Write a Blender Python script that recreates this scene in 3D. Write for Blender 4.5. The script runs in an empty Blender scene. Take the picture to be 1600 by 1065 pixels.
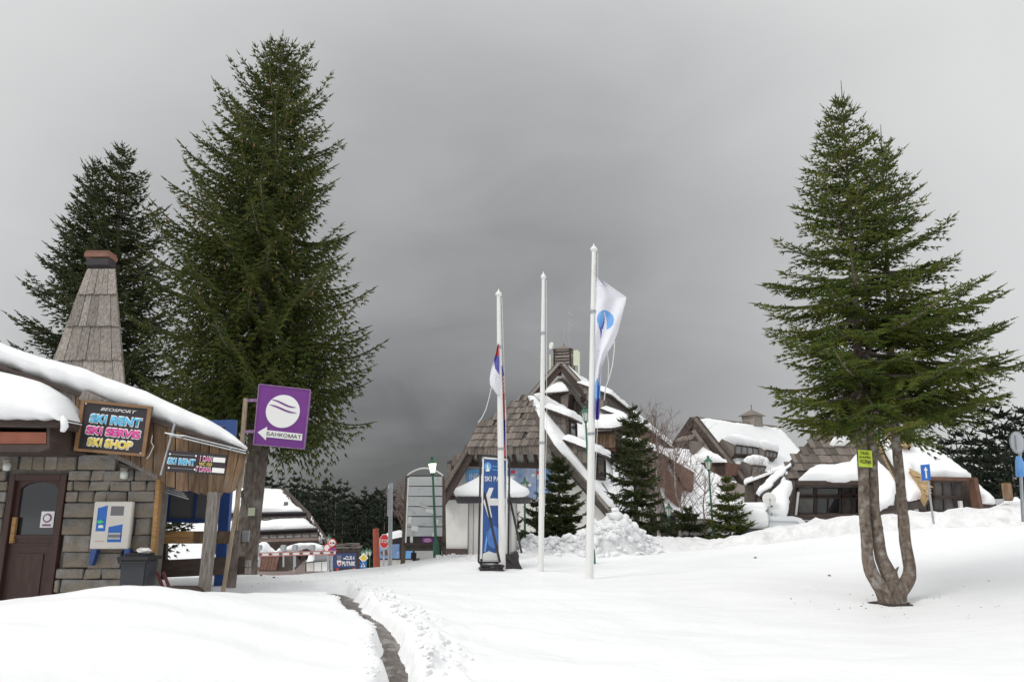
import bpy, bmesh, math, random
import numpy as np
from mathutils import Vector, Matrix
random.seed(7)
rng = np.random.default_rng(7)
S = bpy.context.scene
COL = S.collection
# ---------------------------------------------------------------- camera, world, sun, exposure
PITCH = math.atan(272.5/1200)
CAM = Vector((0, 0, 1.6))
cd = bpy.data.cameras.new('camera'); cam = bpy.data.objects.new('camera', cd); COL.objects.link(cam)
cam.location = CAM; cam.rotation_euler = (math.pi/2+PITCH, 0, 0)
cd.lens = 27; cd.sensor_width = 36; cd.clip_end = 6000; cd.clip_start = 0.05
S.camera = cam
S.view_settings.view_transform = 'Standard'; S.view_settings.look = 'None'
S.view_settings.exposure = 0.13; S.view_settings.gamma = 1; S.view_settings.use_curve_mapping = False
SUN_EL, SUN_AZ = math.radians(48), math.radians(-120)      # azimuth measured from +Y towards +X: behind and left
w = bpy.data.worlds.new('World'); S.world = w; w.use_nodes = True
nt = w.node_tree; nt.nodes.clear()
def N(t, **k):
    n = nt.nodes.new(t)
    for a, b in k.items(): setattr(n, a, b)
    return n
def L(a, b): nt.links.new(a, b)
def M_(op, a, b=None, c=None):
    n = N('ShaderNodeMath', operation=op)
    for i, v in enumerate((a, b, c)):
        if v is None: continue
        if isinstance(v, (int, float)): n.inputs[i].default_value = v
        else: L(v, n.inputs[i])
    return n.outputs[0]
sky = N('ShaderNodeTexSky', sky_type='NISHITA', sun_disc=False)
sky.sun_elevation = SUN_EL; sky.sun_rotation = SUN_AZ
bg1 = N('ShaderNodeBackground'); bg1.inputs['Strength'].default_value = 0.08; L(sky.outputs[0], bg1.inputs['Color'])
tc = N('ShaderNodeTexCoord')
noise = N('ShaderNodeTexNoise'); noise.inputs['Scale'].default_value = 1.7; noise.inputs['Detail'].default_value = 4; noise.inputs['Roughness'].default_value = .45
mp = N('ShaderNodeMapping'); mp.inputs['Scale'].default_value = (1, 1, 2.2); L(tc.outputs['Generated'], mp.inputs[0]); L(mp.outputs[0], noise.inputs['Vector'])
sp = N('ShaderNodeSeparateXYZ'); L(tc.outputs['Generated'], sp.inputs[0])
x, y, z = sp.outputs
nz = M_('SUBTRACT', noise.outputs['Fac'], .5)
az = M_('ARCTAN2', x, y)
el = M_('ARCSINE', z)
# the heavy cloud bank low ahead; overcast thins upwards and to the sides
r2 = M_('ADD', M_('POWER', M_('ABSOLUTE', M_('DIVIDE', M_('ADD', az, .06), .55)), 2.0),
           M_('POWER', M_('ABSOLUTE', M_('DIVIDE', M_('SUBTRACT', el, .07), .62)), 2.0))
noise2 = N('ShaderNodeTexNoise'); noise2.inputs['Scale'].default_value = 4.5; noise2.inputs['Detail'].default_value = 5; noise2.inputs['Roughness'].default_value = .5; noise2.inputs['Distortion'].default_value = .6
L(mp.outputs[0], noise2.inputs['Vector'])
r2 = M_('ADD', r2, M_('MULTIPLY', nz, .75))
r2 = M_('ADD', r2, M_('MULTIPLY', M_('SUBTRACT', noise2.outputs['Fac'], .5), .32))
ramp = N('ShaderNodeValToRGB'); L(M_('DIVIDE', M_('SQRT', M_('MAXIMUM', r2, 0.0)), 1.4), ramp.inputs[0])
cr = ramp.color_ramp; cr.interpolation = 'B_SPLINE'
cr.elements[0].position = 0; cr.elements[0].color = (.105, .107, .108, 1)
cr.elements[1].position = 1; cr.elements[1].color = (.66, .668, .665, 1)
for p, v in ((.12, .12), (.26, .18), (.48, .34), (.72, .475)):
    e = cr.elements.new(p); e.color = (v, v*1.005, v*1.01, 1)
zen = N('ShaderNodeMapRange', interpolation_type='SMOOTHSTEP'); L(z, zen.inputs[0])
zen.inputs[1].default_value = .5; zen.inputs[2].default_value = 1.0; zen.inputs[3].default_value = 1.0; zen.inputs[4].default_value = 1.75
mul = N('ShaderNodeMixRGB', blend_type='MULTIPLY'); mul.inputs[0].default_value = 1
cmb = N('ShaderNodeCombineXYZ')
for i in range(3): L(zen.outputs[0], cmb.inputs[i])
L(ramp.outputs[0], mul.inputs[1]); L(cmb.outputs[0], mul.inputs[2])
bg2 = N('ShaderNodeBackground'); bg2.inputs['Strength'].default_value = 1.08; L(mul.outputs[0], bg2.inputs['Color'])
mix = N('ShaderNodeMixShader'); mix.inputs[0].default_value = .96
L(bg1.outputs[0], mix.inputs[1]); L(bg2.outputs[0], mix.inputs[2])
out = N('ShaderNodeOutputWorld'); L(mix.outputs[0], out.inputs[0])
sd = bpy.data.lights.new('sun', 'SUN'); sun = bpy.data.objects.new('sun', sd); COL.objects.link(sun)
sd.energy = 1.2; sd.angle = math.radians(24); sd.color = (1, .97, .93)
sv = Vector((math.sin(SUN_AZ)*math.cos(SUN_EL), math.cos(SUN_AZ)*math.cos(SUN_EL), math.sin(SUN_EL)))
sun.rotation_euler = sv.to_track_quat('Z', 'Y').to_euler()

# ---------------------------------------------------------------- measuring helpers
def ray(u, v):
    a = (u-800)/1200; c = (532.5-v)/1200
    return Vector((a, math.cos(PITCH)-c*math.sin(PITCH), math.sin(PITCH)+c*math.cos(PITCH)))
def P(u, v, Y):
    d = ray(u, v); return CAM + d*(Y/d.y)
def PZ(u, v, z):
    d = ray(u, v); return CAM + d*((z-CAM.z)/d.z)
def hit(u, v, p0, n):
    d = ray(u, v); return CAM + d*((p0-CAM).dot(n)/d.dot(n))
def norm(v): v = Vector(v); return v.normalized()
UP = Vector((0, 0, 1))

# ---------------------------------------------------------------- materials
MATS = {}
def mat(name, col, rough=.7, var=.0, scale=4, stretch=(1, 1, 1), bump=0, bscale=30, metal=0, objvar=0, col2=None, emit=0, dirt=None, coord='Object', spec=None, detail=5, trans=0):
    m = bpy.data.materials.new(name); m.use_nodes = True
    t = m.node_tree; b = t.nodes['Principled BSDF']
    b.inputs['Roughness'].default_value = rough; b.inputs['Metallic'].default_value = metal
    if spec is not None: b.inputs['Specular IOR Level'].default_value = spec
    if trans: b.inputs['Transmission Weight'].default_value = trans
    co = t.nodes.new('ShaderNodeTexCoord'); mpn = t.nodes.new('ShaderNodeMapping'); mpn.inputs['Scale'].default_value = stretch
    t.links.new(co.outputs[coord], mpn.inputs[0])
    if objvar:
        oi = t.nodes.new('ShaderNodeObjectInfo'); ad = t.nodes.new('ShaderNodeVectorMath'); ad.operation = 'ADD'
        sc = t.nodes.new('ShaderNodeMath'); sc.operation = 'MULTIPLY'; sc.inputs[1].default_value = 37.3; t.links.new(oi.outputs['Random'], sc.inputs[0])
        t.links.new(co.outputs[coord], ad.inputs[0]); t.links.new(sc.outputs[0], ad.inputs[1]); t.links.new(ad.outputs[0], mpn.inputs[0])
    n = t.nodes.new('ShaderNodeTexNoise'); n.inputs['Scale'].default_value = scale; n.inputs['Detail'].default_value = detail; n.inputs['Roughness'].default_value = .6
    t.links.new(mpn.outputs[0], n.inputs['Vector'])
    c = Vector(col[:3])
    c2 = Vector(col2[:3]) if col2 else c*(1-var)
    rp = t.nodes.new('ShaderNodeValToRGB'); rp.color_ramp.elements[0].position = .32; rp.color_ramp.elements[1].position = .68
    c1 = c if col2 else c*(1+var*.6)
    rp.color_ramp.elements[0].color = (*c2, 1); rp.color_ramp.elements[1].color = (*c1, 1)
    t.links.new(n.outputs['Fac'], rp.inputs[0]); last = rp.outputs[0]
    if objvar:
        hs = t.nodes.new('ShaderNodeHueSaturation'); mr = t.nodes.new('ShaderNodeMapRange')
        mr.inputs[3].default_value = 1-objvar; mr.inputs[4].default_value = 1+objvar
        t.links.new(oi.outputs['Random'], mr.inputs[0]); t.links.new(mr.outputs[0], hs.inputs['Value']); t.links.new(last, hs.inputs['Color']); last = hs.outputs[0]
    if dirt:
        dcol, dscale, lo, hi = dirt
        n2 = t.nodes.new('ShaderNodeTexNoise'); n2.inputs['Scale'].default_value = dscale; n2.inputs['Detail'].default_value = 6
        t.links.new(co.outputs[coord], n2.inputs['Vector'])
        r2_ = t.nodes.new('ShaderNodeMapRange'); r2_.inputs[1].default_value = lo; r2_.inputs[2].default_value = hi; t.links.new(n2.outputs['Fac'], r2_.inputs[0])
        mx = t.nodes.new('ShaderNodeMixRGB'); t.links.new(r2_.outputs[0], mx.inputs[0]); t.links.new(last, mx.inputs[1]); mx.inputs[2].default_value = (*dcol, 1); last = mx.outputs[0]
    t.links.new(last, b.inputs['Base Color'])
    if bump:
        n3 = t.nodes.new('ShaderNodeTexNoise'); n3.inputs['Scale'].default_value = bscale; n3.inputs['Detail'].default_value = 6
        t.links.new(mpn.outputs[0], n3.inputs['Vector'])
        bp = t.nodes.new('ShaderNodeBump'); bp.inputs['Strength'].default_value = 1; bp.inputs['Distance'].default_value = bump
        t.links.new(n3.outputs['Fac'], bp.inputs['Height']); t.links.new(bp.outputs[0], b.inputs['Normal'])
    if emit:
        b.inputs['Emission Color'].default_value = (*c, 1); b.inputs['Emission Strength'].default_value = emit
    MATS[name] = m
    return m
SNOW = mat('snow', (.88, .885, .895), .55, .03, .6, bump=.012, bscale=9, spec=.3)
SNOWD = mat('ploughed_snow', (.86, .86, .865), .6, .0, 3, col2=(.70, .70, .70), bump=.05, bscale=10, spec=.3, dirt=((.52, .51, .50), 2.6, .56, .80))
SLUSH = mat('slush', (.13, .108, .09), .3, 0, 6, col2=(.075, .06, .05), stretch=(1, .5, 1), bump=.03, bscale=14, dirt=((.30, .27, .25), 5, .52, .68))
BARK = mat('spruce_bark', (.20, .165, .14), .9, 0, 14, col2=(.07, .052, .045), stretch=(1, 1, .35), bump=.03, bscale=26, dirt=((.26, .25, .23), 3, .55, .75))
BARK2 = mat('grey_bark', (.25, .20, .16), .9, 0, 16, col2=(.085, .062, .048), stretch=(1, 1, .7), bump=.035, bscale=24, dirt=((.33, .31, .28), 7, .52, .70))
def needle(name, c1, c2, c3):
    m = mat(name, c1, .75, 0, 1.3, col2=c2, dirt=(c3, 2.3, .48, .75), spec=.25)
    return m
NEED1 = needle('spruce_needles_olive', (.072, .094, .016), (.036, .056, .012), (.125, .120, .022))
NEED2 = needle('spruce_needles_dark', (.046, .062, .016), (.022, .036, .012), (.082, .080, .026))
NEED3 = needle('spruce_needles_fresh', (.085, .118, .016), (.038, .062, .012), (.150, .140, .022))
NEED4 = needle('far_needles', (.022, .032, .018), (.012, .020, .013), (.035, .042, .022))
TWIG = mat('bare_twigs', (.20, .14, .12), .9, .3, 5)
BIRCH = mat('birch_bark', (.50, .47, .43), .8, 0, 9, col2=(.22, .18, .16))
WGREY = mat('weathered_wood', (.345, .315, .285), .85, 0, 6, col2=(.13, .105, .09), stretch=(7, 7, .7), bump=.006, bscale=20, objvar=.28)
WBROWN = mat('brown_boards', (.27, .17, .095), .8, 0, 3, col2=(.10, .058, .034), stretch=(6, 6, .8), bump=.006, bscale=20, objvar=.35, dirt=((.22, .20, .18), 2, .55, .8))
WOCHRE = mat('ochre_timber', (.48, .28, .11), .75, 0, 4, col2=(.28, .15, .06), stretch=(1, 6, 6), bump=.003, dirt=((.30, .27, .24), 1.5, .55, .7))
WOLD = mat('old_yellow_wood', (.36, .29, .20), .85, 0, 5, col2=(.20, .16, .12), stretch=(6, 6, .8), bump=.004)
WDARK = mat('dark_timber', (.060, .040, .032), .7, .4, 4, stretch=(1, 1, 4), bump=.004)
WRED = mat('red_brown_panel', (.165, .085, .062), .8, .35, 3)
SHING = mat('roof_shingle', (.235, .20, .175), .88, 0, 5, col2=(.085, .068, .058), stretch=(6, 6, .8), bump=.01, bscale=14, objvar=.42)
SHINGY = mat('golden_shingle', (.52, .37, .19), .8, 0, 4, col2=(.36, .24, .12), stretch=(3, 3, 1), bump=.006, objvar=.18)
ROOFB = mat('roof_underlay', (.085, .07, .06), .9, .3, 3)
RENDERW = mat('white_render', (.66, .65, .62), .9, .06, 2, bump=.004, dirt=((.42, .40, .37), 1.1, .58, .85))
STONE = mat('stone_block', (.27, .26, .245), .9, 0, 7, col2=(.13, .13, .13), bump=.02, bscale=26, objvar=.38, dirt=((.27, .215, .15), 1.1, .46, .66))
MORTAR = mat('mortar', (.21, .19, .165), .95, .25, 8, bump=.01)
GLASSD = mat('dark_glass', (.020, .022, .026), .06, 0, 2, spec=.8)
GLASSC = mat('curtained_glass', (.13, .125, .115), .15, 0, 1.4, col2=(.04, .04, .042), spec=.6)
METAL = mat('galvanised_metal', (.42, .44, .46), .4, .12, 9, metal=.6)
WPOLE = mat('white_painted_pole', (.80, .80, .78), .4, .03, 3, dirt=((.50, .42, .30), 1.3, .66, .82))
GREENP = mat('green_paint', (.03, .13, .075), .45, .15, 9)
LAMPG = mat('lamp_glass', (.62, .66, .60), .25, .05, 4)
LAMPLIT = mat('lit_lamp_glass', (1, 1, .80), .4, 0, 4, emit=1.6)
BLUEP = mat('blue_paint', (.03, .075, .26), .4, .15, 4)
GREYP = mat('grey_panel', (.17, .17, .18), .5, .1, 2)
PURPLE = mat('purple_sign_paint', (.165, .028, .235), .45, .08, 6)
PURPLEE = mat('faded_purple_edge', (.17, .07, .20), .6, 0, 30, col2=(.30, .20, .32))
WHITEP = mat('white_print', (.82, .82, .80), .5, .02, 3)
CREAM = mat('cream_panel', (.66, .63, .58), .45, .04, 4, dirt=((.5, .46, .42), 4, .62, .8))
BLACKP = mat('black_panel', (.028, .022, .027), .45, .2, 5)
CYANP = mat('cyan_print', (.10, .50, .80), .5)
PINKP = mat('pink_print', (.72, .06, .33), .5)
YELP = mat('yellow_print', (.80, .62, .10), .5)
DKRED = mat('dark_red_paint', (.13, .03, .03), .6, .2, 5)
DOORW = mat('door_wood', (.060, .028, .022), .5, .3, 3, stretch=(5, 5, 1), bump=.002)
BINP = mat('bin_plastic', (.040, .042, .052), .5, .15, 4)
BINL = mat('bin_lid', (.018, .018, .022), .5, .15, 4)
PAPER = mat('crumpled_paper', (.75, .74, .72), .8, .1, 12)
GREENS = mat('green_logo', (.05, .62, .16), .5)
SCREEN = mat('grey_screen', (.15, .15, .155), .25)
BLUES = mat('banner_blue', (.035, .12, .36), .5, 0, 1.2, col2=(.02, .07, .25))
BLUEL = mat('light_blue_print', (.16, .42, .78), .5, .2, 2)
BLUEM = mat('mid_blue_print', (.08, .22, .60), .5, .2, 3)
PHOTO = mat('winter_photo_print', (.45, .53, .66), .5, 0, 1.1, col2=(.11, .18, .36), dirt=((.62, .62, .68), 2.3, .55, .7))
PHOTO2 = mat('skier_photo_print', (.30, .45, .70), .5, 0, 1.7, col2=(.10, .22, .48), dirt=((.70, .75, .82), 1.3, .54, .64))
REDP = mat('red_paint', (.60, .035, .04), .45, .08, 4)
ORANGE = mat('rust_red_post', (.33, .075, .04), .6, .2, 5)
YELNOTE = mat('yellow_green_paper', (.60, .75, .06), .6, .06, 9)
INK = mat('dark_ink', (.02, .02, .02), .6)
INKB = mat('road_sign_blue', (.02, .14, .50), .45, .06, 4)
REDF = mat('faded_red_edge', (.42, .12, .11), .6, .1, 5)
FLAGW = mat('flag_white', (.78, .78, .84), .8, .03, 3)
FLAGR = mat('flag_red', (.55, .05, .07), .8, .1, 3)
FLAGB = mat('flag_blue', (.11, .10, .40), .8, .1, 3)
FLAGL = mat('flag_light_blue', (.25, .50, .85), .8, 0, 2, col2=(.12, .32, .72))
ROPE = mat('white_rope', (.7, .7, .68), .8)
TARP = mat('wet_black_tarp', (.035, .028, .03), .4, .4, 5)
CONE = mat('spruce_cone', (.22, .13, .055), .8, .3, 9)
TILER = mat('clay_cap', (.24, .12, .085), .8, .3, 6)
DISHW = mat('dish_white', (.70, .70, .67), .5, .04, 3)
VANW = mat('white_car_paint', (.72, .74, .75), .25, .02, 2)
SOIL = mat('bare_soil', (.055, .038, .028), .95, .4, 12, bump=.03)
ANTEN = mat('antenna_panel', (.62, .65, .50), .5, .05, 4)
TRAIL = mat('hill_far', (.10, .11, .10), .9, .3, 2)
YELB = mat('yellow_road_paint', (.75, .52, .03), .5)
DIRTYW = mat('faded_white_boards', (.58, .60, .60), .6, .05, 1.5, dirt=((.34, .36, .38), 2.5, .56, .72))

# ---------------------------------------------------------------- mesh helpers
class MB:
    def __init__(s): s.v = []; s.f = []; s.m = []; s.mats = []
    def mi(s, m):
        if m not in s.mats: s.mats.append(m)
        return s.mats.index(m)
    def add(s, vs, fs, m=None):
        b = len(s.v); s.v += [tuple(p) for p in vs]
        k = s.mi(m) if m else 0
        for f in fs: s.f.append(tuple(b+i for i in f)); s.m.append(k)
    def box(s, c, size, R=None, m=None):
        c = Vector(c); h = Vector(size)/2; vs = []
        for sx in (-1, 1):
            for sy in (-1, 1):
                for sz in (-1, 1):
                    p = Vector((sx*h.x, sy*h.y, sz*h.z))
                    if R is not None: p = R @ p
                    vs.append(c+p)
        s.add(vs, [(0, 1, 3, 2), (4, 6, 7, 5), (0, 4, 5, 1), (2, 3, 7, 6), (0, 2, 6, 4), (1, 5, 7, 3)], m)
    def beam(s, p, q, w, h=None, up=UP, m=None):
        p = Vector(p); q = Vector(q); h = h or w
        zz = (q-p).normalized(); xx = zz.cross(up)
        if xx.length < 1e-4: xx = zz.cross(Vector((0, 1, 0)))
        xx.normalize(); yy = zz.cross(xx)
        R = Matrix((xx, yy, zz)).transposed()
        s.box((p+q)/2, (w, h, (q-p).length), R, m)
    def tube(s, pts, rad, n=8, m=None, cap=True):
        pts = [Vector(p) for p in pts]
        if isinstance(rad, (int, float)): rad = [rad]*len(pts)
        vs = []; fs = []
        prev = None
        for i, p in enumerate(pts):
            t = (pts[min(i+1, len(pts)-1)]-pts[max(i-1, 0)]).normalized()
            a = prev if prev is not None else (Vector((1, 0, 0)) if abs(t.x) < .8 else Vector((0, 1, 0)))
            a = (a-t*a.dot(t)).normalized(); prev = a
            b = t.cross(a)
            for k in range(n):
                an = 2*math.pi*k/n
                vs.append(p+(a*math.cos(an)+b*math.sin(an))*rad[i])
        for i in range(len(pts)-1):
            for k in range(n):
                k2 = (k+1) % n
                fs.append((i*n+k, i*n+k2, (i+1)*n+k2, (i+1)*n+k))
        if cap: fs.append(tuple(range(n))[::-1]); fs.append(tuple((len(pts)-1)*n+k for k in range(n)))
        s.add(vs, fs, m)
    def prism(s, poly, th, m=None):
        poly = [Vector(p) for p in poly]; th = Vector(th); n = len(poly)
        s.add(poly+[p+th for p in poly], [tuple(range(n))[::-1], tuple(range(n, 2*n))]+[(i, (i+1) % n, n+(i+1) % n, n+i) for i in range(n)], m)
    def lathe(s, base, prof, n=16, m=None, axis=UP):
        s.tube([Vector(base)+axis*z for z, r in prof], [max(r, .001) for z, r in prof], n, m)
    def disc(s, c, r, nrm, th=.01, n=24, m=None, ry=None, up=UP):
        nrm = norm(nrm); a = up.cross(nrm)
        if a.length < 1e-3: a = Vector((1, 0, 0))
        a.normalize(); b = nrm.cross(a); ry = ry or r
        s.prism([Vector(c)+a*math.cos(2*math.pi*k/n)*r+b*math.sin(2*math.pi*k/n)*ry for k in range(n)], nrm*th, m)
    def build(s, name, m=None, parent=None, smooth=False, bevel=0, stuff=False):
        me = bpy.data.meshes.new(name); me.from_pydata(s.v, [], s.f)
        if s.mats and m is None:
            for k in s.mats: me.materials.append(k)
            me.polygons.foreach_set('material_index', s.m)
        else: me.materials.append(m)
        bm = bmesh.new(); bm.from_mesh(me)
        bmesh.ops.recalc_face_normals(bm, faces=bm.faces)
        if bevel:
            bmesh.ops.bevel(bm, geom=[e for e in bm.edges if len(e.link_faces) == 2 and e.calc_face_angle(0) > .5], offset=bevel, segments=2, affect='EDGES', clamp_overlap=True)
        bm.to_mesh(me); bm.free()
        if smooth: me.polygons.foreach_set('use_smooth', [True]*len(me.polygons))
        o = bpy.data.objects.new(name, me); COL.objects.link(o)
        if parent:
            o.parent = parent
            pl = world_loc(parent); o.data.transform(Matrix.Translation(-pl))
        if stuff: o['kind'] = 'stuff'
        return o
def world_loc(o):
    l = Vector((0, 0, 0))
    while o: l = l+o.location; o = o.parent
    return l
def recentre(o, c):      # moves a top-level mesh's origin
    c = Vector(c); o.data.transform(Matrix.Translation(-c)); o.location = c; return o
def thing(name, loc, label, cat, group=None):
    o = bpy.data.objects.new(name, None); COL.objects.link(o); o.location = loc; o.empty_display_size = .2
    o['label'] = label; o['category'] = cat
    if group: o['group'] = group
    return o
def tag(o, label, cat, group=None):
    o['label'] = label; o['category'] = cat
    if group: o['group'] = group
    return o
def struct(o): o['kind'] = 'structure'; return o
def np_mesh(name, V, F, m, parent=None, smooth=False, midx=None):
    me = bpy.data.meshes.new(name); k = F.shape[1]
    if parent: V = V-np.array(world_loc(parent))
    me.vertices.add(len(V)); me.vertices.foreach_set('co', V.astype(np.float32).ravel())
    me.loops.add(F.size); me.loops.foreach_set('vertex_index', F.astype(np.int32).ravel())
    me.polygons.add(len(F)); me.polygons.foreach_set('loop_start', np.arange(0, F.size, k, dtype=np.int32))
    me.polygons.foreach_set('loop_total', np.full(len(F), k, dtype=np.int32))
    for q in (m if isinstance(m, list) else [m]): me.materials.append(q)
    if midx is not None: me.polygons.foreach_set('material_index', midx.astype(np.int32))
    if smooth: me.polygons.foreach_set('use_smooth', np.ones(len(F), dtype=bool))
    me.update(calc_edges=True)
    o = bpy.data.objects.new(name, me); COL.objects.link(o)
    if parent: o.parent = parent
    return o
def basis(right, up):
    r = norm(right); u = Vector(up); u = (u-r*u.dot(r)).normalized(); n = r.cross(u); return r, u, n
def text(body, c, right, up, size, m, parent, name='lettering', width=None, ext=.004, off=0, lift=0, shear=0, space=1):
    cu = bpy.data.curves.new('t', 'FONT'); cu.body = body; cu.size = 1; cu.extrude = 0; cu.offset = off
    cu.align_x = 'CENTER'; cu.align_y = 'CENTER'; cu.resolution_u = 3; cu.shear = shear; cu.space_character = space
    o = bpy.data.objects.new('t', cu); COL.objects.link(o)
    bpy.context.view_layer.update()
    me = bpy.data.meshes.new_from_object(o.evaluated_get(bpy.context.evaluated_depsgraph_get()))
    bpy.data.objects.remove(o)
    vs = np.array([v.co[:] for v in me.vertices])
    if not len(vs): return None
    mn, mx_ = vs.min(0), vs.max(0)
    r, u, n = basis(right, up)
    hh = mx_[1]-mn[1]; ww = mx_[0]-mn[0]
    sy = size/hh; sx = width/ww if width else sy
    A = Matrix(((r.x, u.x, n.x, 0), (r.y, u.y, n.y, 0), (r.z, u.z, n.z, 0), (0, 0, 0, 1)))
    T = Matrix.Translation(Vector(c)+n*lift) @ A @ Matrix.Diagonal((sx, sy, 1, 1)) @ Matrix.Translation((-(mn[0]+mx_[0])/2, -(mn[1]+mx_[1])/2, 0))
    me.transform(T)
    me.materials.clear(); me.materials.append(m)
    bm = bmesh.new(); bm.from_mesh(me)
    g = bmesh.ops.extrude_face_region(bm, geom=bm.faces[:]); bmesh.ops.translate(bm, verts=[e for e in g['geom'] if isinstance(e, bmesh.types.BMVert)], vec=n*ext)
    bmesh.ops.recalc_face_normals(bm, faces=bm.faces); bm.to_mesh(me); bm.free()
    me.name = name
    o = bpy.data.objects.new(name, me); COL.objects.link(o)
    if parent: o.parent = parent; me.transform(Matrix.Translation(-world_loc(parent)))
    return o
def inpoly(px, py, poly):
    c = False; j = len(poly)-1
    for i in range(len(poly)):
        xi, yi = poly[i]; xj, yj = poly[j]
        if (yi > py) != (yj > py) and px < (xj-xi)*(py-yi)/(yj-yi)+xi: c = not c
        j = i
    return c
def shingles(poly, across, nrm, w, h, parent, m, name='shingle', limit=300, th=.035, seed=0, keep=.97):
    """lays separate shingles over a flat polygon; beyond the limit the rest is one joined part"""
    r = random.Random(seed); o0 = Vector(poly[0]); a = norm(across); n = norm(nrm); s = n.cross(a)
    if s.z < 0: s = -s
    pp = [((Vector(p)-o0).dot(a), (Vector(p)-o0).dot(s)) for p in poly]
    x0, x1 = min(p[0] for p in pp), max(p[0] for p in pp); y0, y1 = min(p[1] for p in pp), max(p[1] for p in pp)
    tmpl = MB(); tmpl.box((0, 0, 0), (1, 1, 1)); t = tmpl.build(name, m); tm = t.data; bpy.data.objects.remove(t)
    rest = MB(); cnt = 0; yy = y0+h*.35; row = 0
    pl = world_loc(parent)
    while yy < y1:
        xx = x0+r.random()*w*.5
        while xx < x1:
            ww = w*r.uniform(.75, 1.25); cx = xx+ww/2; xx += ww+w*.05
            if not inpoly(cx, yy, pp) or r.random() > keep: continue
            hh = h*r.uniform(1.15, 1.3)
            c = o0+a*cx+s*(yy+r.uniform(-.04, .04)*h)+n*(th*.9+r.uniform(0, th*.4))
            tilt = (s*1-n*(.07+r.uniform(0, .03))*1).normalized(); nn = a.cross(tilt); nn = nn if nn.dot(n) > 0 else -nn
            R = Matrix((a, nn, tilt)).transposed()
            if cnt < limit:
                o = bpy.data.objects.new(name, tm); COL.objects.link(o); o.parent = parent
                o.matrix_local = Matrix.Translation(c-pl) @ R.to_4x4() @ Matrix.Diagonal((ww, th, hh, 1))
            else: rest.box(c, (ww, th, hh), R)
            cnt += 1
        yy += h; row += 1
    if rest.v: rest.build(name+'_field', m, parent, stuff=True)
def snow_slab(poly, nrm, th, seed=0, step=.45, jit=.09, mb=None):
    """a lying snow sheet: a fine grid on a plane polygon, rounded down to nothing at its wavering rim"""
    P_ = np.array([tuple(p) for p in poly]); o = P_.mean(0); nw = np.cross(P_-o, np.roll(P_, -1, 0)-o).sum(0); nw /= np.linalg.norm(nw)
    n = nw if nw.dot(np.array(norm(nrm))) > 0 else -nw
    a = np.array((1., 0, 0)) if abs(n[0]) < .9 else np.array((0, 1., 0)); a = a-n*a.dot(n); a /= np.linalg.norm(a); b = np.cross(n, a)
    q = np.stack([(P_-o) @ a, (P_-o) @ b], 1); K = len(q)
    ext = q.max(0)-q.min(0); cell = max(min(step*.42, th*.55), max(ext)/110)
    gx = np.arange(q[:, 0].min()-cell, q[:, 0].max()+2*cell, cell); gy = np.arange(q[:, 1].min()-cell, q[:, 1].max()+2*cell, cell)
    X, Y = np.meshgrid(gx, gy); X0, Y0 = X.copy(), Y.copy()
    wx = jit*1.3*fbm(X/step*.9+seed*7.3, Y/step*.9+3, 3); X = X+wx; Y = Y+jit*1.3*fbm(X/step*.9+seed*3.1+40, Y/step*.9, 3)
    ins = np.zeros(X.shape, bool); best = np.full(X.shape, 1e9); cx = X.copy(); cy = Y.copy()
    for i in range(K):
        (x0, y0), (x1, y1) = q[i], q[(i+1) % K]
        c = ((y0 > Y) != (y1 > Y)) & (X < (x1-x0)*(Y-y0)/((y1-y0) if abs(y1-y0) > 1e-9 else 1e-9)+x0); ins ^= c
        dx, dy = x1-x0, y1-y0; l2 = max(dx*dx+dy*dy, 1e-9); t = np.clip(((X-x0)*dx+(Y-y0)*dy)/l2, 0, 1); px, py = x0+t*dx, y0+t*dy; d = np.hypot(X-px, Y-py)
        m = d < best; best = np.where(m, d, best); cx = np.where(m, px, cx); cy = np.where(m, py, cy)
    px = np.where(ins, X0, cx-(X-X0)); py = np.where(ins, Y0, cy-(Y-Y0))
    rim = th*.65; t = np.clip(best/rim, 0, 1); h = np.where(ins, th*np.sqrt(1-(1-t)**2)*(1+.30*fbm(X0/(step*2.2)+seed, Y0/(step*2.2), 3)), 0)
    V = o+px[..., None]*a+py[..., None]*b+(h-.01)[..., None]*n
    ny, nx = X.shape; use = ins[:-1, :-1] | ins[1:, :-1] | ins[:-1, 1:] | ins[1:, 1:]
    mb = mb or MB(); jj, ii_ = np.nonzero(use); f = [(int(r_*nx+c_), int(r_*nx+c_+1), int((r_+1)*nx+c_+1), int((r_+1)*nx+c_)) for r_, c_ in zip(jj, ii_)]
    idx = sorted({k for t_ in f for k in t_}); mp_ = {k: e for e, k in enumerate(idx)}; Vf = V.reshape(-1, 3)
    mb.add([tuple(Vf[k]) for k in idx], [tuple(mp_[k] for k in t_) for t_ in f])
    return mb
# value noise
_perm = rng.random((256, 256))
def vnoise(x, y):
    xi = np.floor(x).astype(int); yi = np.floor(y).astype(int); fx = x-xi; fy = y-yi
    fx = fx*fx*(3-2*fx); fy = fy*fy*(3-2*fy)
    g = lambda a, b: _perm[a & 255, b & 255]
    return (g(xi, yi)*(1-fx)+g(xi+1, yi)*fx)*(1-fy)+(g(xi, yi+1)*(1-fx)+g(xi+1, yi+1)*fx)*fy-.5
def fbm(x, y, o=4):
    s = 0; a = 1
    for k in range(o): s = s+a*vnoise(x*2**k+k*17.3, y*2**k+k*9.1); a *= .5
    return s
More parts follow.
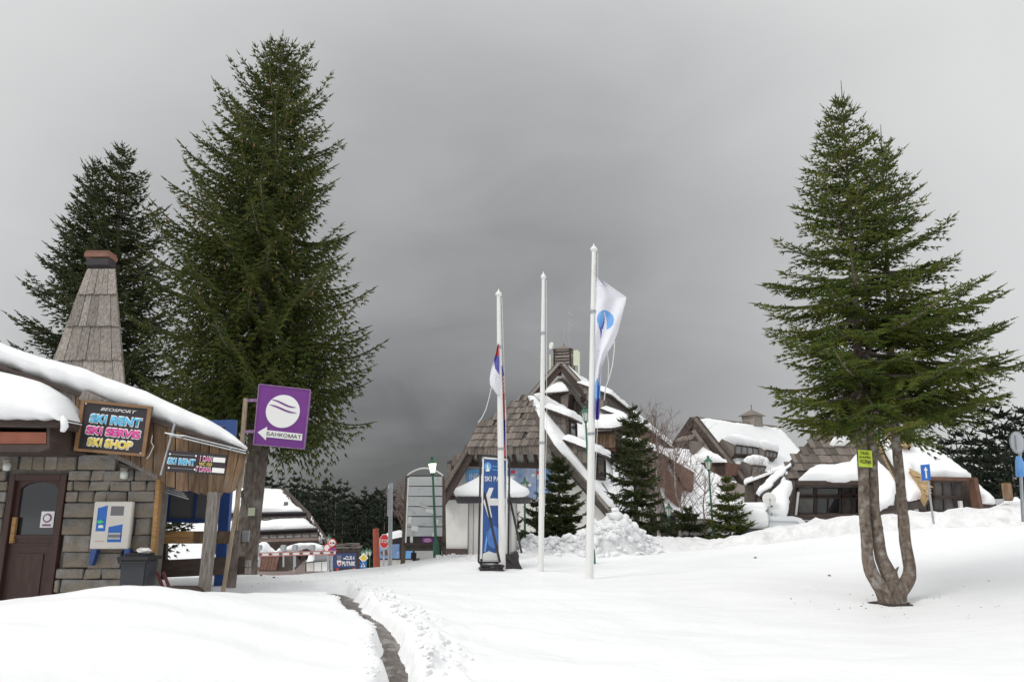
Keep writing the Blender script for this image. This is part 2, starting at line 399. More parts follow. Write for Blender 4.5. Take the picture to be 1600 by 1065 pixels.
# ---------------------------------------------------------------- the snow-covered ground
ctl = []
def cz(x, y, z): ctl.append((x, y, z))
def cp(u, v, Y): p = P(u, v, Y); ctl.append((p.x, p.y, p.z))
for a in ((-8, -2, .3), (0, -3, 0), (8, -3, .1), (-9, 4, .6), (-4.5, 5, .35), (0, 4, 0), (5, 4, .05), (10, 4, .4), (-5.6, 8, .55), (-2.2, 8, .12), (0, 8, .0), (4, 8, .02), (8, 8, .25)): cz(*a)
for a in ((-60, 938, 9.3), (0, 946, 9.4), (70, 938, 9.4), (120, 926, 9.6), (200, 916, 9.7), (262, 916, 10), (306, 935, 10.8), (370, 932, 12.6), (480, 915, 14), (400, 899, 18.5), (350, 915, 16), (450, 896, 20), (560, 894, 20), (520, 905, 18),
          (640, 882, 21.5), (700, 870, 22.5), (750, 866, 22.5), (768, 882, 18), (790, 886, 17.8), (850, 892, 17.5), (922, 903, 16.6), (1050, 905, 16), (1200, 900, 15.5), (1390, 948, 12.8), (1390, 900, 15.6), (1590, 905, 14),
          (850, 870, 21.6), (950, 868, 22), (1060, 862, 22.5), (1160, 858, 22), (1250, 850, 21.5), (1330, 836, 21), (1450, 838, 20), (1600, 828, 19.5), (1750, 826, 18.5)): cp(*a)
for a in ((-7.3, 11.6, .18), (-5.6, 11.6, .12), (-9, 11.6, .1), (-8, 15, .05), (-14, 18, -.2), (-12, 30, -1.3), (-3, 30, -1.0), (2, 30, -.6), (8, 30, .2), (12.4, 29.5, .9), (17, 28.5, 1.2), (24, 27, 1.5),
          (-4, 40, -1.2), (4, 42, -1), (10, 45, -.4), (22, 40, 1.2), (32, 36, 1.7), (-14, 42, -2.8), (-30, 45, -2.6), (-20, 62, -4.6), (-28, 84, -5.8), (-10, 90, -7), (-12, 120, -9), (-50, 120, -5), (-60, 180, -1), (-20, 190, -4),
          (-45, 300, -3), (20, 70, .3), (40, 68, 1.5), (60, 90, 1.3), (30, 120, -2), (10, 190, -7), (120, 120, 0), (-120, 60, -3), (-120, 200, -2), (120, -20, 3), (-120, -20, 1), (0, -120, 0), (0, 420, -8), (300, 400, -6), (-300, 400, -8), (300, -300, 0), (-300, -300, 0), (900, 1400, -10), (-900, 1400, -10)): cz(*a)
C_ = np.array(ctl)
def tps(r): return np.where(r > 1e-9, r**2*np.log(np.maximum(r, 1e-9)), 0)
_n = len(C_); D_ = np.hypot(C_[:, None, 0]-C_[None, :, 0], C_[:, None, 1]-C_[None, :, 1])/10
A_ = np.zeros((_n+3, _n+3)); A_[:_n, :_n] = tps(D_)+np.eye(_n)*.004; A_[:_n, _n] = 1; A_[:_n, _n+1] = C_[:, 0]/10; A_[:_n, _n+2] = C_[:, 1]/10; A_[_n:, :_n] = A_[:_n, _n:].T
W_ = np.linalg.solve(A_, np.concatenate([C_[:, 2], [0, 0, 0]]))
def base_h(x, y):
    sh = x.shape; x = x.ravel(); y = y.ravel(); o = np.empty_like(x)
    for i in range(0, len(x), 20000):
        a = x[i:i+20000]; b = y[i:i+20000]
        r = np.hypot(a[:, None]-C_[None, :, 0], b[:, None]-C_[None, :, 1])/10
        o[i:i+20000] = tps(r) @ W_[:_n]+W_[_n]+W_[_n+1]*a/10+W_[_n+2]*b/10
    return o.reshape(sh)
def on_ground(u, v):
    d = np.array(ray(u, v)); t = np.arange(3, 40, .04); q = np.array(CAM)[None]+d[None]*t[:, None]
    h = base_h(q[:, 0], q[:, 1])+.10*fbm(q[:, 0]*.35, q[:, 1]*.35, 3); k = np.argmax(q[:, 2] < h); return tuple(q[k])
def polydist(x, y, line):
    best = np.full(x.shape, 1e9); val = np.zeros(x.shape); side = np.zeros(x.shape)
    for (a, b) in zip(line[:-1], line[1:]):
        dx, dy = b[0]-a[0], b[1]-a[1]; l2 = dx*dx+dy*dy
        t = np.clip(((x-a[0])*dx+(y-a[1])*dy)/l2, 0, 1); d = np.hypot(x-a[0]-t*dx, y-a[1]-t*dy)
        m = d < best; best = np.where(m, d, best); val = np.where(m, a[2]+(b[2]-a[2])*t, val)
        side = np.where(m, np.sign(dx*(y-a[1])-dy*(x-a[0])), side)
    return best, val, side
trench = [(-1.12, 2.0, .0)]+[on_ground(u, v) for u, v in ((626, 1065), (624, 1035), (614, 1004), (612, 978), (590, 960), (563, 945), (545, 932), (532, 921), (517, 909))]
trench[0] = (trench[1][0]+.15, 3.0, 0)
ridge = [tuple(P(*a)) for a in ((768, 876, 20.6), (800, 856, 22.3), (850, 850, 23), (885, 846, 23), (922, 836, 23.1), (948, 818, 23.2), (964, 812, 23.3), (982, 828, 23.6), (1010, 843, 24), (1060, 846, 24.5), (1150, 840, 24.5), (1250, 822, 24), (1330, 809, 23.5), (1400, 803, 23), (1500, 800, 22), (1600, 797, 21.5), (1750, 793, 20.5))]
TREE_R = Vector(on_ground(1392, 939))
def height(x, y):
    h = base_h(x, y)
    far = np.clip((np.hypot(x, y)-60)/60, 0, 1)
    h = h+.10*fbm(x*.35, y*.35, 3)*(1-far)+(.032*fbm(x*1.1, y*1.6+5, 3)+.016*fbm(x*3.1, y*4.4+5, 3))*(1-far)+far*2.0*fbm(x*.03, y*.03, 3)
    # wind ripples across the near snow
    rip = np.sin(y*5.2+2.2*fbm(x*.35, y*.3, 2)*3)*.020*np.clip(1-(np.hypot(x+4, y-9)/10), 0, 1)
    h = h+rip
    d, zc, _ = polydist(x, y, ridge)
    lump = .20*fbm(x*1.7, y*1.7, 5)+.20*np.abs(fbm(x*3.3, y*3.3, 3))
    wdt = .80+.35*vnoise(x*.6, y*.6)+.2*vnoise(x*2, y*2)
    k = np.exp(-(d/wdt)**6)
    h = h+(np.maximum(zc-h, 0)+lump)*k
    d, zc, sd_ = polydist(x, y, trench)
    nearend = np.clip((trench[-1][1]+.3-y)/1.5, 0, 1)
    dd = d+.11*vnoise(x*3.1+3, y*3.1)+.07*vnoise(x*8, y*8)
    half = .085+.13*np.clip((y-9)/8, 0, 1)
    c = 1-np.clip((dd-half)/.15, 0, 1); c = c*c*(3-2*c)
    rb = np.where(sd_ < 0, np.exp(-((d-.45)/.38)**2), np.exp(-((d-.30)/.14)**2)*.4)*np.clip((13.5-y)/4, .15, 1)
    h = h+rb*(.16*np.abs(fbm(x*3.3, y*3.3, 3))+.13*np.maximum(fbm(x*7, y*7, 3), 0)+.02)
    h = h-c*np.interp(y, [8, 11, 16], [.34, .22, .15])*nearend
    d = np.hypot(x-TREE_R.x, (y-TREE_R.y)*.9)+.1*vnoise(x*4, y*4)
    c = 1-np.clip((d-.16)/.30, 0, 1); h = h-c*c*(3-2*c)*.10
    return h
def axis_pts(lo, hi, core0, core1, st, mx_, gr):
    a = list(np.arange(core0, core1, st)); s = st; v = core1
    while v < hi: a.append(v); s = min(s*gr, mx_); v += s
    a.append(hi); s = st; v = core0-st; b = []
    while v > lo: b.append(v); s = min(s*gr, mx_); v -= s
    b.append(lo); return np.array(b[::-1]+a)
xs = axis_pts(-900, 900, -6.5, 1.2, .045, 60, 1.032); ys = axis_pts(-300, 1400, 6.8, 20.0, .06, 60, 1.028)
X, Y = np.meshgrid(xs, ys); Z = height(X, Y)
V = np.stack([X.ravel(), Y.ravel(), Z.ravel()], 1); nx, ny = len(xs), len(ys)
ii = (np.arange(ny-1)[:, None]*nx+np.arange(nx-1)[None, :]).ravel()
F = np.stack([ii, ii+1, ii+nx+1, ii+nx], 1)
fc = V[F].mean(1); dr, _, _ = polydist(fc[:, 0], fc[:, 1], ridge)
GROUND = np_mesh('snow_ground', V, F, [SNOW, SNOWD], smooth=True, midx=((dr < 1.05) & (fc[:, 0] > -2)).astype(int)); struct(GROUND)
def gz(x, y): return float(height(np.array([x], float), np.array([y], float))[0])
# slush on the trodden path's floor
pts = []
for a, b in zip(trench[:-1], trench[1:]):
    for k in range(8): pts.append((a[0]+(b[0]-a[0])*k/8, a[1]+(b[1]-a[1])*k/8))
pa = np.array(pts); bz = base_h(pa[:, 0], pa[:, 1])+.10*fbm(pa[:, 0]*.35, pa[:, 1]*.35, 3)-np.interp(pa[:, 1], [8, 11, 16], [.27, .16, .09])
vs = []; 
for i, (p, zz) in enumerate(zip(pa, bz)):
    t = pa[min(i+1, len(pa)-1)]-pa[max(i-1, 0)]; t = t/np.hypot(*t); n_ = np.array([-t[1], t[0]])
    for j in range(7):
        o = (j/6-.5)*(.62 if p[1] < 10 else .74); q = p+n_*o; vs.append((q[0], q[1], zz+.012*vnoise(np.array(q[0]*9), np.array(q[1]*9))))
vs = np.array(vs); ii = (np.arange(len(pa)-1)[:, None]*7+np.arange(6)[None, :]).ravel()
path = np_mesh('trodden_slush_path', vs, np.stack([ii, ii+1, ii+8, ii+7], 1), SLUSH, smooth=True); struct(path)
# loose clods of snow: beside the path and on the ploughed heap
def clods(name, spots, m, seed):
    r = np.random.default_rng(seed); bm = bmesh.new(); bmesh.ops.create_icosphere(bm, subdivisions=2, radius=1)
    bv = np.array([v.co[:] for v in bm.verts]); bf = np.array([[v.index for v in f.verts] for f in bm.faces]); bm.free()
    Vs = []; Fs = []
    for i, (x, y, z, s) in enumerate(spots):
        d = bv*(1+.95*np.array(fbm(bv[:, 0]*1.7+i*3.1, bv[:, 1]*1.7+bv[:, 2]*2.3+i, 4)))[:, None]+.16*np.array(fbm(bv[:, 2]*3+i, bv[:, 0]*3, 2))[:, None]
        d = d*np.array([s*r.uniform(.8, 1.3), s*r.uniform(.8, 1.2), s*r.uniform(.6, .9)])
        a = r.uniform(0, 6.3); c, s_ = math.cos(a), math.sin(a); d = d @ np.array([[c, -s_, 0], [s_, c, 0], [0, 0, 1]])
        Vs.append(d+np.array([x, y, z])); Fs.append(bf+len(bv)*i)
    o = np_mesh(name, np.concatenate(Vs), np.concatenate(Fs), m, smooth=True); return o
r = random.Random(3); sp_ = []
for _ in range(300):
    k = r.random()**1.0*(len(pa)-1); p = pa[int(k)]; t = pa[min(int(k)+1, len(pa)-1)]-pa[max(int(k)-1, 0)]; t = t/np.hypot(*t)
    if r.random() < .8: off = -(.26+abs(r.gauss(0, .20)))
    else: off = .20+abs(r.gauss(0, .07))
    if p[1] < 6.5: continue
    q = p+np.array([-t[1], t[0]])*off; s = r.uniform(.010, .042)*(1 if p[1] < 12 else .8)*(1 if off < 0 else .6)
    sp_.append((q[0], q[1], s))
zz = height(np.array([a[0] for a in sp_]), np.array([a[1] for a in sp_]))
o = clods('path_snow_clods', [(a[0], a[1], z+a[2]*.05, a[2]) for a, z in zip(sp_, zz)], SNOW, 5); o['kind'] = 'stuff'
sp_ = []
for u, v, Y_, n_, sx, smax in ((800, 868, 21.9, 100, 22, .15), (850, 862, 22.5, 190, 34, .17), (905, 852, 22.7, 200, 30, .18), (955, 836, 22.9, 280, 26, .20), (1000, 850, 23.3, 130, 24, .16), (700, 866, 22.0, 26, 18, .10)):
    for _ in range(n_):
        uu = u+r.gauss(0, sx*.6); sp_.append((uu, Y_+r.gauss(0, .35), r.uniform(.03, smax)*r.uniform(.35, .85)))
sp2 = []
for uu, Y_, s in sp_:
    x_ = P(uu, 850, Y_).x; sp2.append((x_, Y_, s))
zz = height(np.array([a[0] for a in sp2]), np.array([a[1] for a in sp2]))
heap = [(a[0], a[1], z+a[2]*.2, a[2]) for a, z in zip(sp2, zz)]
for u, v, s in ((960, 806, .20), (966, 816, .22), (950, 822, .22), (976, 826, .2), (940, 836, .2), (990, 838, .2), (961, 797, .11), (900, 846, .2), (850, 848, .18), (826, 848, .2), (806, 854, .2)):
    p = P(u, v, 22.9); heap.append((p.x, p.y, p.z, s))
o = clods('ploughed_heap_clods', heap, SNOW, 6); o['kind'] = 'stuff'
r = random.Random(9); q_ = []
for _ in range(60):
    a = r.uniform(0, 6.28); rr = abs(r.gauss(.3, 1.1)); q_.append((TREE_R.x+math.cos(a)*rr, TREE_R.y+math.sin(a)*rr, r.uniform(.004, .011)))
for _ in range(60): q_.append((r.uniform(-6, -2.5), r.uniform(14, 20), r.uniform(.004, .012)))
for u, v in ((752, 884), (1296, 900), (428, 903), (408, 900), (1180, 872)): p = on_ground(u, v); q_.append((p[0], p[1], .03))
zz = height(np.array([a[0] for a in q_]), np.array([a[1] for a in q_]))
o = clods('fallen_debris', [(a[0], a[1], z+.002, a[2]) for a, z in zip(q_, zz)], BARK, 8); o['kind'] = 'stuff'
# ---------------------------------------------------------------- spruces
def rot_axis(v, k, a):       # rotate rows v about unit rows k by angles a
    c = np.cos(a)[:, None]; s = np.sin(a)[:, None]
    return v*c+np.cross(k, v)*s+k*(k*v).sum(1)[:, None]*(1-c)
def nrm_(v): return v/np.maximum(np.linalg.norm(v, axis=1), 1e-9)[:, None]
def crown_arrays(top, H, cb, Rf, rg, nl, lat=.10, sl=.12, shoot_step=.08, e_top=38, e_bot=-14, curl=.28, hang=.25, azR=None, whorl=0, rvar=.30, trunk_lean=None, dense=2):
    """limbs, laterals and shoots of one spruce crown. top = tip position; H = crown height below it; Rf(t) radius at t (0 bottom, 1 top)"""
    SB, SD, SL = [], [], []; limbs = []
    top = np.array(top); ga = rg.uniform(0, 6.28)
    for i in range(nl):
        t = (i+rg.uniform(0, 1))/nl; t = t**cb
        if whorl: t = np.clip((math.floor(t*H/whorl)+.5+rg.normal(0, .10))*whorl/H, 0, .995)
        z = top[2]-H*(1-t); az_ = ga+i*2.39996+rg.uniform(-.3, .3)
        R = Rf(t)*rg.uniform(1.10-rvar, 1.12)
        if azR: R *= azR(az_, t)
        if R < .05: continue
        d = np.array([math.cos(az_), math.sin(az_), 0]); perp = np.array([-d[1], d[0], 0])
        e0 = math.radians(e_bot+(e_top-e_bot)*t**1.3+rg.normal(0, 5))
        ns = max(4, int(R/.12)); s = np.linspace(0, 1, ns)
        bend = rg.normal(0, .12)*R
        ax = top[:2] if trunk_lean is None else top[:2]+np.array(trunk_lean)*(1-t)
        pos = np.zeros((ns, 3)); pos[:, 0] = ax[0]+d[0]*R*s+perp[0]*bend*s*s; pos[:, 1] = ax[1]+d[1]*R*s+perp[1]*bend*s*s
        cu_ = curl*(1-t*.6)*R
        pos[:, 2] = z+R*s*math.tan(e0)*1.0-cu_*.9*s*(1-s)*1.6+cu_*.35*s**3
        limbs.append((pos, .012+.016*R))
        f = lambda q: np.stack([np.interp(q, s, pos[:, k]) for k in range(3)], 1)
        # shoots along the limb axis
        q = np.arange(.12, 1.0, shoot_step/R*.9)
        if len(q):
            b = f(q); b2 = f(np.minimum(q+.06, 1.0)); dr_ = nrm_(b2-b+1e-6*d)
            for sg in (-1, 1):
                a = rg.uniform(.35, .9, len(q))*sg
                SB.append(b); SD.append(rot_axis(dr_, np.tile([[0, 0, 1.]], (len(q), 1)), a)+np.array([0, 0, -.1])); SL.append(np.full(len(q), sl)*rg.uniform(.7, 1.2, len(q)))
        tip = f(np.array([1.0])); SB.append(tip); SD.append(nrm_(pos[-1:]-pos[-2:-1])); SL.append(np.array([sl*1.3]))
        # laterals
        q = np.arange(.10+.05*rg.random(), .97, lat/R)
        for sg in (-1, 1):
            if not len(q): continue
            qq = np.clip(q+rg.uniform(-.3, .3, len(q))*lat/R, .05, .98)
            b = f(qq); b2 = f(np.minimum(qq+.05, 1.0)); ax_ = nrm_(b2-b+1e-6*d)
            ll = (R*(1-qq)*.62+.10)*rg.uniform(.55, 1.1, len(qq)); ll = np.minimum(ll, .34*R+.10)*np.clip(qq*3.5+.25, 0, 1)
            a = sg*rg.uniform(.75, 1.15, len(qq)); dl = rot_axis(ax_, np.tile([[0, 0, 1.]], (len(qq), 1)), a)
            dl[:, 2] += rg.uniform(-.18, .12, len(qq)); dl = nrm_(dl)
            m = np.maximum((ll/shoot_step).astype(int), 1); idx = np.repeat(np.arange(len(qq)), m)
            k = np.concatenate([np.arange(j) for j in m]); fr = (k+.6)/m[idx]
            pb = b[idx]+dl[idx]*(ll[idx]*fr)[:, None]; pb[:, 2] -= hang*(ll[idx]*fr)**1.5*1.0+ll[idx]*fr*hang*.3
            sd2 = dl[idx].copy(); sd2[:, 2] -= hang*fr*.9
            sd2 = rot_axis(nrm_(sd2), np.tile([[0, 0, 1.]], (len(idx), 1)), rg.uniform(-.75, .75, len(idx)))
            sd2[:, 2] += rg.uniform(-.35, .15, len(idx))
            SB.append(pb); SD.append(nrm_(sd2)); SL.append(sl*rg.uniform(.65, 1.25, len(idx)))
            if dense > 1:
                for sg2 in (-1, 1):
                    sd3 = dl[idx].copy(); sd3[:, 2] -= hang*fr*.6
                    sd3 = rot_axis(nrm_(sd3), np.tile([[0, 0, 1.]], (len(idx), 1)), sg2*rg.uniform(.5, 1.1, len(idx))); sd3[:, 2] += rg.uniform(-.45, .1, len(idx))
                    SB.append(pb); SD.append(nrm_(sd3)); SL.append(sl*rg.uniform(.6, 1.0, len(idx)))
    return np.concatenate(SB), nrm_(np.concatenate(SD)), np.concatenate(SL), limbs
def shoots_mesh(B, D, Ls, rg, nn=9, nlen=.032, nwid=.010, core=.010):
    n = len(B); a = np.where(np.abs(D[:, :1]) < .8, np.array([[1., 0, 0]]), np.array([[0, 1., 0]])); a = nrm_(a-D*(a*D).sum(1)[:, None]); b = np.cross(D, a)
    T = []
    # core spindle: three triangles
    an = [0, 2.094, 4.189]; ring = [B+D*(Ls*.15)[:, None]+(a*math.cos(q)+b*math.sin(q))*core for q in an]; tip = B+D*(Ls*1.0)[:, None]
    for k in range(3): T.append(np.stack([ring[k], ring[(k+1) % 3], tip], 1))
    for k in range(nn):
        t = (k+rg.uniform(0, 1, n))/nn; ph = k*2.4+rg.uniform(0, 1.5, n)
        rad = a*np.cos(ph)[:, None]+b*np.sin(ph)[:, None]; tan = np.cross(D, rad)
        p = B+D*(Ls*t*.95)[:, None]; nl_ = nlen*rg.uniform(.7, 1.2, n)*(1.05-.35*t)
        dr_ = nrm_(rad*.85+D*.75)
        T.append(np.stack([p-tan*nwid/2-D*nwid*.4, p+tan*nwid/2+D*nwid*.4, p+dr_*nl_[:, None]], 1))
    V = np.concatenate(T).reshape(-1, 3); return V
def crown_mesh(name, sets, m, parent, rg, **kw):
    Vs = [shoots_mesh(B, D, Ls, rg, **kw) for B, D, Ls, _ in sets]
    V = np.concatenate(Vs); F = np.arange(len(V)).reshape(-1, 3)
    return np_mesh(name, V, F, m, parent)
def limb_mesh(sets, parent, m, name='branches', n=4, minlen=.0):
    mb = MB()
    for s in sets:
        for pos, rad in s[3]:
            if np.linalg.norm(pos[-1]-pos[0]) < minlen: continue
            q = pos[::2] if len(pos) > 5 else pos
            mb.tube([Vector(p) for p in q], [rad*(1-.85*k/(len(q)-1)) for k in range(len(q))], n, cap=False)
    return mb.build(name, m, parent, stuff=True)
def knotty_trunk(mb, pts, rads, rg, n=14, rough=.06, step=.09):
    pts = [np.array(p) for p in pts]; P_ = []; R_ = []
    for i in range(len(pts)-1):
        k = max(1, int(np.linalg.norm(pts[i+1]-pts[i])/step))
        for j in range(k): P_.append(pts[i]+(pts[i+1]-pts[i])*j/k); R_.append(rads[i]+(rads[i+1]-rads[i])*j/k)
    P_.append(pts[-1]); R_.append(rads[-1])
    P_ = np.array(P_)
    for _ in range(3): P_[1:-1] = (P_[:-2]+2*P_[1:-1]+P_[2:])/4
    b = len(mb.v); mb.tube([Vector(p) for p in P_], R_, n)
    ctr = np.repeat(P_, n, 0)
    for k in range(len(P_)*n):
        v = np.array(mb.v[b+k]); c = ctr[k]; a = math.atan2(v[1]-c[1], v[0]-c[0])
        f = 1+rough*2.2*float(fbm(np.array(a*1.6+c[0]), np.array(v[2]*3.0+c[1]), 3))+.07*float(vnoise(np.array(a*2.6+5), np.array(v[2]*9.0)))
        mb.v[b+k] = tuple(c+(v-c)*f)
    for _ in range(int(len(P_)*.16)):      # knots where boughs broke off
        i = rg.integers(1, len(P_)-1); a = rg.uniform(0, 6.28); d = Vector((math.cos(a), math.sin(a), .15)); p = Vector(P_[i]); r_ = R_[i]
        mb.tube([p+d*r_*.6-UP*.02, p+d*(r_*1.0), p+d*(r_*1.10)], [r_*.34, r_*.24, r_*.10], 7)
    return P_
# the tall spruce by the hut
def big_spruce():
    rg = np.random.default_rng(11); Yt = 20.5
    base = P(380, 892, Yt); top = P(440, 72, Yt+.3); base.z = gz(base.x, base.y)-.1
    t = thing('spruce_tree', base, 'tallest spruce, broad crown hung with cones, rising behind the purple cash machine sign', 'spruce tree')
    mb = MB(); H = top.z-base.z
    knotty_trunk(mb, [base, base+Vector((.03, 0, .5)), base+Vector((.15, 0, 3.0)), base.lerp(top, .5), base.lerp(top, .97)], [.36, .30, .27, .17, .02], rg)
    mb.build('trunk', BARK, t, smooth=True)
    def Rf(q): return float(np.interp(q, [0, .06, .18, .35, .55, .72, .86, .95, 1], [1.5, 2.7, 3.2, 3.1, 2.5, 1.8, 1.1, .48, .06]))
    def azR(a, q): return 1+.10*math.cos(a)*math.sin(q*9)-(.10 if math.cos(a) > 0 else 0)
    ln = (base-top); s = crown_arrays(top, H-4.5, 1.0, Rf, rg, 262, lat=.145, sl=.155, shoot_step=.12, e_top=52, e_bot=-30, curl=.44, hang=.95, azR=azR, whorl=.60, rvar=.38, trunk_lean=(ln.x*.8, ln.y*.8))
    crown_mesh('crown', [s], NEED1, t, rg, nn=6, nlen=.046, nwid=.024, core=.022)
    limb_mesh([s], t, BARK)
    mb = MB(); B = s[0]; z0 = B[:, 2]; ok = np.where((z0 > top.z-8.5) & (z0 < top.z-1.0) & (B[:, 1] < top.y-.3))[0]
    for k in rg.choice(ok, 170):
        p = Vector(B[k]); mb.tube([p, p-Vector((0, 0, .04)), p-Vector((0, 0, .13))], [.012, .022, .008], 6)
    mb.build('cones', CONE, t, stuff=True)
    return t
big = big_spruce()
def back_spruce():
    rg = np.random.default_rng(21); Yt = 27
    top = P(190, 232, Yt); base = P(165, 880, Yt); base.z = gz(base.x, base.y)-.1
    t = thing('spruce_tree', base, 'second tallest spruce with two close tips, standing behind the wooden chimney', 'spruce tree')
    mb = MB(); knotty_trunk(mb, [base, base.lerp(top, .5), base.lerp(top, .96)], [.34, .2, .02], rg); mb.build('trunk', BARK, t, smooth=True)
    H = top.z-base.z
    def Rf(q): return float(np.interp(q, [0, .1, .35, .55, .75, .9, 1], [3.4, 4.2, 3.4, 2.5, 1.6, .85, .1]))
    def azR(a, q): return 1+(.22*math.cos(a+math.pi) if q < .5 else 0)
    s1 = crown_arrays(top, H-2.2, 1, Rf, rg, 290, lat=.19, sl=.19, shoot_step=.16, e_top=42, e_bot=-16, curl=.40, hang=.5, azR=azR, whorl=.55, rvar=.4, trunk_lean=((base-top).x*.8, 0))
    top2 = P(148, 262, Yt); s2 = crown_arrays(top2, 5.2, 1, lambda q: 1.5*(1-q)+.2, rg, 90, lat=.2, sl=.20, shoot_step=.15, e_top=48, e_bot=0, curl=.3, hang=.3)
    crown_mesh('crown', [s1, s2], NEED2, t, rg, nn=5, nlen=.058, nwid=.032, core=.028); limb_mesh([s1, s2], t, BARK, minlen=.5)
back_spruce()
# the three-stemmed spruce on the right
def right_spruce():
    rg = np.random.default_rng(31); b = TREE_R.copy(); Yt = b.y
    t = thing('spruce_tree', (b.x, b.y, gz(b.x, b.y)), 'three-stemmed spruce with bent grey stems and airy crown, growing from a snow hollow', 'spruce tree')
    mb = MB(); Q = lambda u, v, dy=0: P(u, v, Yt+dy)
    z0 = gz(b.x, b.y)-.05
    root = Vector((Q(1392, 940).x, Yt, z0)); top = P(1314, 126, Yt)
    knotty_trunk(mb, [root-Vector((.03, 0, .1)), Q(1386, 930), Q(1377, 918), Q(1366, 905), Q(1358, 889), Q(1355, 868), Q(1355, 850), Q(1350, 800), Q(1349, 740), Q(1346, 690), Q(1344, 640), Q(1336, 450), top], [.20, .14, .115, .105, .10, .094, .09, .088, .085, .082, .08, .05, .006], rg, rough=.10, step=.06)
    knotty_trunk(mb, [root+Vector((.02, .03, -.1)), Q(1394, 925, .04), Q(1393, 908, .05), Q(1387, 892, .05), Q(1377, 874, .05), Q(1374, 850, .05), Q(1366, 800, .05), Q(1363, 740, .05), Q(1362, 690, .06), Q(1360, 640, .06), Q(1352, 420, .05)], [.18, .16, .135, .12, .105, .095, .09, .085, .08, .07, .02], rg, rough=.10, step=.06)
    top2 = P(1376, 195, Yt+.25)
    knotty_trunk(mb, [root+Vector((.10, 0, -.08)), Q(1404, 922), Q(1415, 912), Q(1422, 900), Q(1422, 886), Q(1418, 866), Q(1415, 845), Q(1410, 790), Q(1405, 740), Q(1400, 690), Q(1396, 640, .1), Q(1388, 450, .2), top2], [.13, .12, .115, .105, .095, .09, .086, .08, .078, .072, .065, .04, .006], rg, rough=.10, step=.06)
    mb.tube([Q(1398, 905), Q(1399, 892), Q(1404, 885)], [.07, .035, .01], 6); mb.tube([Q(1397, 900), Q(1391, 888)], [.06, .01], 5)
    mb.build('trunk', BARK2, t, smooth=True)
    def Rf(q): return float(np.interp(q, [0, .05, .15, .30, .5, .7, .85, .94, 1], [1.35, 2.0, 2.15, 1.72, 1.28, .88, .46, .18, .03]))
    def azR(a, q): return 1+(.14 if q < .3 else -.05)*math.cos(a)
    top_l = top; top = P(1314, 150, Yt)
    H = top.z-Q(1350, 655).z; ln = Q(1352, 640)-top
    s1 = crown_arrays(top, H, 1.0, Rf, rg, 138, lat=.10, sl=.125, shoot_step=.095, e_top=44, e_bot=-10, curl=.22, hang=.2, azR=azR, whorl=.34, rvar=.42, trunk_lean=(ln.x, ln.y))
    H2 = top2.z-Q(1396, 640).z; ln = Q(1396, 640)-top2
    s2 = crown_arrays(top2-UP*.25, H2-.25, 1.0, lambda q: float(np.interp(q, [0, .2, .5, .8, 1], [2.05, 1.95, 1.1, .38, .03])), rg, 88, lat=.10, sl=.125, shoot_step=.095, e_top=45, e_bot=-8, curl=.22, hang=.2, whorl=.34, rvar=.4,
                      azR=lambda a, q: 1.12 if math.cos(a) > -.3 else .6, trunk_lean=(ln.x, ln.y))
    crown_mesh('crown', [s1, s2], NEED3, t, rg, nn=7, nlen=.030, nwid=.014, core=.015)
    limb_mesh([s1, s2], t, BARK2)
    mb = MB(); mb.box(P(1352, 716, Yt-.22), (.23, .012, .28), Matrix.Rotation(.06, 3, 'Y')); n = mb.build('paper_notice', YELNOTE); n.data.transform(Matrix.Translation(-P(1352, 716, Yt-.22))); n.location = P(1352, 716, Yt-.22)
    tag(n, 'yellow-green taxi notice pinned round the stems of the three-stemmed spruce', 'notice')
    c = P(1352, 716, Yt-.232)
    text('TAXI-', c+Vector((0, 0, .088)), (1, 0, -.06), (0, 0, 1), .05, INK, n, width=.16); text('SLAVIŠA', c+Vector((0, 0, .025)), (1, 0, -.06), (0, 0, 1), .045, INK, n, width=.19)
    text('VOZNJA', c-Vector((0, 0, .065)), (1, 0, -.06), (0, 0, 1), .085, INK, n, width=.19)
    mb = MB()
    for i in range(60):
        a = rg.uniform(0, 6.28); rr = rg.uniform(0, .32); pass
    gr = gz(b.x-.35, b.y-.30)-.035
    mb.prism([(b.x-.0+math.cos(a)*(.30+.07*math.sin(a*5)), Yt+math.sin(a)*(.36+.05*math.sin(a*3)), gr) for a in [k*math.pi/16 for k in range(32)]], (0, 0, .03))
    so = mb.build('bare_soil', SOIL); so['kind'] = 'stuff'
right_spruce()
# smaller spruces between the houses
def small_spruce(u, vt, vb, Y, R, seed, label, m=NEED2, nl=110, snow=False, group=None, kw=None, prof=None):
    rg = np.random.default_rng(seed); top = P(u, vt, Y); base = P(u, vb, Y); base.z = min(base.z, gz(base.x, base.y))-.05; base.x = top.x
    t = thing('spruce_tree', base, label, 'spruce tree', group)
    mb = MB(); mb.tube([base, top], [.02*(top.z-base.z), .01], 7); mb.build('trunk', BARK, t)
    pf = prof or (lambda q: float(np.interp(q, [0, .1, .5, .85, 1], [R*.8, R, R*.62, R*.2, .03])))
    k = dict(whorl=.3, rvar=.4, lat=.16, sl=.17, shoot_step=.13, e_top=40, e_bot=-8, curl=.22, hang=.3); k.update(kw or {})
    s = crown_arrays(top, (P(u, vt, Y).z-P(u, vb, Y).z)*.97, 1.0, pf, rg, nl, **k)
    crown_mesh('crown', [s], m, t, rg, nn=5, nlen=.07, nwid=.032, core=.024); limb_mesh([s], t, BARK, n=3, minlen=.3)
    return t
small_spruce(988, 628, 842, 25.5, 1.05, 41, 'slim dark spruce with a thin spire, behind the ploughed snow heap', nl=125, prof=lambda q: float(np.interp(q, [0, .08, .4, .6, .8, .9, 1], [.4, .78, .84, .66, .42, .08, .02])))
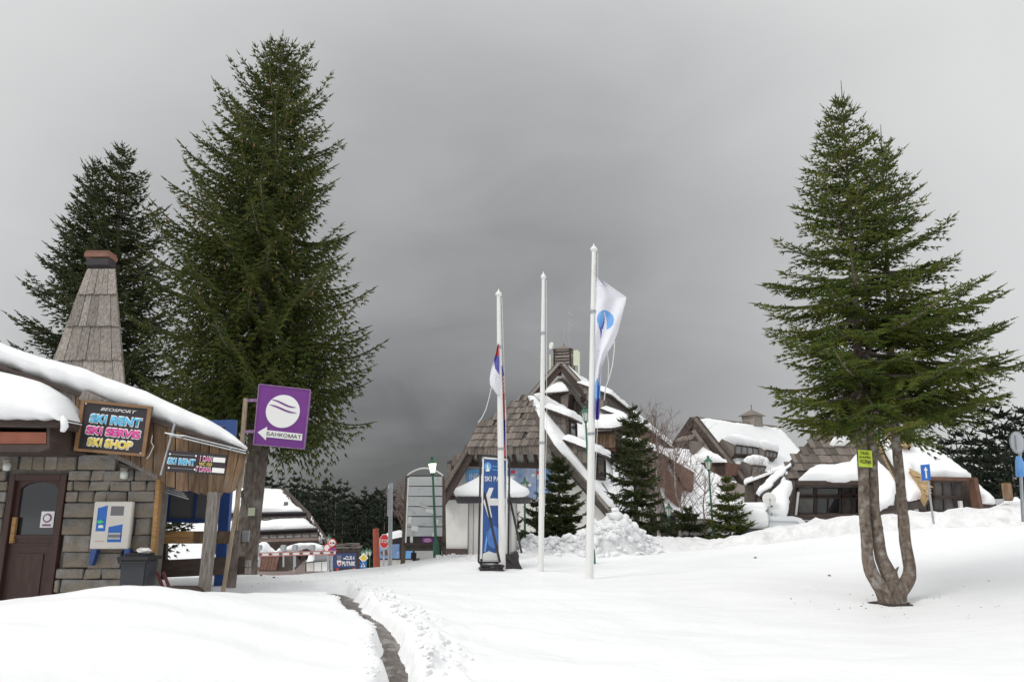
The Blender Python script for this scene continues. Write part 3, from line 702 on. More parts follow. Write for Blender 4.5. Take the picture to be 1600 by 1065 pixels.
small_spruce(873, 712, 850, 26, .98, 42, 'dense bushy spruce between the middle and right flagpoles', nl=180)
small_spruce(838, 775, 856, 26.5, .7, 43, 'small dark spruce close behind the middle flagpole', nl=55)
small_spruce(800, 800, 862, 25, .5, 44, 'low spruce just right of the round white kiosk', nl=40)
small_spruce(1136, 748, 846, 27, .85, 45, 'fresh green young spruce beside the green lamp post and the parked van', m=NEED1, nl=80)
small_spruce(1075, 795, 846, 28, .9, 46, 'low wide spruce left of the green lamp post', nl=60)
small_spruce(1040, 812, 850, 27.5, .45, 47, 'stunted little spruce at the foot of the bare birch', nl=30)
# woods: a few low-detail spruces, copied as individuals
def far_proto(seed, H, R, m, nl=60):
    rg = np.random.default_rng(seed); t = thing('spruce_tree', (0, 0, 0), '', 'spruce tree')
    s = crown_arrays((0, 0, H), H*.93, 1, lambda q: float(np.interp(q, [0, .1, .5, .8, 1], [R*.85, R, R*.62, R*.27, .05])), rg, nl, lat=.6, sl=.7, shoot_step=.6, e_top=35, e_bot=-12, curl=.25, hang=.3, whorl=.9, dense=1, rvar=.4)
    mb = MB(); mb.tube([(0, 0, -.5), (0, 0, H*.9)], [.2, .03], 6); mb.build('trunk', BARK, t)
    crown_mesh('crown', [s], m, t, rg, nn=4, nlen=.26, nwid=.16, core=.12); return t
def dup(t, loc, rz, sc, label, group):
    o = t.copy(); COL.objects.link(o); o.location = loc; o.rotation_euler = (0, 0, rz); o.scale = (sc[0], sc[0], sc[1]); o['label'] = label; o['group'] = group
    for c in t.children:
        d = c.copy(); COL.objects.link(d); d.parent = o
        for e in c.children: g = e.copy(); COL.objects.link(g); g.parent = d
    return o
protos = [far_proto(60+i, h, rr, NEED4) for i, (h, rr) in enumerate(((13, 1.9), (12, 2.1), (14, 1.8), (11, 1.9)))]
r = random.Random(5); used = set()
def place_far(loc, s, label, group, k=None):
    k = r.randrange(4) if k is None else k; p = protos[k]
    if k not in used:
        used.add(k); p.location = loc; p.scale = (s[0], s[0], s[1]); p['label'] = label; p['group'] = group; return p
    return dup(p, loc, r.uniform(0, 6.28), s, label, group)
# left hillside wood, rows climbing away from the square
for Yr, u0, u1, n_, tipv in ((185, 385, 640, 34, lambda u: 742+(u-390)*.22), (150, 385, 640, 34, lambda u: 752+(u-390)*.20), (118, 470, 700, 26, lambda u: 776+max(0, u-560)*.22), (100, 530, 730, 17, lambda u: 776+max(0, u-600)*.25)):
    for i in range(n_):
        u = u0+(u1-u0)*(i+r.uniform(.1, .9))/n_; Yq = Yr+r.uniform(-7, 7); tp = P(u, tipv(u)+r.uniform(-9, 12), Yq)
        H = r.uniform(14, 18); place_far((tp.x, tp.y, tp.z-H), (H/12.5*.95, H/12.5), 'dark spruce in the wood on the far left hillside', 'spruces of the left hillside wood')
for i, (u, v, Yq, H) in enumerate(((1462, 672, 62, 9), (1490, 660, 58, 9), (1512, 655, 60, 10), (1536, 640, 57, 10), (1560, 628, 55, 10.5), (1585, 652, 58, 10), (1478, 690, 55, 8), (1524, 672, 54, 8.5), (1550, 668, 52, 8.5), (1600, 640, 53, 10), (1625, 620, 52, 11), (1655, 640, 55, 10), (1500, 700, 52, 7.5), (1575, 690, 50, 8), (1690, 620, 55, 11))):
    tp = P(u, v, Yq); place_far((tp.x, tp.y, tp.z-H), (H/12.5*1.15, H/12.5), 'dark spruce in the wood at the right edge behind the tent roof', 'spruces of the right wood')
# bare trees
def bare_tree(u, vt, vb, Y, seed, label, m, spread=.5, n0=6, thick=.06):
    rg = np.random.default_rng(seed); top = P(u, vt, Y); base = P(u, vb, Y); H = top.z-base.z
    t = thing('bare_tree', base, label, 'bare tree'); tr = MB(); br = MB()
    pts = [base+Vector((rg.normal(0, .03)*k, 0, H*k/6)) for k in range(7)]
    tr.tube(pts, [thick*(1-.8*k/6) for k in range(7)], 7); tr.build('trunk', m, t, smooth=True)
    def grow(p, d, l, rad, dep):
        q = [p]; dd = Vector(d)
        for k in range(4):
            dd = (dd+Vector(rg.normal(0, .12, 3))+Vector((0, 0, .06))).normalized(); q.append(q[-1]+dd*l/4)
        br.tube(q, [rad, rad*.85, rad*.7, rad*.5, rad*.3], 3, cap=False)
        if dep > 0:
            for k in range(rg.integers(4, 7)):
                i = rg.integers(1, 5); nd = (dd+Vector(rg.normal(0, .55, 3))).normalized(); grow(q[i], nd, l*rg.uniform(.4, .65), rad*.55, dep-1)
    for k in range(n0*3):
        f = .2+.75*k/(n0*3); i = int(f*6); a = k*2.4; p = pts[i].lerp(pts[min(i+1, 6)], f*6-i)
        grow(p, Vector((math.cos(a)*spread, math.sin(a)*spread, .75)).normalized(), H*(.42*(1-f)+.16), thick*.32, 2)
    br.build('branches', TWIG, t, stuff=True); return t
bare_tree(1030, 662, 845, 30, 71, 'tall bare birch with pale bark and a fan of purple-brown twigs', BIRCH, .45, 7, .07)
bare_tree(1066, 700, 846, 29, 72, 'bare young tree with leaning pale stem, left of the green lamp post', BIRCH, .6, 7, .055)
bare_tree(1005, 740, 850, 28.5, 73, 'small bare tree behind the slim spruce', TWIG, .6, 4, .04)
bare_tree(1100, 730, 846, 31, 76, 'bare brown tree just behind the green lamp post head', TWIG, .8, 6, .04)
bare_tree(632, 755, 868, 48, 74, 'reddish bare tree behind the tall slatted notice board', TWIG, .8, 8, .08)
bare_tree(1195, 722, 815, 32, 75, 'thin bare sapling by the low shingled annex', TWIG, .5, 3, .03)
# ---------------------------------------------------------------- the stone hut with the ski rental signs
YW = 12.0
def W(u, v, y=YW): return P(u, v, y)
hut = thing('stone_hut', (W(100, 900).x, YW, gz(W(100, 900).x, 11.7)), 'low stone hut with brown board gable under thick snow, housing the ski rental', 'hut')
R_ = random.Random(12)
# core wall, with the door opening left free
xr = W(243, 820).x; xl = W(-330, 820).x; dx0 = W(8, 820).x; dx1 = W(98, 820).x; dz1 = W(58, 741).z; zb = -.3; zt = W(245, 735).z
def wtop(x): return W(245, 742).z+(W(245, 742).x-x)*.30
mb = MB()
mb.prism([(xl, YW+.05, zb), (dx0, YW+.05, zb), (dx0, YW+.05, dz1), (dx1, YW+.05, dz1), (dx1, YW+.05, zb), (xr, YW+.05, zb), (xr, YW+.05, wtop(xr)), (xl, YW+.05, wtop(xl))], (0, .3, 0))
mb.prism([(xr-.01, YW+.35, zb), (xr-.5, YW+.35, zb), (xr-.5, YW+.35, wtop(xr)), (xr-.01, YW+.35, wtop(xr))], (-2.4, 5, 0))
mb.box(((xl+dx0)/2, YW+1.2, 1.2), (.1, .1, .1))
mb.build('wall', MORTAR, hut)
z = 0.0-.25; row = 0
while z < wtop(xl):
    hb = R_.uniform(.15, .27); x = xl+R_.random()*.3
    while x < xr:
        wb = R_.uniform(.18, .62); x2 = min(x+wb, xr); cx = (x+x2)/2
        if z+hb*.5 < wtop(cx) and x2-x > .08 and not (x2 > dx0-.02 and x < dx1+.02 and z < dz1):
            b = MB(); b.box((0, 0, 0), (x2-x-.013, .12, hb-.012))
            o = b.build('stone_block', STONE, bevel=.009); o.parent = hut; o.location = Vector((cx, YW+R_.uniform(-.010, .022), z+hb/2))-hut.location
            o.rotation_euler = (R_.uniform(-.02, .02), R_.uniform(-.012, .012), R_.uniform(-.02, .02))
            for v in o.data.vertices: v.co.x += .014*math.sin(v.co.z*31+cx*7); v.co.z += .008*math.sin(v.co.x*17+cx*9)
        elif z < dz1 and (x2 > dx0-.02 and x < dx1+.02):
            for a, c in ((x, dx0-.01), (dx1+.01, x2)):
                if c-a > .08:
                    b = MB(); b.box((0, 0, 0), (c-a-.02, .12, hb-.02)); o = b.build('stone_block', STONE, bevel=.009); o.parent = hut; o.location = Vector(((a+c)/2, YW+R_.uniform(-.01, .01), z+hb/2))-hut.location
        x = x2
    z += hb; row += 1
# door
dc = (dx0+dx1)/2; dw = dx1-dx0; z0 = zb+.25
mb = MB(); fr = .09
for a in ((dx0+fr/2, fr), (dx1-fr/2, fr)): mb.box((a[0], YW+.02, (dz1+z0)/2), (a[1], .16, dz1-z0))
mb.box((dc, YW+.021, dz1-fr/2), (dw-2*fr, .16, fr)); door = mb.build('door', DOORW, hut, bevel=.006)
zl = W(58, 835).z
def dpart(mb, nm, m): return mb.build(nm, m, door)
mb = MB(); x0, x1 = dx0+fr, dx1-fr; stile = .055
mb.box(((x0+x1)/2, YW+.05, (zl+z0)/2), (x1-x0, .05, zl-z0)); mb.box((x0+stile/2, YW+.045, (zl+dz1-fr)/2), (stile, .05, dz1-fr-zl)); mb.box((x1-stile/2, YW+.045, (zl+dz1-fr)/2), (stile, .05, dz1-fr-zl))
gx0, gx1 = x0+stile, x1-stile; zt_ = dz1-fr
arch = [(gx0, YW+.02, zt_), (gx0, YW+.02, zt_-.12)]+[(gx0+(gx1-gx0)*k/8, YW+.02, zt_-.12+.10*math.sin(math.pi*k/8)**.6) for k in range(1, 8)]+[(gx1, YW+.02, zt_-.12), (gx1, YW+.02, zt_)]
mb.prism(arch, (0, .05, 0)); mb.box(((x0+x1)/2, YW+.018, zl-.03), (x1-x0, .03, .05)); mb.box(((x0+x1)/2, YW+.02, (zl+z0)/2-.05), (x1-x0-.3, .03, zl-z0-.45))
mb.box(((x0+x1)/2, YW+.02, zl-.14), (x1-x0, .02, .03), m=None); dpart(mb, 'door_leaf', DOORW)
mb = MB(); mb.box(((gx0+gx1)/2, YW+.062, (zl+zt_)/2), (gx1-gx0+.02, .008, zt_-zl)); dpart(mb, 'pane', GLASSD)
mb = MB(); mb.box((x0+.05, YW-.0, zl+.07), (.06, .05, .38)); dpart(mb, 'handle', WOCHRE)
mb = MB(); mb.box((W(71, 811).x, YW+.050, W(71, 811).z), (.20, .006, .24)); st_ = dpart(mb, 'sticker', FLAGL); st_.data.materials.clear(); st_.data.materials.append(WHITEP)
mb = MB(); mb.disc((W(71, 811).x, YW+.044, W(71, 811).z+.02), .068, (0, -1, 0), .003, 20); mb.box((W(71, 811).x, YW+.0445, W(71, 811).z-.085), (.13, .003, .03)); dpart(mb, 'sticker_emblem', mat('sticker_plum', (.25, .10, .22), .5))
mb = MB(); mb.disc((W(71, 811).x, YW+.040, W(71, 811).z+.02), .045, (0, -1, 0), .003, 20); dpart(mb, 'sticker_emblem', WHITEP)
mb = MB(); mb.box((dc, YW-.05, z0+.02), (dw+.1, .5, .14)); mb.build('step', WDARK, hut)
# gable boards: each one a plank between the roof edge and the ragged lower line
YF = 11.62
top_l = [(-330, 460), (-60, 546), (0, 566), (120, 610), (180, 630), (240, 652), (300, 676), (388, 706)]
bot_l = [(-330, 590), (0, 642), (60, 655), (118, 684), (170, 706), (250, 742), (262, 762), (330, 774), (362, 768), (372, 762), (388, 712)]
def li(l, u):
    return float(np.interp(u, [a[0] for a in l], [a[1] for a in l]))
u = -330; k = 0
while u < 384:
    wd = R_.uniform(13, 20) if u > 100 else R_.uniform(18, 28)
    u2 = min(u+wd, 386); f = max(0, (u-300)/86)
    du = 18*f         # the last boards fan out at the corner
    a = W(u, li(top_l, u)+4, YF); b = W(u2, li(top_l, u2)+4, YF); c = W(u2-du*1.2, li(bot_l, u2-du)+R_.uniform(-3, 3), YF); d = W(u-du*1.0, li(bot_l, u-du)+R_.uniform(-3, 3), YF)
    off = Vector((0, R_.uniform(-.012, .012), 0)); g = Vector((.006, 0, 0))
    mb = MB(); mb.prism([p+off for p in (a+g, b-g, c-g, d+g)], (0, .028, 0)); o = mb.build('plank', WBROWN if u > 95 else WGREY, hut, bevel=.003)
    ctr = (a+b+c+d)/4-hut.location; o.data.transform(Matrix.Translation(-ctr)); o.location = ctr
    u = u2; k += 1
mb = MB()
mb.prism([W(u_, v_, YF+.035) for u_, v_ in ((-330, 470), (386, 712), (352, 768), (262, 764), (246, 742), (118, 690), (60, 662), (-330, 600))], (0, .03, 0)); mb.build('backing_board', WDARK, hut)
mb = MB(); mb.beam(W(128, 604+12, 11.56), W(190, 645, 11.56), .16, .05, up=(0, 1, 0)); mb.build('loose_plank', WGREY, hut)
mb = MB(); mb.beam(W(92, 664, 11.72), W(252, 742, 11.72), .13, .14, up=(0, 1, 0)); mb.build('gutter_beam', METAL if False else WGREY, hut)
mb = MB(); mb.prism([W(-330, 455, 11.55), W(-330, 461, 11.55), W(386, 710, 11.55), W(388, 704, 11.55)], (-2.6, 5.6, 0)); mb.build('roof', WDARK, hut)
# thick snow on the hut roof, lofted back along the slope
up_l = [(-340, 405), (-60, 506), (0, 532), (40, 547), (80, 560), (130, 572), (180, 592), (230, 610), (280, 632), (320, 650), (350, 667), (372, 682), (388, 697)]
N_ = 70; us = np.linspace(-340, 389, N_)
rings = []
for dy, ins, drop in ((.10, 1.0, 1), (-.02, .82, .9), (-.10, .5, .55), (-.06, .2, .22), (.15, 0, .03), (.5, 0, 0), (2, 0, -.01), (4, 0, -.0), (6.2, 0, .0)):
    rg_ = []
    for u in us:
        a = W(u, li(up_l, u)+.8*math.sin(u*.05)+.4*math.sin(u*.13), YF); b = W(u, li(top_l, u)+1+1.6*math.sin(u*.16+1), YF); p = b.lerp(a, 1-ins) if dy < .2 else a
        rg_.append(Vector((p.x-.5*max(dy, 0), YF+dy+.02*math.sin(u*.13), p.z)))
    rings.append(rg_)
V_ = [p for r_ in rings for p in r_]; F_ = [(a*N_+i, a*N_+i+1, (a+1)*N_+i+1, (a+1)*N_+i) for a in range(len(rings)-1) for i in range(N_-1)]
F_.append(tuple([a*N_+N_-1 for a in range(len(rings))]))
mb = MB(); mb.add(V_, F_); mb.build('roof_snow', SNOW, hut, smooth=True)
# projecting entrance canopy at the left with its own heap of snow
can = thing('entrance_canopy', W(20, 690, 11.2), 'snow-laden entrance canopy with red-brown beam above the hut door', 'canopy')
mb = MB(); mb.prism([W(-330, 660, 10.9), W(88, 668, 10.9), W(100, 655, 11.0), W(98, 646, 11.2), W(-330, 640, 11.2)], (0, .9, 0)); mb.build('roof', WDARK, can)
mb = MB(); mb.prism([W(-330, 672, 10.95), W(72, 675, 10.95), W(72, 693, 10.95), W(-330, 694, 10.95)], (0, .12, 0)); mb.build('beam', DKRED if False else mat('red_brown_beam', (.26, .085, .05), .7, .25, 4), can)
mb = MB(); mb.prism([W(73, 668, 10.93), W(78, 668, 10.93), W(77, 700, 10.93), W(60, 706, 10.93), W(-330, 700, 10.93), W(-330, 695, 10.93), W(73, 694, 10.93)], (0, 1.0, 0)); mb.build('soffit', WDARK, can)
cu_l = [(-340, 520), (-60, 566), (0, 579), (25, 585), (50, 597), (72, 613), (88, 632), (96, 646), (100, 658)]
us = np.concatenate([np.linspace(-340, 60, 26), np.linspace(66, 100, 12)]); N_ = len(us); rings = []
for dy, ins in ((.22, 1.0), (.05, .96), (-.05, .85), (-.02, .6), (.10, .32), (.28, .1), (.45, 0), (.9, 0)):
    rg_ = []
    for u in us:
        a = W(u, li(cu_l, u), 11.0); b = W(u, min(657+1.5*math.sin(u*.2), 668), 11.0); p = b.lerp(a, 1-ins); rg_.append(Vector((p.x, 10.85+dy, p.z)))
    rings.append(rg_)
V_ = [p for r_ in rings for p in r_]; F_ = [(a*N_+i, a*N_+i+1, (a+1)*N_+i+1, (a+1)*N_+i) for a in range(len(rings)-1) for i in range(N_-1)]; F_.append(tuple(a*N_+N_-1 for a in range(len(rings))))
mb = MB(); mb.add(V_, F_); mb.build('snow_cap', SNOW, can, smooth=True)
mb = MB(); mb.tube([W(97, 650, 10.95), W(100, 658, 10.93), W(101, 666, 10.93), W(98, 672, 10.94), W(95, 673, 10.95)], [.02, .05, .055, .04, .015], 8); mb.build('hanging_snow', SNOW, can, smooth=True)
# wooden chimney of wide overlapping boards
ch = thing('wooden_chimney', W(140, 590, 14.2), 'tapering chimney clad in four tiers of grey boards with a clay cap', 'chimney')
YC = 14.0; rows = [(420, 136, 180), (457, 121, 182), (507, 103, 186), (560, 84, 190), (612, 62, 196)]
apex = W(160, 300, YC+.7)
for k in range(4):
    (va, la, ra), (vb, lb, rb) = rows[k], rows[k+1]
    n = 5 if k < 2 else 4+k; cuts = [0]+sorted((i+R_.uniform(-.25, .25))/n for i in range(1, n))+[1]
    for i in range(n):
        a, b = cuts[i], cuts[i+1]; yo = YC-.03*k*0
        def q(u0, u1, f, v, y): return W(u0+(u1-u0)*f, v, y)
        yt = YC+.55-.16*k; yb = YC+.55-.16*(k+1)-.045
        g = Vector((.004, 0, 0)); o_ = Vector((0, R_.uniform(-.006, .006), 0))
        mb = MB(); mb.prism([q(la, ra, a, va, yt)+g+o_, q(la, ra, b, va, yt)-g+o_, q(lb, rb, b, vb+2+R_.uniform(-1, 1.5), yb)-g+o_, q(lb, rb, a, vb+2+R_.uniform(-1, 1.5), yb)+g+o_], (0, .025, 0))
        o = mb.build('board', WGREY, ch, bevel=.002)
        c = sum((v.co for v in o.data.vertices), Vector())/len(o.data.vertices); o.data.transform(Matrix.Translation(-c)); o.location = c
    # side flank boards
for sgn in (0, 1):
    mb = MB(); tp_ = W(rows[0][1+sgn], rows[0][0], YC+.55); bt = W(rows[4][1+sgn], rows[4][0], YC-.09)
    hw = (W(180, 420, YC).x-W(136, 420, YC).x); hb_ = (W(196, 612, YC).x-W(62, 612, YC).x)
    mb.prism([tp_+Vector((0, .02, 0)), tp_+Vector((-.62*hw, .02+hw, 0)), bt+Vector((-.62*hb_, hb_, 0)), bt+Vector((0, .03, 0))], (.02 if not sgn else -.02, 0, 0)); mb.build('side_board', WGREY, ch)
mb = MB(); c0 = W(158, 412, YC+.75); mb.box(c0, (.44, .3, .14)); mb.build('flue', BLACKP, ch)
mb = MB(); c0 = W(158, 402, YC+.8); mb.box(c0, (.50, .36, .10)); mb.box(c0+Vector((0, 0, .07)), (.47, .33, .045)); mb.build('cap', TILER, ch, bevel=.01)
# cash machine
zc = lambda u, v: W(u, v, 11.8)
atm = thing('cash_machine', zc(178, 857), 'cream wall cash machine with blue panels and blue feet on the stone wall', 'cash machine')
axl, axr, azt, azb = zc(148, 784).x, zc(208, 784).x, zc(178, 783).z, zc(178, 857).z; YA = 11.8; aw = axr-axl; ah = azt-azb; acx = (axl+axr)/2
mb = MB(); mb.box((acx, YA+.035, (azt+azb)/2), (aw, .08, ah)); mb.build('housing', CREAM, atm, bevel=.012)
def A(fx, fz): return Vector((axl+aw*fx, YA-.006, azb+ah*fz))
YF2 = .012
mb = MB(); mb.prism([A(.11, .37), A(.11, .86), A(.36, .92), A(.36, .37)], (0, YF2, 0)); mb.build('screen_panel', BLUEP if False else INKB, atm)
mb = MB(); mb.prism([A(.44, .14), A(.44, .46), A(.80, .52), A(.80, .14)], (0, YF2, 0)); mb.build('slot_panel', INKB, atm)
mb = MB(); mb.prism([A(.45, .70), A(.45, .90), A(.79, .90), A(.79, .70)], (0, YF2, 0)); mb.build('screen', SCREEN, atm)
for a, b, m in ((.30, .34, METAL), (.24, .30, GREYP), (.20, .24, METAL)):
    mb = MB(); c = A(.62, (a+b)/2); mb.box(c+Vector((0, -.008, 0)), (aw*.31, .014, ah*(b-a))); mb.build('card_slot', m, atm)
mb = MB(); c = A(.21, .57); mb.prism([c+Vector((-.055, -.006, 0)), c+Vector((0, -.006, .03)), c+Vector((.055, -.006, 0)), c+Vector((0, -.006, -.03))], (0, .006, 0)); mb.build('green_mark', GREENS, atm)
mb = MB(); mb.prism([A(.17, .44)-Vector((0, .006, 0)), A(.19, .50)-Vector((0, .006, 0)), A(.29, .50)-Vector((0, .006, 0)), A(.31, .44)-Vector((0, .006, 0))], (0, .006, 0)); mb.build('card_mark', WHITEP, atm)
mb = MB(); mb.box(A(.24, .16), (.13, .006, .012)); mb.build('small_print', mat('pale_print', (.5, .35, .33), .5), atm)
for sx in (.03, .88):
    mb = MB(); p = A(sx, 0); mb.prism([p+Vector((0, .02, 0)), p+Vector((.09, .02, 0)), p+Vector((.04 if sx < .5 else .06, .02, -.24)), p+Vector((.0 if sx < .5 else .03, .02, -.24))], (0, .1, 0)); mb.build('foot', BLUEP, atm)
# bin
bx = W(217, 890, 11.5); gb = gz(bx.x, 11.5)
bn = thing('rubbish_bin', (bx.x, 11.5, gb), 'dark grey plastic rubbish bin with crumpled paper on its lid', 'bin')
zt2 = W(217, 873, 11.5).z
mb = MB(); h_ = zt2-gb+.05
mb.add([(bx.x+sx*wv, 11.5+sy*wv, zv) for zv, wv in ((gb-.1, .15), (zt2, .19)) for sx, sy in ((-1, -1), (1, -1), (1, 1), (-1, 1))], [(0, 1, 5, 4), (1, 2, 6, 5), (2, 3, 7, 6), (3, 0, 4, 7), (3, 2, 1, 0), (4, 5, 6, 7)])
mb.build('body', BINP, bn, bevel=.02)
mb = MB(); mb.box((bx.x, 11.49, zt2+.02), (.44, .44, .05)); mb.box((bx.x-.03, 11.55, zt2+.06), (.3, .3, .05)); mb.tube([(bx.x-.22, 11.33, zt2-.02), (bx.x-.20, 11.27, zt2-.03), (bx.x+.2, 11.27, zt2-.03), (bx.x+.22, 11.33, zt2-.02)], .014, 6); mb.build('lid', BINL, bn, bevel=.01)
pg = np.random.default_rng(2); bm = bmesh.new(); bmesh.ops.create_icosphere(bm, subdivisions=2, radius=.08)
for v in bm.verts: v.co *= 1+pg.uniform(-.3, .3); v.co.z *= .5; v.co.x *= 1.3
me = bpy.data.meshes.new('crumpled_paper'); bm.to_mesh(me); me.materials.append(PAPER); bm.free()
o = bpy.data.objects.new('crumpled_paper', me); COL.objects.link(o); o.location = (bx.x+.06, 11.46, zt2+.12); tag(o, 'crumpled white paper lying on the bin lid', 'paper')
# the big rental sign, hung on the gable boards
def board_sign(nm, TL, TR, BR, BL, label, cat, back, frame=None, fw=.05, th=.03):
    c = (TL+TR+BR+BL)/4; t = thing(nm, c, label, cat); n = (TR-TL).cross(BL-TL).normalized()
    if n.y > 0: n = -n
    mb = MB(); mb.prism([TL, TR, BR, BL], -n*th); mb.build('board', back, t)
    if frame:
        ins = lambda p: p+(c-p)*(fw*1.6/(c-p).length)
        q = [TL, TR, BR, BL]
        for i in range(4):
            a, b = q[i], q[(i+1) % 4]; mb = MB(); mb.prism([a, b, ins(b), ins(a)], n*.022); mb.build('frame', frame, t)
    r = (TR-TL).normalized(); u = (TL-BL); u = (u-r*u.dot(r)).normalized()
    def at(fx, fy): return TL.lerp(TR, fx).lerp(BL.lerp(BR, fx), fy)
    return t, at, r, u, n
YS = 11.48
t, at, r_, u_, n_ = board_sign('rental_sign', W(128, 624, YS), W(238, 635, YS), W(227, 713, YS), W(116, 704, YS), 'square black and brown-framed ski rental sign with blue, pink and yellow lettering', 'sign', BLACKP, mat('brown_frame', (.24, .13, .06), .6, .2, 4), .042)
tw = (W(238, 635, YS)-W(128, 624, YS)).length
text('BEOSPORT', at(.54, .145), r_, u_, .045, WHITEP, t, width=.50*tw, lift=.006, shear=.3)
for s_, fy, sz, wd, fx, m in (('SKI RENT', .345, .125, .72, .52, CYANP), ('SKI SERVIS', .580, .118, .76, .51, PINKP), ('SKI SHOP', .805, .115, .62, .485, YELP)):
    text(s_, at(fx, fy), r_, u_, sz+.028, WHITEP, t, width=wd*tw+.028, lift=.003, ext=.004, off=.085)
    text(s_, at(fx, fy), r_, u_, sz, m, t, width=wd*tw, lift=.008, off=.045)
mb = MB()
for fx, fy in ((.07, .07), (.93, .94)): mb.disc(at(fx, fy), .012, (0, -1, 0), .01, 8)
mb.build('screw', WHITEP, t)
# the small price sign
YS = 11.42
t, at, r_, u_, n_ = board_sign('price_sign', W(262, 703, YS), W(354, 710, YS), W(351, 742, YS), W(259, 736, YS), 'small black ski rental price board with two empty white price fields', 'sign', BLACKP)
tw = (W(354, 710, YS)-W(262, 703, YS)).length
text('SKI RENT', at(.25, .49), r_, u_, .105, WHITEP, t, width=.47*tw, lift=.003, off=.08); text('SKI RENT', at(.25, .49), r_, u_, .085, CYANP, t, width=.45*tw, lift=.007, off=.045)
for s_, fx, fy, wd, m in (('1 DAN', .665, .27, .19, PINKP), ('VEĆ OD', .665, .51, .22, YELP), ('7 DANA', .64, .79, .25, PINKP)):
    if m is PINKP: text(s_, at(fx, fy), r_, u_, .085, WHITEP, t, width=wd*tw+.01, lift=.003, off=.05)
    text(s_, at(fx, fy), r_, u_, .06, m, t, width=wd*tw, lift=.007, off=.02)
for fy in (.28, .79):
    mb = MB(); c = at(.885, fy); mb.prism([c-r_*.09-u_*.035, c+r_*.09-u_*.035, c+r_*.09+u_*.035, c-r_*.09+u_*.035], n_*.006); mb.build('price_field', WHITEP, t)
for fx, fy in ((.05, .17), (.49, .17), (.05, .82), (.49, .82)):
    mb = MB(); mb.disc(at(fx, fy), .014, (0, -1, 0), .012, 10); mb.build('screw_cap', WHITEP, t)
for fy in (.17, .82):
    mb = MB(); mb.beam(at(.09, fy)-Vector((0, .004, 0)), at(.45, fy)-Vector((0, .004, 0)), .005); mb.build('wire', METAL, t)
# galvanised pipe rack
rk = thing('pipe_rack', W(262, 700, 11.40), 'galvanised pipe rack with a slanting double rail on the brown gable', 'pipe rack')
mb = MB(); mb.tube([W(274, 658, 11.45), W(251, 742, 11.45)], .017, 8); mb.build('upright', METAL, rk)
mb = MB(); mb.tube([W(258, 676, 11.42), W(270, 679, 11.38), W(290, 681, 11.36), W(384, 704, 11.36)], .011, 6); mb.build('rail', METAL, rk)
mb = MB(); mb.tube([W(268, 680, 11.45), W(284, 684, 11.44), W(384, 708, 11.44)], .011, 6); mb.build('rail', METAL, rk)
mb = MB(); mb.box(W(269, 679, 11.43), (.06, .05, .06))
for u in (284, 361): mb.box(W(u, 683+(u-284)*.24, 11.42), (.02, .06, .04))
mb.build('clamp', METAL, rk)
for i, (u, v, lb) in enumerate(((194, 741, 'small round lamp below the big rental sign'), (11, 728, 'small round lamp above the hut door'))):
    l = thing('wall_lamp', W(u, v, 11.9), lb, 'wall lamp'); mb = MB(); mb.lathe(W(u, v-6, 11.85), [(-.02, .05), (.04, .055), (.05, .02)], 10); mb.build('collar', WGREY, l)
    mb = MB(); mb.lathe(W(u, v, 11.85), [(-.07, .02), (-.06, .05), (0, .06), (.05, .05)], 12); mb.build('lamp_glass', LAMPG, l, smooth=True)
mb = MB(); mb.tube([W(238, 680, 11.58), W(236, 690, 11.54), W(240, 697, 11.55), W(233, 712, 11.55), W(229, 716, 11.56)], .007, 5); o = mb.build('cable', ROPE); tag(o, 'short white cable dangling on brown boards beside the rental sign', 'cable')
# porch beside the hut
gy = lambda u, v, Y: P(u, v, Y)
def plank_thing(nm, a, b, w_, h_, m, label, cat, up=(0, 1, 0), parent=None):
    mb = MB(); mb.beam(a, b, w_, h_, up=up); o = mb.build(nm, m, bevel=.006); recentre(o, b); tag(o, label, cat); return o
plank_thing('wooden_post', P(335, 768, 11.5), P(319, 926, 11.5), .16, .10, WGREY, 'leaning square grey post propping the gable corner of the hut', 'post')
plank_thing('wooden_post', P(381, 720, 11.7), P(347, 934, 11.7), .05, .05, WOLD, 'thin crooked yellowish pole leaning at the corner of the hut', 'pole')
plank_thing('wooden_post', P(370, 828, 12.4), P(361, 918, 12.4), .12, .10, BARK, 'short barky post beside the thin crooked pole', 'post')
plank_thing('wooden_post', P(250, 742, 11.9), P(238, 890, 11.9), .07, .10, WOCHRE, 'upright orange-brown door post on the right corner of the stone wall', 'post')
pf_ = thing('porch_fence', P(310, 900, 12.6), 'porch fence of two rough horizontal beams between the hut and the trunk', 'fence')
mb = MB(); mb.beam(P(240, 839, 12.6), P(302, 839, 12.6), .19, .05, up=(0, 1, 0)); mb.build('rail', WOCHRE, pf_, bevel=.006)
mb = MB(); mb.beam(P(300, 839, 12.64), P(382, 839, 12.64), .19, .05, up=(0, 1, 0)); mb.build('rail', WBROWN, pf_, bevel=.006)
mb = MB(); mb.beam(P(232, 889, 12.5), P(384, 882, 12.5), .26, .14, up=(0, 1, 0)); mb.build('beam', WDARK, pf_, bevel=.01)
mb = MB(); mb.beam(P(257, 848, 12.75), P(255, 905, 12.75), .09); mb.build('post', WDARK, pf_)
mb = MB(); mb.box(P(384, 837, 12.6), (.11, .03, .17)); mb.build('metal_plate', METAL, pf_)
mb = MB(); mb.box(P(384, 880, 12.5), (.14, .1, .10)); mb.box(P(384, 891, 12.5), (.14, .1, .09)); mb.build('block', WGREY, pf_)
tb = thing('wooden_bench', P(280, 930, 11.3), 'low grey plank bench on dark red legs half sunk in the snow', 'bench')
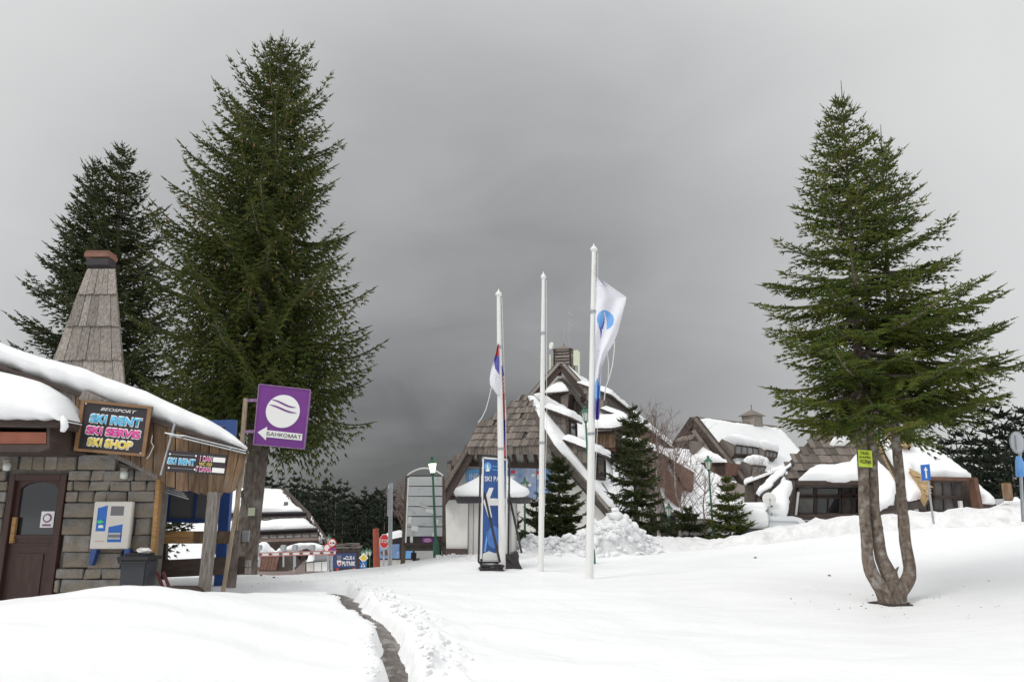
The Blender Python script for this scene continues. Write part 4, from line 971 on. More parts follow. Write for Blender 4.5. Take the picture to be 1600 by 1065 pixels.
mb = MB(); mb.prism([P(252, 918, 11.2), P(300, 918, 11.2), P(309, 925, 11.2), P(296, 933, 11.2), P(270, 933, 11.2)], (0, .4, 0)); mb.build('seat', WDARK, tb, bevel=.01)
for u in (249, 259):
    mb = MB(); mb.beam(P(u-4, 893, 11.6), P(u+8, 924, 11.6), .035); mb.build('leg', DKRED, tb)
# the porch ceiling strip
mb = MB(); mb.prism([P(248, 750, 11.9), P(345, 778, 11.9), P(350, 768, 14), P(250, 742, 14)], (0, 0, .05)); mb.build('porch_ceiling', WDARK, hut)
for k in range(3):
    mb = MB(); mb.beam(P(250+k*2, 757+k*5, 12.2), P(288+k*3, 771+k*4, 12.6), .02); mb.build('ceiling_rail', METAL, hut)
# blue metal shelter behind
sh = thing('blue_shelter', P(310, 900, 15.5), 'blue metal framed shelter with grey panels behind the hut porch', 'shelter')
Yb = 15.5
for a, b, w_ in (((362, 656), (343, 925), .20), ((246, 765), (235, 900), .10)):
    mb = MB(); mb.beam(P(*a, Yb), P(*b, Yb), w_, .14, up=(0, 1, 0)); mb.build('post', BLUEP, sh)
mb = MB(); mb.beam(P(322, 661, Yb), P(360, 661, Yb), .12, .12, up=(0, 1, 0)); mb.build('beam', BLUEP, sh)
mb = MB(); mb.beam(P(240, 812, Yb), P(352, 814, Yb), .08, .1, up=(0, 1, 0)); mb.build('beam', BLUEP, sh)
mb = MB(); mb.beam(P(248, 765, Yb), P(352, 767, Yb), .08, .1, up=(0, 1, 0)); mb.build('beam', BLUEP, sh)
for a, b in ((246, 264), (267, 306), (309, 350)):
    mb = MB(); mb.prism([P(a, 768, Yb), P(b, 768, Yb), P(b-4, 810, Yb), P(a-4, 810, Yb)], (0, .04, 0)); mb.build('panel', GREYP, sh)
for u in (266, 307):
    mb = MB(); mb.beam(P(u, 768, Yb), P(u-4, 812, Yb), .05); mb.build('mullion', BLUEP, sh)
# little notices on the big trunk
mb = MB(); mb.box((0, 0, 0), (.17, .01, .20)); o = mb.build('paper_notice', mat('pale_green_paper', (.52, .54, .40), .7)); o.location = P(393, 799, 20.16); tag(o, 'small pale green paper pinned on the big spruce trunk', 'notice')
for k in range(2):
    mb = MB(); mb.box((0, 0, 0), (.11, .004, .012)); l_ = mb.build('print_line', INK, o); l_.location = (0, -.008, .04-.06*k)
# purple cash machine sign
YP = 13.6
TL, TR, BR, BL = P(405, 600, YP), P(485, 609, YP+.1), P(475, 701, YP+.1), P(396, 694, YP)
bs = thing('cash_machine_sign', (TL+TR+BR+BL)/4, 'purple light-box sign with white disc, two waves and an arrow pointing left', 'sign')
n_ = (TR-TL).cross(BL-TL).normalized(); n_ = -n_ if n_.y > 0 else n_
mb = MB(); mb.prism([TL, TR, BR, BL], -n_*.16); mb.build('box', PURPLE, bs, bevel=.008)
q = [TL, TR, BR, BL]; ctr = (TL+TR+BR+BL)/4
for i in range(4):
    a, b = q[i], q[(i+1) % 4]; mb = MB(); mb.beam(a+n_*.006, b+n_*.006, .018, .018, up=n_); mb.build('edge_strip', PURPLEE, bs)
r_ = (TR-TL).normalized(); u_ = (TL-BL); u_ = (u_-r_*u_.dot(r_)).normalized(); sw = (TR-TL).length; shh = (TL-BL).length
def at(fx, fy): return TL.lerp(TR, fx).lerp(BL.lerp(BR, fx), fy)
mb = MB(); mb.disc(at(.51, .41), sw*.325, n_, .008, 40); mb.build('white_disc', WHITEP, bs)
def wave(fy0, x0, x1):
    top, bot = [], []
    for k in range(15):
        f = k/14; x = x0+(x1-x0)*f; yy = fy0+.045*(-math.cos(math.pi*(f*1.12)))+.045
        th = .030*math.sin(math.pi*min(1, f*1.0))**.6
        top.append(at(x, yy-th/2)); bot.append(at(x, yy+th*.6))
    return [p+n_*.008 for p in top+bot[::-1]]
for fy0, x0, x1 in ((.235, .27, .76), (.325, .23, .79)):
    mb = MB(); mb.prism(wave(fy0, x0, x1), n_*.006); mb.build('wave', PURPLE, bs)
mb = MB(); mb.prism([at(a, b) for a, b in ((.06, .795), (.235, .69), (.235, .745), (.94, .755), (.94, .865), (.235, .86), (.235, .915))], n_*.008); mb.build('arrow', WHITEP, bs)
text('БАНКОМАТ', at(.58, .806), r_, u_, .068, INK, bs, width=sw*.66, lift=.010)
for fy in (.26, .78):
    mb = MB(); mb.beam(at(0, fy)-n_*.08, P(382, 0, YP+.1)*0+Vector((P(381, 630, YP+.1).x, YP+.1, at(0, fy).z)), .05, .04, up=(0, 1, 0)); mb.build('bracket', PURPLEE, bs)
mb = MB(); mb.beam(P(384, 622, YP+.1), P(362, 900, YP+.1), .07, .05, up=(0, 1, 0)); o = mb.build('sign_pole', WOLD); recentre(o, P(362, 900, YP+.1)); tag(o, 'peeling yellowish pole carrying the purple cash machine sign', 'pole')
# ---------------------------------------------------------------- buildings in snow
def slab(poly, nrm, th, mt, name, parent, bevel=0):
    mb = MB(); mb.prism(poly, norm(nrm)*th); return mb.build(name, mt, parent, bevel=bevel)
def window(parent, a, b, c, d, n, nm=2, rows=1, fm=None, pm=None, fw=.07):
    """a b c d = top-left, top-right, bottom-right, bottom-left; n towards the viewer"""
    fm = fm or WDARK; n = norm(n)
    mb = MB()
    for p, q in ((a, b), (b, c), (c, d), (d, a)): mb.beam(p+n*.03, q+n*.03, fw, .08, up=n)
    for k in range(1, nm): mb.beam(a.lerp(b, k/nm)+n*.032, d.lerp(c, k/nm)+n*.032, fw*.7, .07, up=n)
    for k in range(1, rows): mb.beam(a.lerp(d, k/rows)+n*.034, b.lerp(c, k/rows)+n*.034, fw*.7, .07, up=n)
    f = mb.build('window', fm, parent)
    for k in range(nm):
        p = [a.lerp(b, k/nm), a.lerp(b, (k+1)/nm), d.lerp(c, (k+1)/nm), d.lerp(c, k/nm)]; mb = MB(); mb.prism(p, n*.012); mb.build('pane', pm or GLASSD, f)
    return f
# ===== main building: a half-hipped front wing against a higher gabled block
dR = ray(1188, 805); dR.z = 0; dR.normalize(); eR = Vector((dR.y, -dR.x, 0))         # ridge direction, and rightwards
G0 = P(820, 750, 40)
def G(u, v, k=0): return hit(u, v, G0+dR*k, dR)
hot = thing('alpine_hotel', (G(800, 870).x, 40, gz(G(800, 870).x, 40)), 'large many-gabled hotel with shingled half-hip and white walls behind the flagpoles', 'hotel')
# front wing wall
slab([G(696, 900), G(696, 778), G(742, 694), G(858, 694), G(948, 790), G(948, 900)], dR, .4, RENDERW, 'wall', hot)
slab([G(690, 812, -.05), G(690, 778, -.05), G(696, 900, -.05), G(690, 900, -.05)], dR, 6, RENDERW, 'wall', hot)
# timber framing on the gable
def gb(a, b, w_=.28, k=-.12, d_=.14): 
    mb = MB(); mb.beam(G(*a, k), G(*b, k), w_, d_, up=-dR); mb.build('timber', WDARK, hot)
gb((728, 724), (905, 729), .28); gb((696, 777), (760, 777), .22); gb((692, 861), (760, 862), .3)
for u in (738, 749, 790, 804, 822, 838, 870):
    gb((u-4, 697), (u+1, 727), .16, -.16, .12)
# posters under the beam
for a, b, m, nm in (((729, 733), (756, 762), BLUEL, 'poster'), ((796, 731), (838, 780), PHOTO, 'poster'), ((839, 731), (862, 770), PHOTO2, 'poster'), ((757, 733), (795, 765), BLUEM, 'poster')):
    po = slab([G(a[0], a[1], -.12), G(b[0], a[1], -.12), G(b[0], b[1], -.12), G(a[0], b[1], -.12)], dR, .08, m, nm, hot)
text('INFO', G(744, 744, -.13), -eR*-1, UP, .30, WHITEP, hot, width=.75)
for u, v, w_, m in ((803, 737, .32, REDP), (843, 738, .32, REDP), (848, 752, .4, REDP), (801, 745, .26, WHITEP), (834, 742, .22, WHITEP), (828, 757, .3, WHITEP)):
    c = G(u, v, -.13); mb = MB(); mb.box(c, (w_, .02, .14)); mb.build('poster_logo', m, hot)
# rake boards of the front wing
def rake(pa, pb, w_, k, m=WDARK, name='rake_board', d_=.18):
    mb = MB(); mb.beam(G(*pa, k), G(*pb, k), w_, d_, up=-dR); return mb.build(name, m, hot)
rake((736, 702), (688, 784), .62, -.95); rake((733, 697), (686, 776), .20, -1.08, SHING)
rake((858, 696), (951, 801), .42, -.95); rake((861, 690), (955, 799), .16, -1.08, WGREY)
slab([G(735, 706, -1), G(690, 784, -1), G(694, 790, 2), G(740, 712, 2)], eR, .06, WDARK, 'soffit', hot)
# half-hip with its separate shingles
A1 = G(820, 616, 2.2); EL = G(731, 697, -1.1); ER = G(861, 694, -1.1)
hn = (ER-EL).cross(A1-EL).normalized(); hn = -hn if hn.y > 0 else hn
Hh = lambda u, v: hit(u, v, EL, hn)
hp = [Hh(731, 697), Hh(861, 694), Hh(849, 668), Hh(822, 616), Hh(817, 616), Hh(779, 646), Hh(747, 662)]
slab(hp, -hn, .12, ROOFB, 'roof', hot)
shingles([p+hn*.0 for p in hp], ER-EL, hn, .17, .56, hot, SHING, limit=300, th=.05, seed=4)
for u in range(732, 860, 5):      # hanging shingle skirt along the eave
    mb = MB(); mb.box(Vector((0, 0, 0)), (.16, .04, .42)); o = mb.build('shingle', SHING); o.parent = hot; o.location = G(u+2, 703+R_.uniform(-1, 1), -1.18)-hot.location; o.rotation_euler = (0, 0, math.atan2(eR.y, eR.x))
# small shingled piece behind the left rake
q = [G(698, 722, 1.5), G(719, 711, 1.5), G(733, 694, 1.5), G(722, 722, 1.5), G(700, 738, 1.5)]
slab(q, dR, .3, ROOFB, 'side_roof', hot); shingles([p-dR*.02 for p in q], eR, -dR, .26, .5, hot, SHING, limit=20, seed=9)
mb = MB(); mb.prism([G(738, 676, 1.2), G(748, 673, 1.2), G(748, 682, 1.2), G(743, 682, 1.2)], dR*.3); mb.build('side_eave', WDARK, hot)
# right roof plane of the front wing
R0 = G(822, 617, 2.2); F1 = G(953, 799, -1.0)
rn = dR.cross(F1-R0).normalized(); rn = -rn if rn.z < 0 else rn
RA = lambda u, v: hit(u, v, R0, rn)
pA = [RA(823, 618), RA(862, 692), RA(953, 799), F1+dR*26, RA(823, 618)+dR*28]
slab(pA, -rn, .25, ROOFB, 'roof', hot)
snow_slab([RA(824, 619), RA(851, 668), RA(866, 694), RA(908, 742), RA(953, 797), F1+dR*3+rn*.0, F1+dR*25, RA(826, 619)+dR*27], rn, .30, 4, 1.0, .18).build('roof_snow', SNOW, hot, smooth=True)
# shed dormers on that slope: box with front corner B (foot), wall running along the ridge direction
def dormer(pf, nf, uB, vB, h, L_, sl=.45, shing=True, snow=True, nwin=2, parent=None, eave=.25, m_wall=None, wfrac=(.15, .85)):
    parent = parent or hot; e_out = Vector((nf.x, nf.y, 0)).normalized(); dd = UP.cross(e_out); dd = dd if dd.dot(Vector((0, 1, 0))) > 0 else -dd
    B = hit(uB, vB, pf, nf); T = B+UP*h
    tanr = math.hypot(nf.x, nf.y)/nf.z       # roof rises tanr per metre inwards
    run = h/(tanr-sl) if tanr > sl+.05 else h/.3
    M1 = T-e_out*run+UP*run*sl
    slab([B, T, M1], dd, .12, WGREY if shing else RENDERW, 'dormer_cheek', parent)
    if shing: shingles([B-dd*.02, T-dd*.02, M1-dd*.02], -e_out, -dd, .26, .5, parent, SHING, limit=16, seed=int(uB))
    slab([B, T, T+dd*L_, B+dd*L_], -e_out, .12, m_wall or WDARK, 'dormer_wall', parent)
    B2 = B+e_out*.02
    window(parent, T+e_out*.02+dd*(L_*wfrac[0])-UP*h*.12, T+e_out*.02+dd*(L_*wfrac[1])-UP*h*.12, B2+dd*(L_*wfrac[1])+UP*h*.15, B2+dd*(L_*wfrac[0])+UP*h*.15, e_out, nwin)
    rp = [T+e_out*eave-UP*eave*sl-dd*.25, M1-dd*.25, M1+dd*(L_+.2), T+e_out*eave-UP*eave*sl+dd*(L_+.2)]
    rr = (rp[1]-rp[0]).cross(rp[3]-rp[0]).normalized(); rr = -rr if rr.z < 0 else rr
    slab(rp, rr, .10, WDARK, 'dormer_roof', parent)
    if snow: snow_slab([p+rr*.10 for p in rp], rr, .34, int(uB*3), .8, .1).build('dormer_snow', SNOW, parent, smooth=True)
dormer(R0+rn*.25, rn, 888, 686, 1.15, 2.2, .40, nwin=1)
dormer(R0+rn*.25, rn, 930, 750, 1.35, 3.0, .40, nwin=1)
# higher block: gable, rakes, white wall
def rk2(pa, pb, w_, k, m=WDARK, d_=.2): return rake(pa, pb, w_, k, m, 'rake_board', d_)
GB = 22
slab([G(876, 578, GB), G(806, 655, GB), G(806, 900, GB), G(1055, 900, GB), G(1055, 772, GB)], dR, .5, RENDERW, 'wall', hot)
rk2((877, 570), (1064, 782), .75, GB-1.0, WDARK); rk2((880, 568), (1067, 779), .22, GB-1.15, WGREY)
rk2((875, 571), (800, 656), .75, GB-1.0, WDARK); rk2((873, 568), (797, 653), .22, GB-1.15, WGREY)
# inner rake lines
rk2((876, 592), (926, 650), .35, GB-.4, WGREY); rk2((876, 592), (840, 634), .35, GB-.4, WGREY)
q = [G(876, 598, GB-.3), G(848, 634, GB-.3), G(848, 700, GB-.3), G(908, 700, GB-.3), G(908, 640, GB-.3)]
slab(q, dR, .25, ROOFB, 'gable_cladding', hot); shingles([p-dR*.02 for p in q], eR, -dR, .32, .62, hot, SHING, limit=140, seed=6)
# dark beam ends near the apex
for u, v in ((874, 583), (911, 623)): mb = MB(); mb.box(G(u, v, GB-.6), (.35, .5, .35)); mb.build('beam_end', WDARK, hot)
# small front dormer below the apex: window box with a snow cap
a, b, c, d = G(853, 623, GB-2.4), G(876, 622, GB-2.4), G(879, 652, GB-2.4), G(853, 640, GB-2.4)
slab([G(851, 617, GB-2.3), G(889, 613, GB-2.3), G(886, 656, GB-2.3), G(851, 652, GB-2.3)], dR, 2.2, WDARK, 'front_dormer', hot)
window(hot, G(857, 629, GB-2.4), G(872, 629, GB-2.4), G(874, 645, GB-2.4), G(857, 640, GB-2.4), -dR, 1, pm=GLASSC)
q = [G(876, 620, GB-2.45), G(889, 613, GB-2.45), G(886, 655, GB-2.45), G(880, 650, GB-2.45)]; slab(q, -dR, .05, SHING, 'dormer_flank', hot)
sp1 = [G(851, 616, GB-2.8), G(890, 613, GB-2.8), G(880, 601, GB-.3), G(872, 601, GB-.3)]; nn = (sp1[1]-sp1[0]).cross(sp1[2]-sp1[0]).normalized(); nn = nn if nn.z > 0 else -nn
slab(sp1, nn, .12, WDARK, 'dormer_roof', hot); snow_slab([p+nn*.1 for p in sp1], nn, .32, 8, .5, .08).build('dormer_snow', SNOW, hot, smooth=True)
q = [G(889, 612, GB-.7), G(893, 616, GB-.7), G(896, 655, GB-.7), G(885, 655, GB-.7), G(887, 630, GB-.7)]; snow_slab(q, -dR, .3, 11, .4, .1).build('drifted_snow', SNOW, hot, smooth=True)
# right roof plane of the high block
RB0 = G(878, 571, GB-1.0); FB = G(1064, 780, GB-1.0); bn_ = dR.cross(FB-RB0).normalized(); bn_ = bn_ if bn_.z > 0 else -bn_
LB = 24
endB = hit(1001, 656, RB0, bn_)
Lr = max(8, (endB-RB0).dot(dR))
slab([RB0, FB, FB+dR*Lr, RB0+dR*Lr], -bn_, .3, ROOFB, 'roof', hot)
snow_slab([RB0+dR*.1, FB+dR*.1, FB+dR*Lr, RB0+dR*Lr], bn_, .42, 21, 1.4, .2).build('roof_snow', SNOW, hot, smooth=True)
slab([RB0-UP*.3+dR*Lr, FB+dR*Lr, FB+dR*Lr-UP*8, RB0-UP*8+dR*Lr], dR, .3, WRED, 'end_wall', hot)
dormer(RB0+bn_*.35, bn_, 951, 655, 1.7, Lr-11, .40, nwin=5, wfrac=(.35, .98)); dormer(RB0+bn_*.35, bn_, 1001, 712, 2.1, Lr-11, .42, nwin=4, m_wall=WRED); dormer(RB0+bn_*.35, bn_, 1034, 760, 1.9, Lr-11, .42, nwin=3, m_wall=WRED)
# the bay facing the square between the two wings
K = (RA(935, 704)-G0).dot(dR)-2.5; print('K', K)
slab([G(913, 674, K), G(960, 672, K), G(960, 704, K), G(916, 704, K)], dR, 2.2, WDARK, 'bay', hot)
for u in range(917, 958, 5):
    mb = MB(); mb.prism([G(u, 678, K-.03), G(u+4.4, 678, K-.03), G(u+4.4, 699, K-.03), G(u, 699, K-.03)], dR*.04); o = mb.build('plank', WBROWN, hot); cc = sum((v.co for v in o.data.vertices), Vector())/8; o.data.transform(Matrix.Translation(-cc)); o.location = cc
slab([G(960, 672, K), G(978, 682, K+2.5), G(978, 712, K+2.5), G(960, 704, K)], dR, .3, WDARK, 'bay_side', hot)
slab([G(913, 706, K-.2), G(962, 705, K-.2), G(962, 701, K-.2), G(913, 702, K-.2)], dR, .2, DKRED, 'bay_sill', hot)
sp1 = [G(905, 673, K-.5), G(962, 671, K-.5), G(990, 684, K+2.5), G(956, 650, K+5.5), G(918, 641, K+5.5)]; nn = (sp1[1]-sp1[0]).cross(sp1[3]-sp1[0]).normalized(); nn = nn if nn.z > 0 else -nn
sp1 = [p-nn*(p-sp1[0]).dot(nn) for p in sp1]
slab(sp1, nn, .14, WDARK, 'bay_roof', hot); snow_slab([p+nn*.14 for p in sp1], nn, .45, 5, .6, .1).build('bay_snow', SNOW, hot, smooth=True)
for i_, pts in enumerate(([(891, 655), (908, 668), (914, 702), (962, 708), (992, 712), (1004, 745), (955, 722), (928, 716), (906, 706), (894, 690)], [(951, 722), (1000, 742), (1012, 800), (960, 800), (932, 758), (950, 752)], [(826, 622), (850, 634), (892, 655), (890, 662), (853, 645)])):
    snow_slab([RA(u, v)+rn*.35 for u, v in pts], rn, .35, 70+i_, .8, .15).build('drifted_snow', SNOW, hot, smooth=True)
# lower right part: white wall, windows, balcony
slab([G(985, 735, GB-1.4), G(1040, 760, GB-1.4), G(1062, 790, GB-1.4), G(1062, 880, GB-1.4), G(985, 880, GB-1.4)], dR, .5, RENDERW, 'wall', hot)
for u in (1016, 1032, 1046): window(hot, G(u, 795, GB-1.6), G(u+9, 795, GB-1.6), G(u+9, 815, GB-1.6), G(u, 815, GB-1.6), -dR, 1)
for u in (1008, 1030): window(hot, G(u, 838, GB-1.6), G(u+14, 838, GB-1.6), G(u+14, 848, GB-1.6), G(u, 848, GB-1.6), -dR, 2)
slab([G(1000, 818, GB-2.8), G(1060, 818, GB-2.8), G(1060, 833, GB-2.8), G(1000, 833, GB-2.8)], dR, .15, WDARK, 'balcony', hot)
slab([G(1000, 833, GB-2.8), G(1060, 833, GB-2.8), G(1060, 836, GB-1.5), G(1000, 836, GB-1.5)], UP, -.12, WDARK, 'balcony_floor', hot)
# belfry-like ventilation tower with aerials
kt = GB+1.5
tw_ = thing('roof_tower', G(882, 578, kt), 'slatted wooden roof tower with pyramid cap on the hotel ridge', 'roof tower')
def GT(u, v, k=0): return G(u, v, kt+k)
tb_ = [GT(867, 545), GT(890, 545)]; ww = (tb_[1]-tb_[0]).length
c0 = (tb_[0]+tb_[1])/2+dR*ww/2; zt3 = GT(880, 545).z; zb3 = GT(880, 582).z-1.5
Rz = Matrix((eR, dR, UP)).transposed()
mb = MB(); mb.box(Vector((c0.x, c0.y, (zt3+zb3)/2)), (ww*.9, ww*.9, zt3-zb3), Rz); mb.build('core', WDARK, tw_)
zz_ = zt3-.1; k = 0
while zz_ > zb3+1.2:
    fr_ = k*.012
    for s_, ax in ((-1, 1), (1, 1), (1, 0), (-1, 0)):
        cc = Vector((c0.x, c0.y, zz_))+(dR if ax else eR)*s_*(ww/2+fr_)
        mb = MB(); mb.box((0, 0, 0), ((ww+2*fr_, .05, .17) if ax else (.05, ww+2*fr_, .17))); o = mb.build('slat', WGREY); o.parent = tw_; o.location = cc-tw_.location; o.rotation_euler = (0, 0, math.atan2(eR.y, eR.x))
    zz_ -= .27; k += 1
mb = MB()
for sx in (-1, 1):
    for sy in (-1, 1): mb.beam(Vector((c0.x, c0.y, zt3))+eR*sx*ww*.53+dR*sy*ww*.53, Vector((c0.x, c0.y, zb3))+eR*sx*ww*.56+dR*sy*ww*.56, .12)
mb.build('corner_post', WDARK, tw_)
mb = MB(); hw = ww*.68; ap = Vector((c0.x, c0.y, GT(882, 537).z)); q = [Vector((c0.x, c0.y, zt3-.02))+eR*sx*hw+dR*sy*hw for sx, sy in ((-1, -1), (1, -1), (1, 1), (-1, 1))]
mb.add(q+[ap], [(0, 1, 4), (1, 2, 4), (2, 3, 4), (3, 0, 4), (3, 2, 1, 0)]); mb.tube([ap-UP*.1, ap+UP*.45], [.08, .03], 6); mb.build('roof', SHING, tw_)
def aerial(nm, pts, rad, label, cat): pass
an = thing('radio_mast', GT(890, 545, .4), 'tall thin radio mast with short cross arms beside the roof tower cap', 'mast')
mb = MB(); mb.tube([GT(889, 560, .6), GT(890, 484, .6)], [.06, .025], 6); mb.build('pole', METAL, an)
for u0, u1, v, dv in ((886, 895, 487, 5), (888, 896, 505, 4), (887, 891, 519, 1)):
    mb = MB(); mb.beam(GT(u0, v, .6), GT(u1, v+dv, .3), .05); mb.build('arm', METAL, an)
an2 = thing('aerial', GT(882, 540, 0), 'short twin whip aerial directly above the roof tower point', 'aerial')
mb = MB(); mb.tube([GT(881.5, 538), GT(881.5, 514)], .025, 5); mb.build('rod', METAL, an2); mb = MB(); mb.tube([GT(887, 530, .3), GT(887, 515, .3)], .02, 5); mb.build('rod', METAL, an2)
mb = MB(); mb.disc(GT(862.5, 540, -.2), .30, -dR*.6+eR*-.6, .12, 18); o = mb.build('dish', DISHW); recentre(o, GT(862.5, 540, -.2)); tag(o, 'small white dish at the top left of the roof tower', 'dish')
for (u, v0, v1, w_, lb) in ((900, 547, 571, .42, 'wide pale antenna panel right of the roof tower'), (904.6, 549, 585, .16, 'slim pale antenna panel at the far right of the roof tower'), (860, 554, 586, .16, 'slim pale antenna panel left of the roof tower')):
    a = GT(u, v0, -.3); b = GT(u, v1, -.3); t = thing('antenna_panel', b, lb, 'antenna'); mb = MB(); mb.beam(a, b, w_, .18, up=-dR); mb.build('casing', ANTEN, t, bevel=.02)
    mb = MB(); mb.beam(GT(u, v0, .1), GT(u, v1+10, .1), .07); mb.build('pole', METAL, t)
    mb = MB(); mb.beam(GT(u, v0+8, 0), GT(u+(-8 if u > 880 else 8), v0+8, 0), .05); mb.build('strut', METAL, t)
# ===== the further hotel wing with its own gable
d2 = ray(2430, 805); d2.z = 0; d2.normalize(); e2 = Vector((d2.y, -d2.x, 0))
Q0 = P(1084, 700, 58)
def Dg(u, v, k=0): return hit(u, v, Q0+d2*k, d2)
hw2 = thing('gabled_guest_house', (Q0.x, Q0.y, 0), 'far gabled house with long snowy roof, dormers and a square wooden roof turret', 'house')
ap = Dg(1084, 657); fr2 = Dg(1160, 750, 0); n2 = d2.cross(fr2-ap).normalized(); n2 = n2 if n2.z > 0 else -n2
slab([Dg(1084, 662, .8), Dg(1054, 702, .8), Dg(1054, 860, .8), Dg(1156, 860, .8), Dg(1156, 748, .8)], d2, .5, RENDERW, 'wall', hw2)
endr = hit(1228, 689, ap, n2); Ld = (endr-ap).dot(d2); Ld = min(Ld, 30)
slab([ap, fr2, fr2+d2*Ld, ap+d2*Ld], -n2, .3, ROOFB, 'roof', hw2)
snow_slab([ap+d2*.2, fr2+d2*.2, fr2+d2*Ld, ap+d2*Ld], n2, .42, 31, 1.6, .2).build('roof_snow', SNOW, hw2, smooth=True)
mb = MB(); mb.beam(ap+UP*.2, ap+UP*.2+d2*Ld, .35, .2); mb.build('ridge_board', SHING, hw2)
# left roof plane
slab([ap, Dg(1052, 700), Dg(1052, 700)+d2*Ld, ap+d2*Ld], UP, .2, ROOFB, 'roof', hw2)
for a, b, w_, m in (((1085, 655), (1164, 755), .7, WDARK), ((1087, 653), (1168, 753), .25, WGREY), ((1083, 655), (1054, 698), .6, WDARK), ((1084, 672), (1120, 722), .3, WGREY)):
    mb = MB(); mb.beam(Dg(*a, -.15), Dg(*b, -.15), w_, .2, up=-d2); mb.build('rake_board', m, hw2)
q = [Dg(1087, 672, .6), Dg(1068, 700, .6), Dg(1075, 740, .6), Dg(1135, 740, .6), Dg(1118, 716, .6)]; slab(q, d2, .15, ROOFB, 'gable_cladding', hw2); shingles([p-d2*.02 for p in q], e2, -d2, .4, .7, hw2, SHING, limit=60, seed=41)
for pts, m in (([(1058, 692), (1078, 688), (1082, 712), (1066, 714), (1058, 704)], SHING),):
    slab([Dg(u, v, -1.8) for u, v in pts], d2, 1.8, WGREY, 'gable_box', hw2)
window(hw2, Dg(1063, 696, -1.9), Dg(1074, 694, -1.9), Dg(1076, 705, -1.9), Dg(1064, 706, -1.9), -d2, 1, pm=GLASSC)
q = [Dg(1055, 690, -2.1), Dg(1080, 686, -2.1), Dg(1088, 680, .2), Dg(1068, 682, .2)]; snow_slab(q, UP, .15, 5, .5).build('box_snow', WGREY, hw2)
q = [Dg(1074, 722, -1.6), Dg(1133, 723, -1.6), Dg(1133, 742, -1.6), Dg(1086, 742, -1.6)]; slab(q, d2, 1.6, WRED, 'balcony', hw2)
slab([Dg(1117, 724, -1.65), Dg(1133, 724, -1.65), Dg(1133, 740, -1.65), Dg(1117, 738, -1.65)], d2, .05, WDARK, 'balcony_opening', hw2)
q = [Dg(1070, 722, -1.9), Dg(1137, 722, -1.9), Dg(1100, 700, .3), Dg(1094, 700, .3)]; nn = (q[1]-q[0]).cross(q[2]-q[0]).normalized(); nn = nn if nn.z > 0 else -nn
snow_slab(q, nn, .4, 51, .7).build('balcony_snow', SNOW, hw2, smooth=True)
# lower connecting roofs in front, buried in snow
q = [Dg(1040, 700, -6), Dg(1100, 720, -6), Dg(1150, 775, -6), Dg(1150, 800, -6), Dg(1050, 790, -6), Dg(1030, 740, -6)]
nq = norm((.25, -.75, .55)); q0 = Dg(1095, 750, -5)
def Lq(u, v): return hit(u, v, q0, nq)
low = [Lq(1036, 700), Lq(1075, 702), Lq(1100, 735), Lq(1165, 765), Lq(1175, 800), Lq(1130, 815), Lq(1040, 800), Lq(1030, 740)]
slab(low, -nq, .2, ROOFB, 'low_roof', hw2); snow_slab(low, nq, .35, 61, 1.0, .2).build('low_roof_snow', SNOW, hw2, smooth=True)
for pts in ([(1040, 726), (1078, 748), (1076, 776), (1062, 772)], [(1035, 742), (1060, 772), (1056, 800), (1034, 780)], [(1120, 756), (1160, 770), (1160, 782), (1134, 778)]):
    slab([Lq(u, v)+nq*.45 for u, v in pts], nq, .25, WRED if pts[0][0] < 1100 else WGREY, 'clad_wall', hw2)
def dorm2(pts_wall, pts_cheek, snowpts, nw):
    k = .75
    w_ = [hit(u, v, ap+n2*k, n2) for u, v in pts_wall]; slab(w_, -n2, .7, WDARK, 'dormer_wall', hw2)
    nn_ = n2; window(hw2, *[p+n2*.05 for p in w_], n2, nw, pm=GLASSC)
    slab([hit(u, v, ap+n2*k, n2) for u, v in pts_cheek], -n2, .7, SHING, 'dormer_cheek', hw2)
    snow_slab([hit(u, v, ap+n2*(k+.05), n2) for u, v in snowpts], n2, .4, int(pts_wall[0][0]), .7).build('dormer_snow', SNOW, hw2, smooth=True)
dorm2([(1149, 696), (1184, 701), (1185, 711), (1148, 710)], [(1128, 685), (1149, 695), (1147, 710)], [(1126, 683), (1150, 693), (1186, 699), (1182, 690), (1150, 680)], 4)
dorm2([(1196, 704), (1214, 708), (1212, 716), (1195, 714)], [(1183, 696), (1196, 703), (1195, 715), (1187, 710)], [(1180, 694), (1197, 702), (1216, 706), (1212, 697), (1190, 688)], 3)
dorm2([(1175, 728), (1196, 730), (1190, 741), (1174, 740)], [(1160, 720), (1175, 727), (1173, 741)], [(1158, 718), (1175, 726), (1200, 728), (1196, 718), (1170, 712)], 2)
cc = ap+d2*((hit(1176, 667, ap, n2)-ap).dot(d2)); ch2 = MB(); hgt = P(1176, 650, cc.y).z; R2 = Matrix((e2, d2, UP)).transposed()
chm = ch2; ch2.box(Vector((cc.x, cc.y, (hgt+cc.z-2)/2)), (1.15, 1.15, hgt-cc.z+2), R2); cho = ch2.build('chimney', WGREY, hw2)
mb = MB(); q = [Vector((cc.x, cc.y, hgt))+e2*sx*.8+d2*sy*.8 for sx, sy in ((-1, -1), (1, -1), (1, 1), (-1, 1))]; mb.add(q+[Vector((cc.x, cc.y, hgt+.55))], [(0, 1, 4), (1, 2, 4), (2, 3, 4), (3, 0, 4), (3, 2, 1, 0)]); mb.tube([(cc.x, cc.y, hgt+.5), (cc.x, cc.y, hgt+.95)], .04, 5); mb.build('cap', SHING, cho)
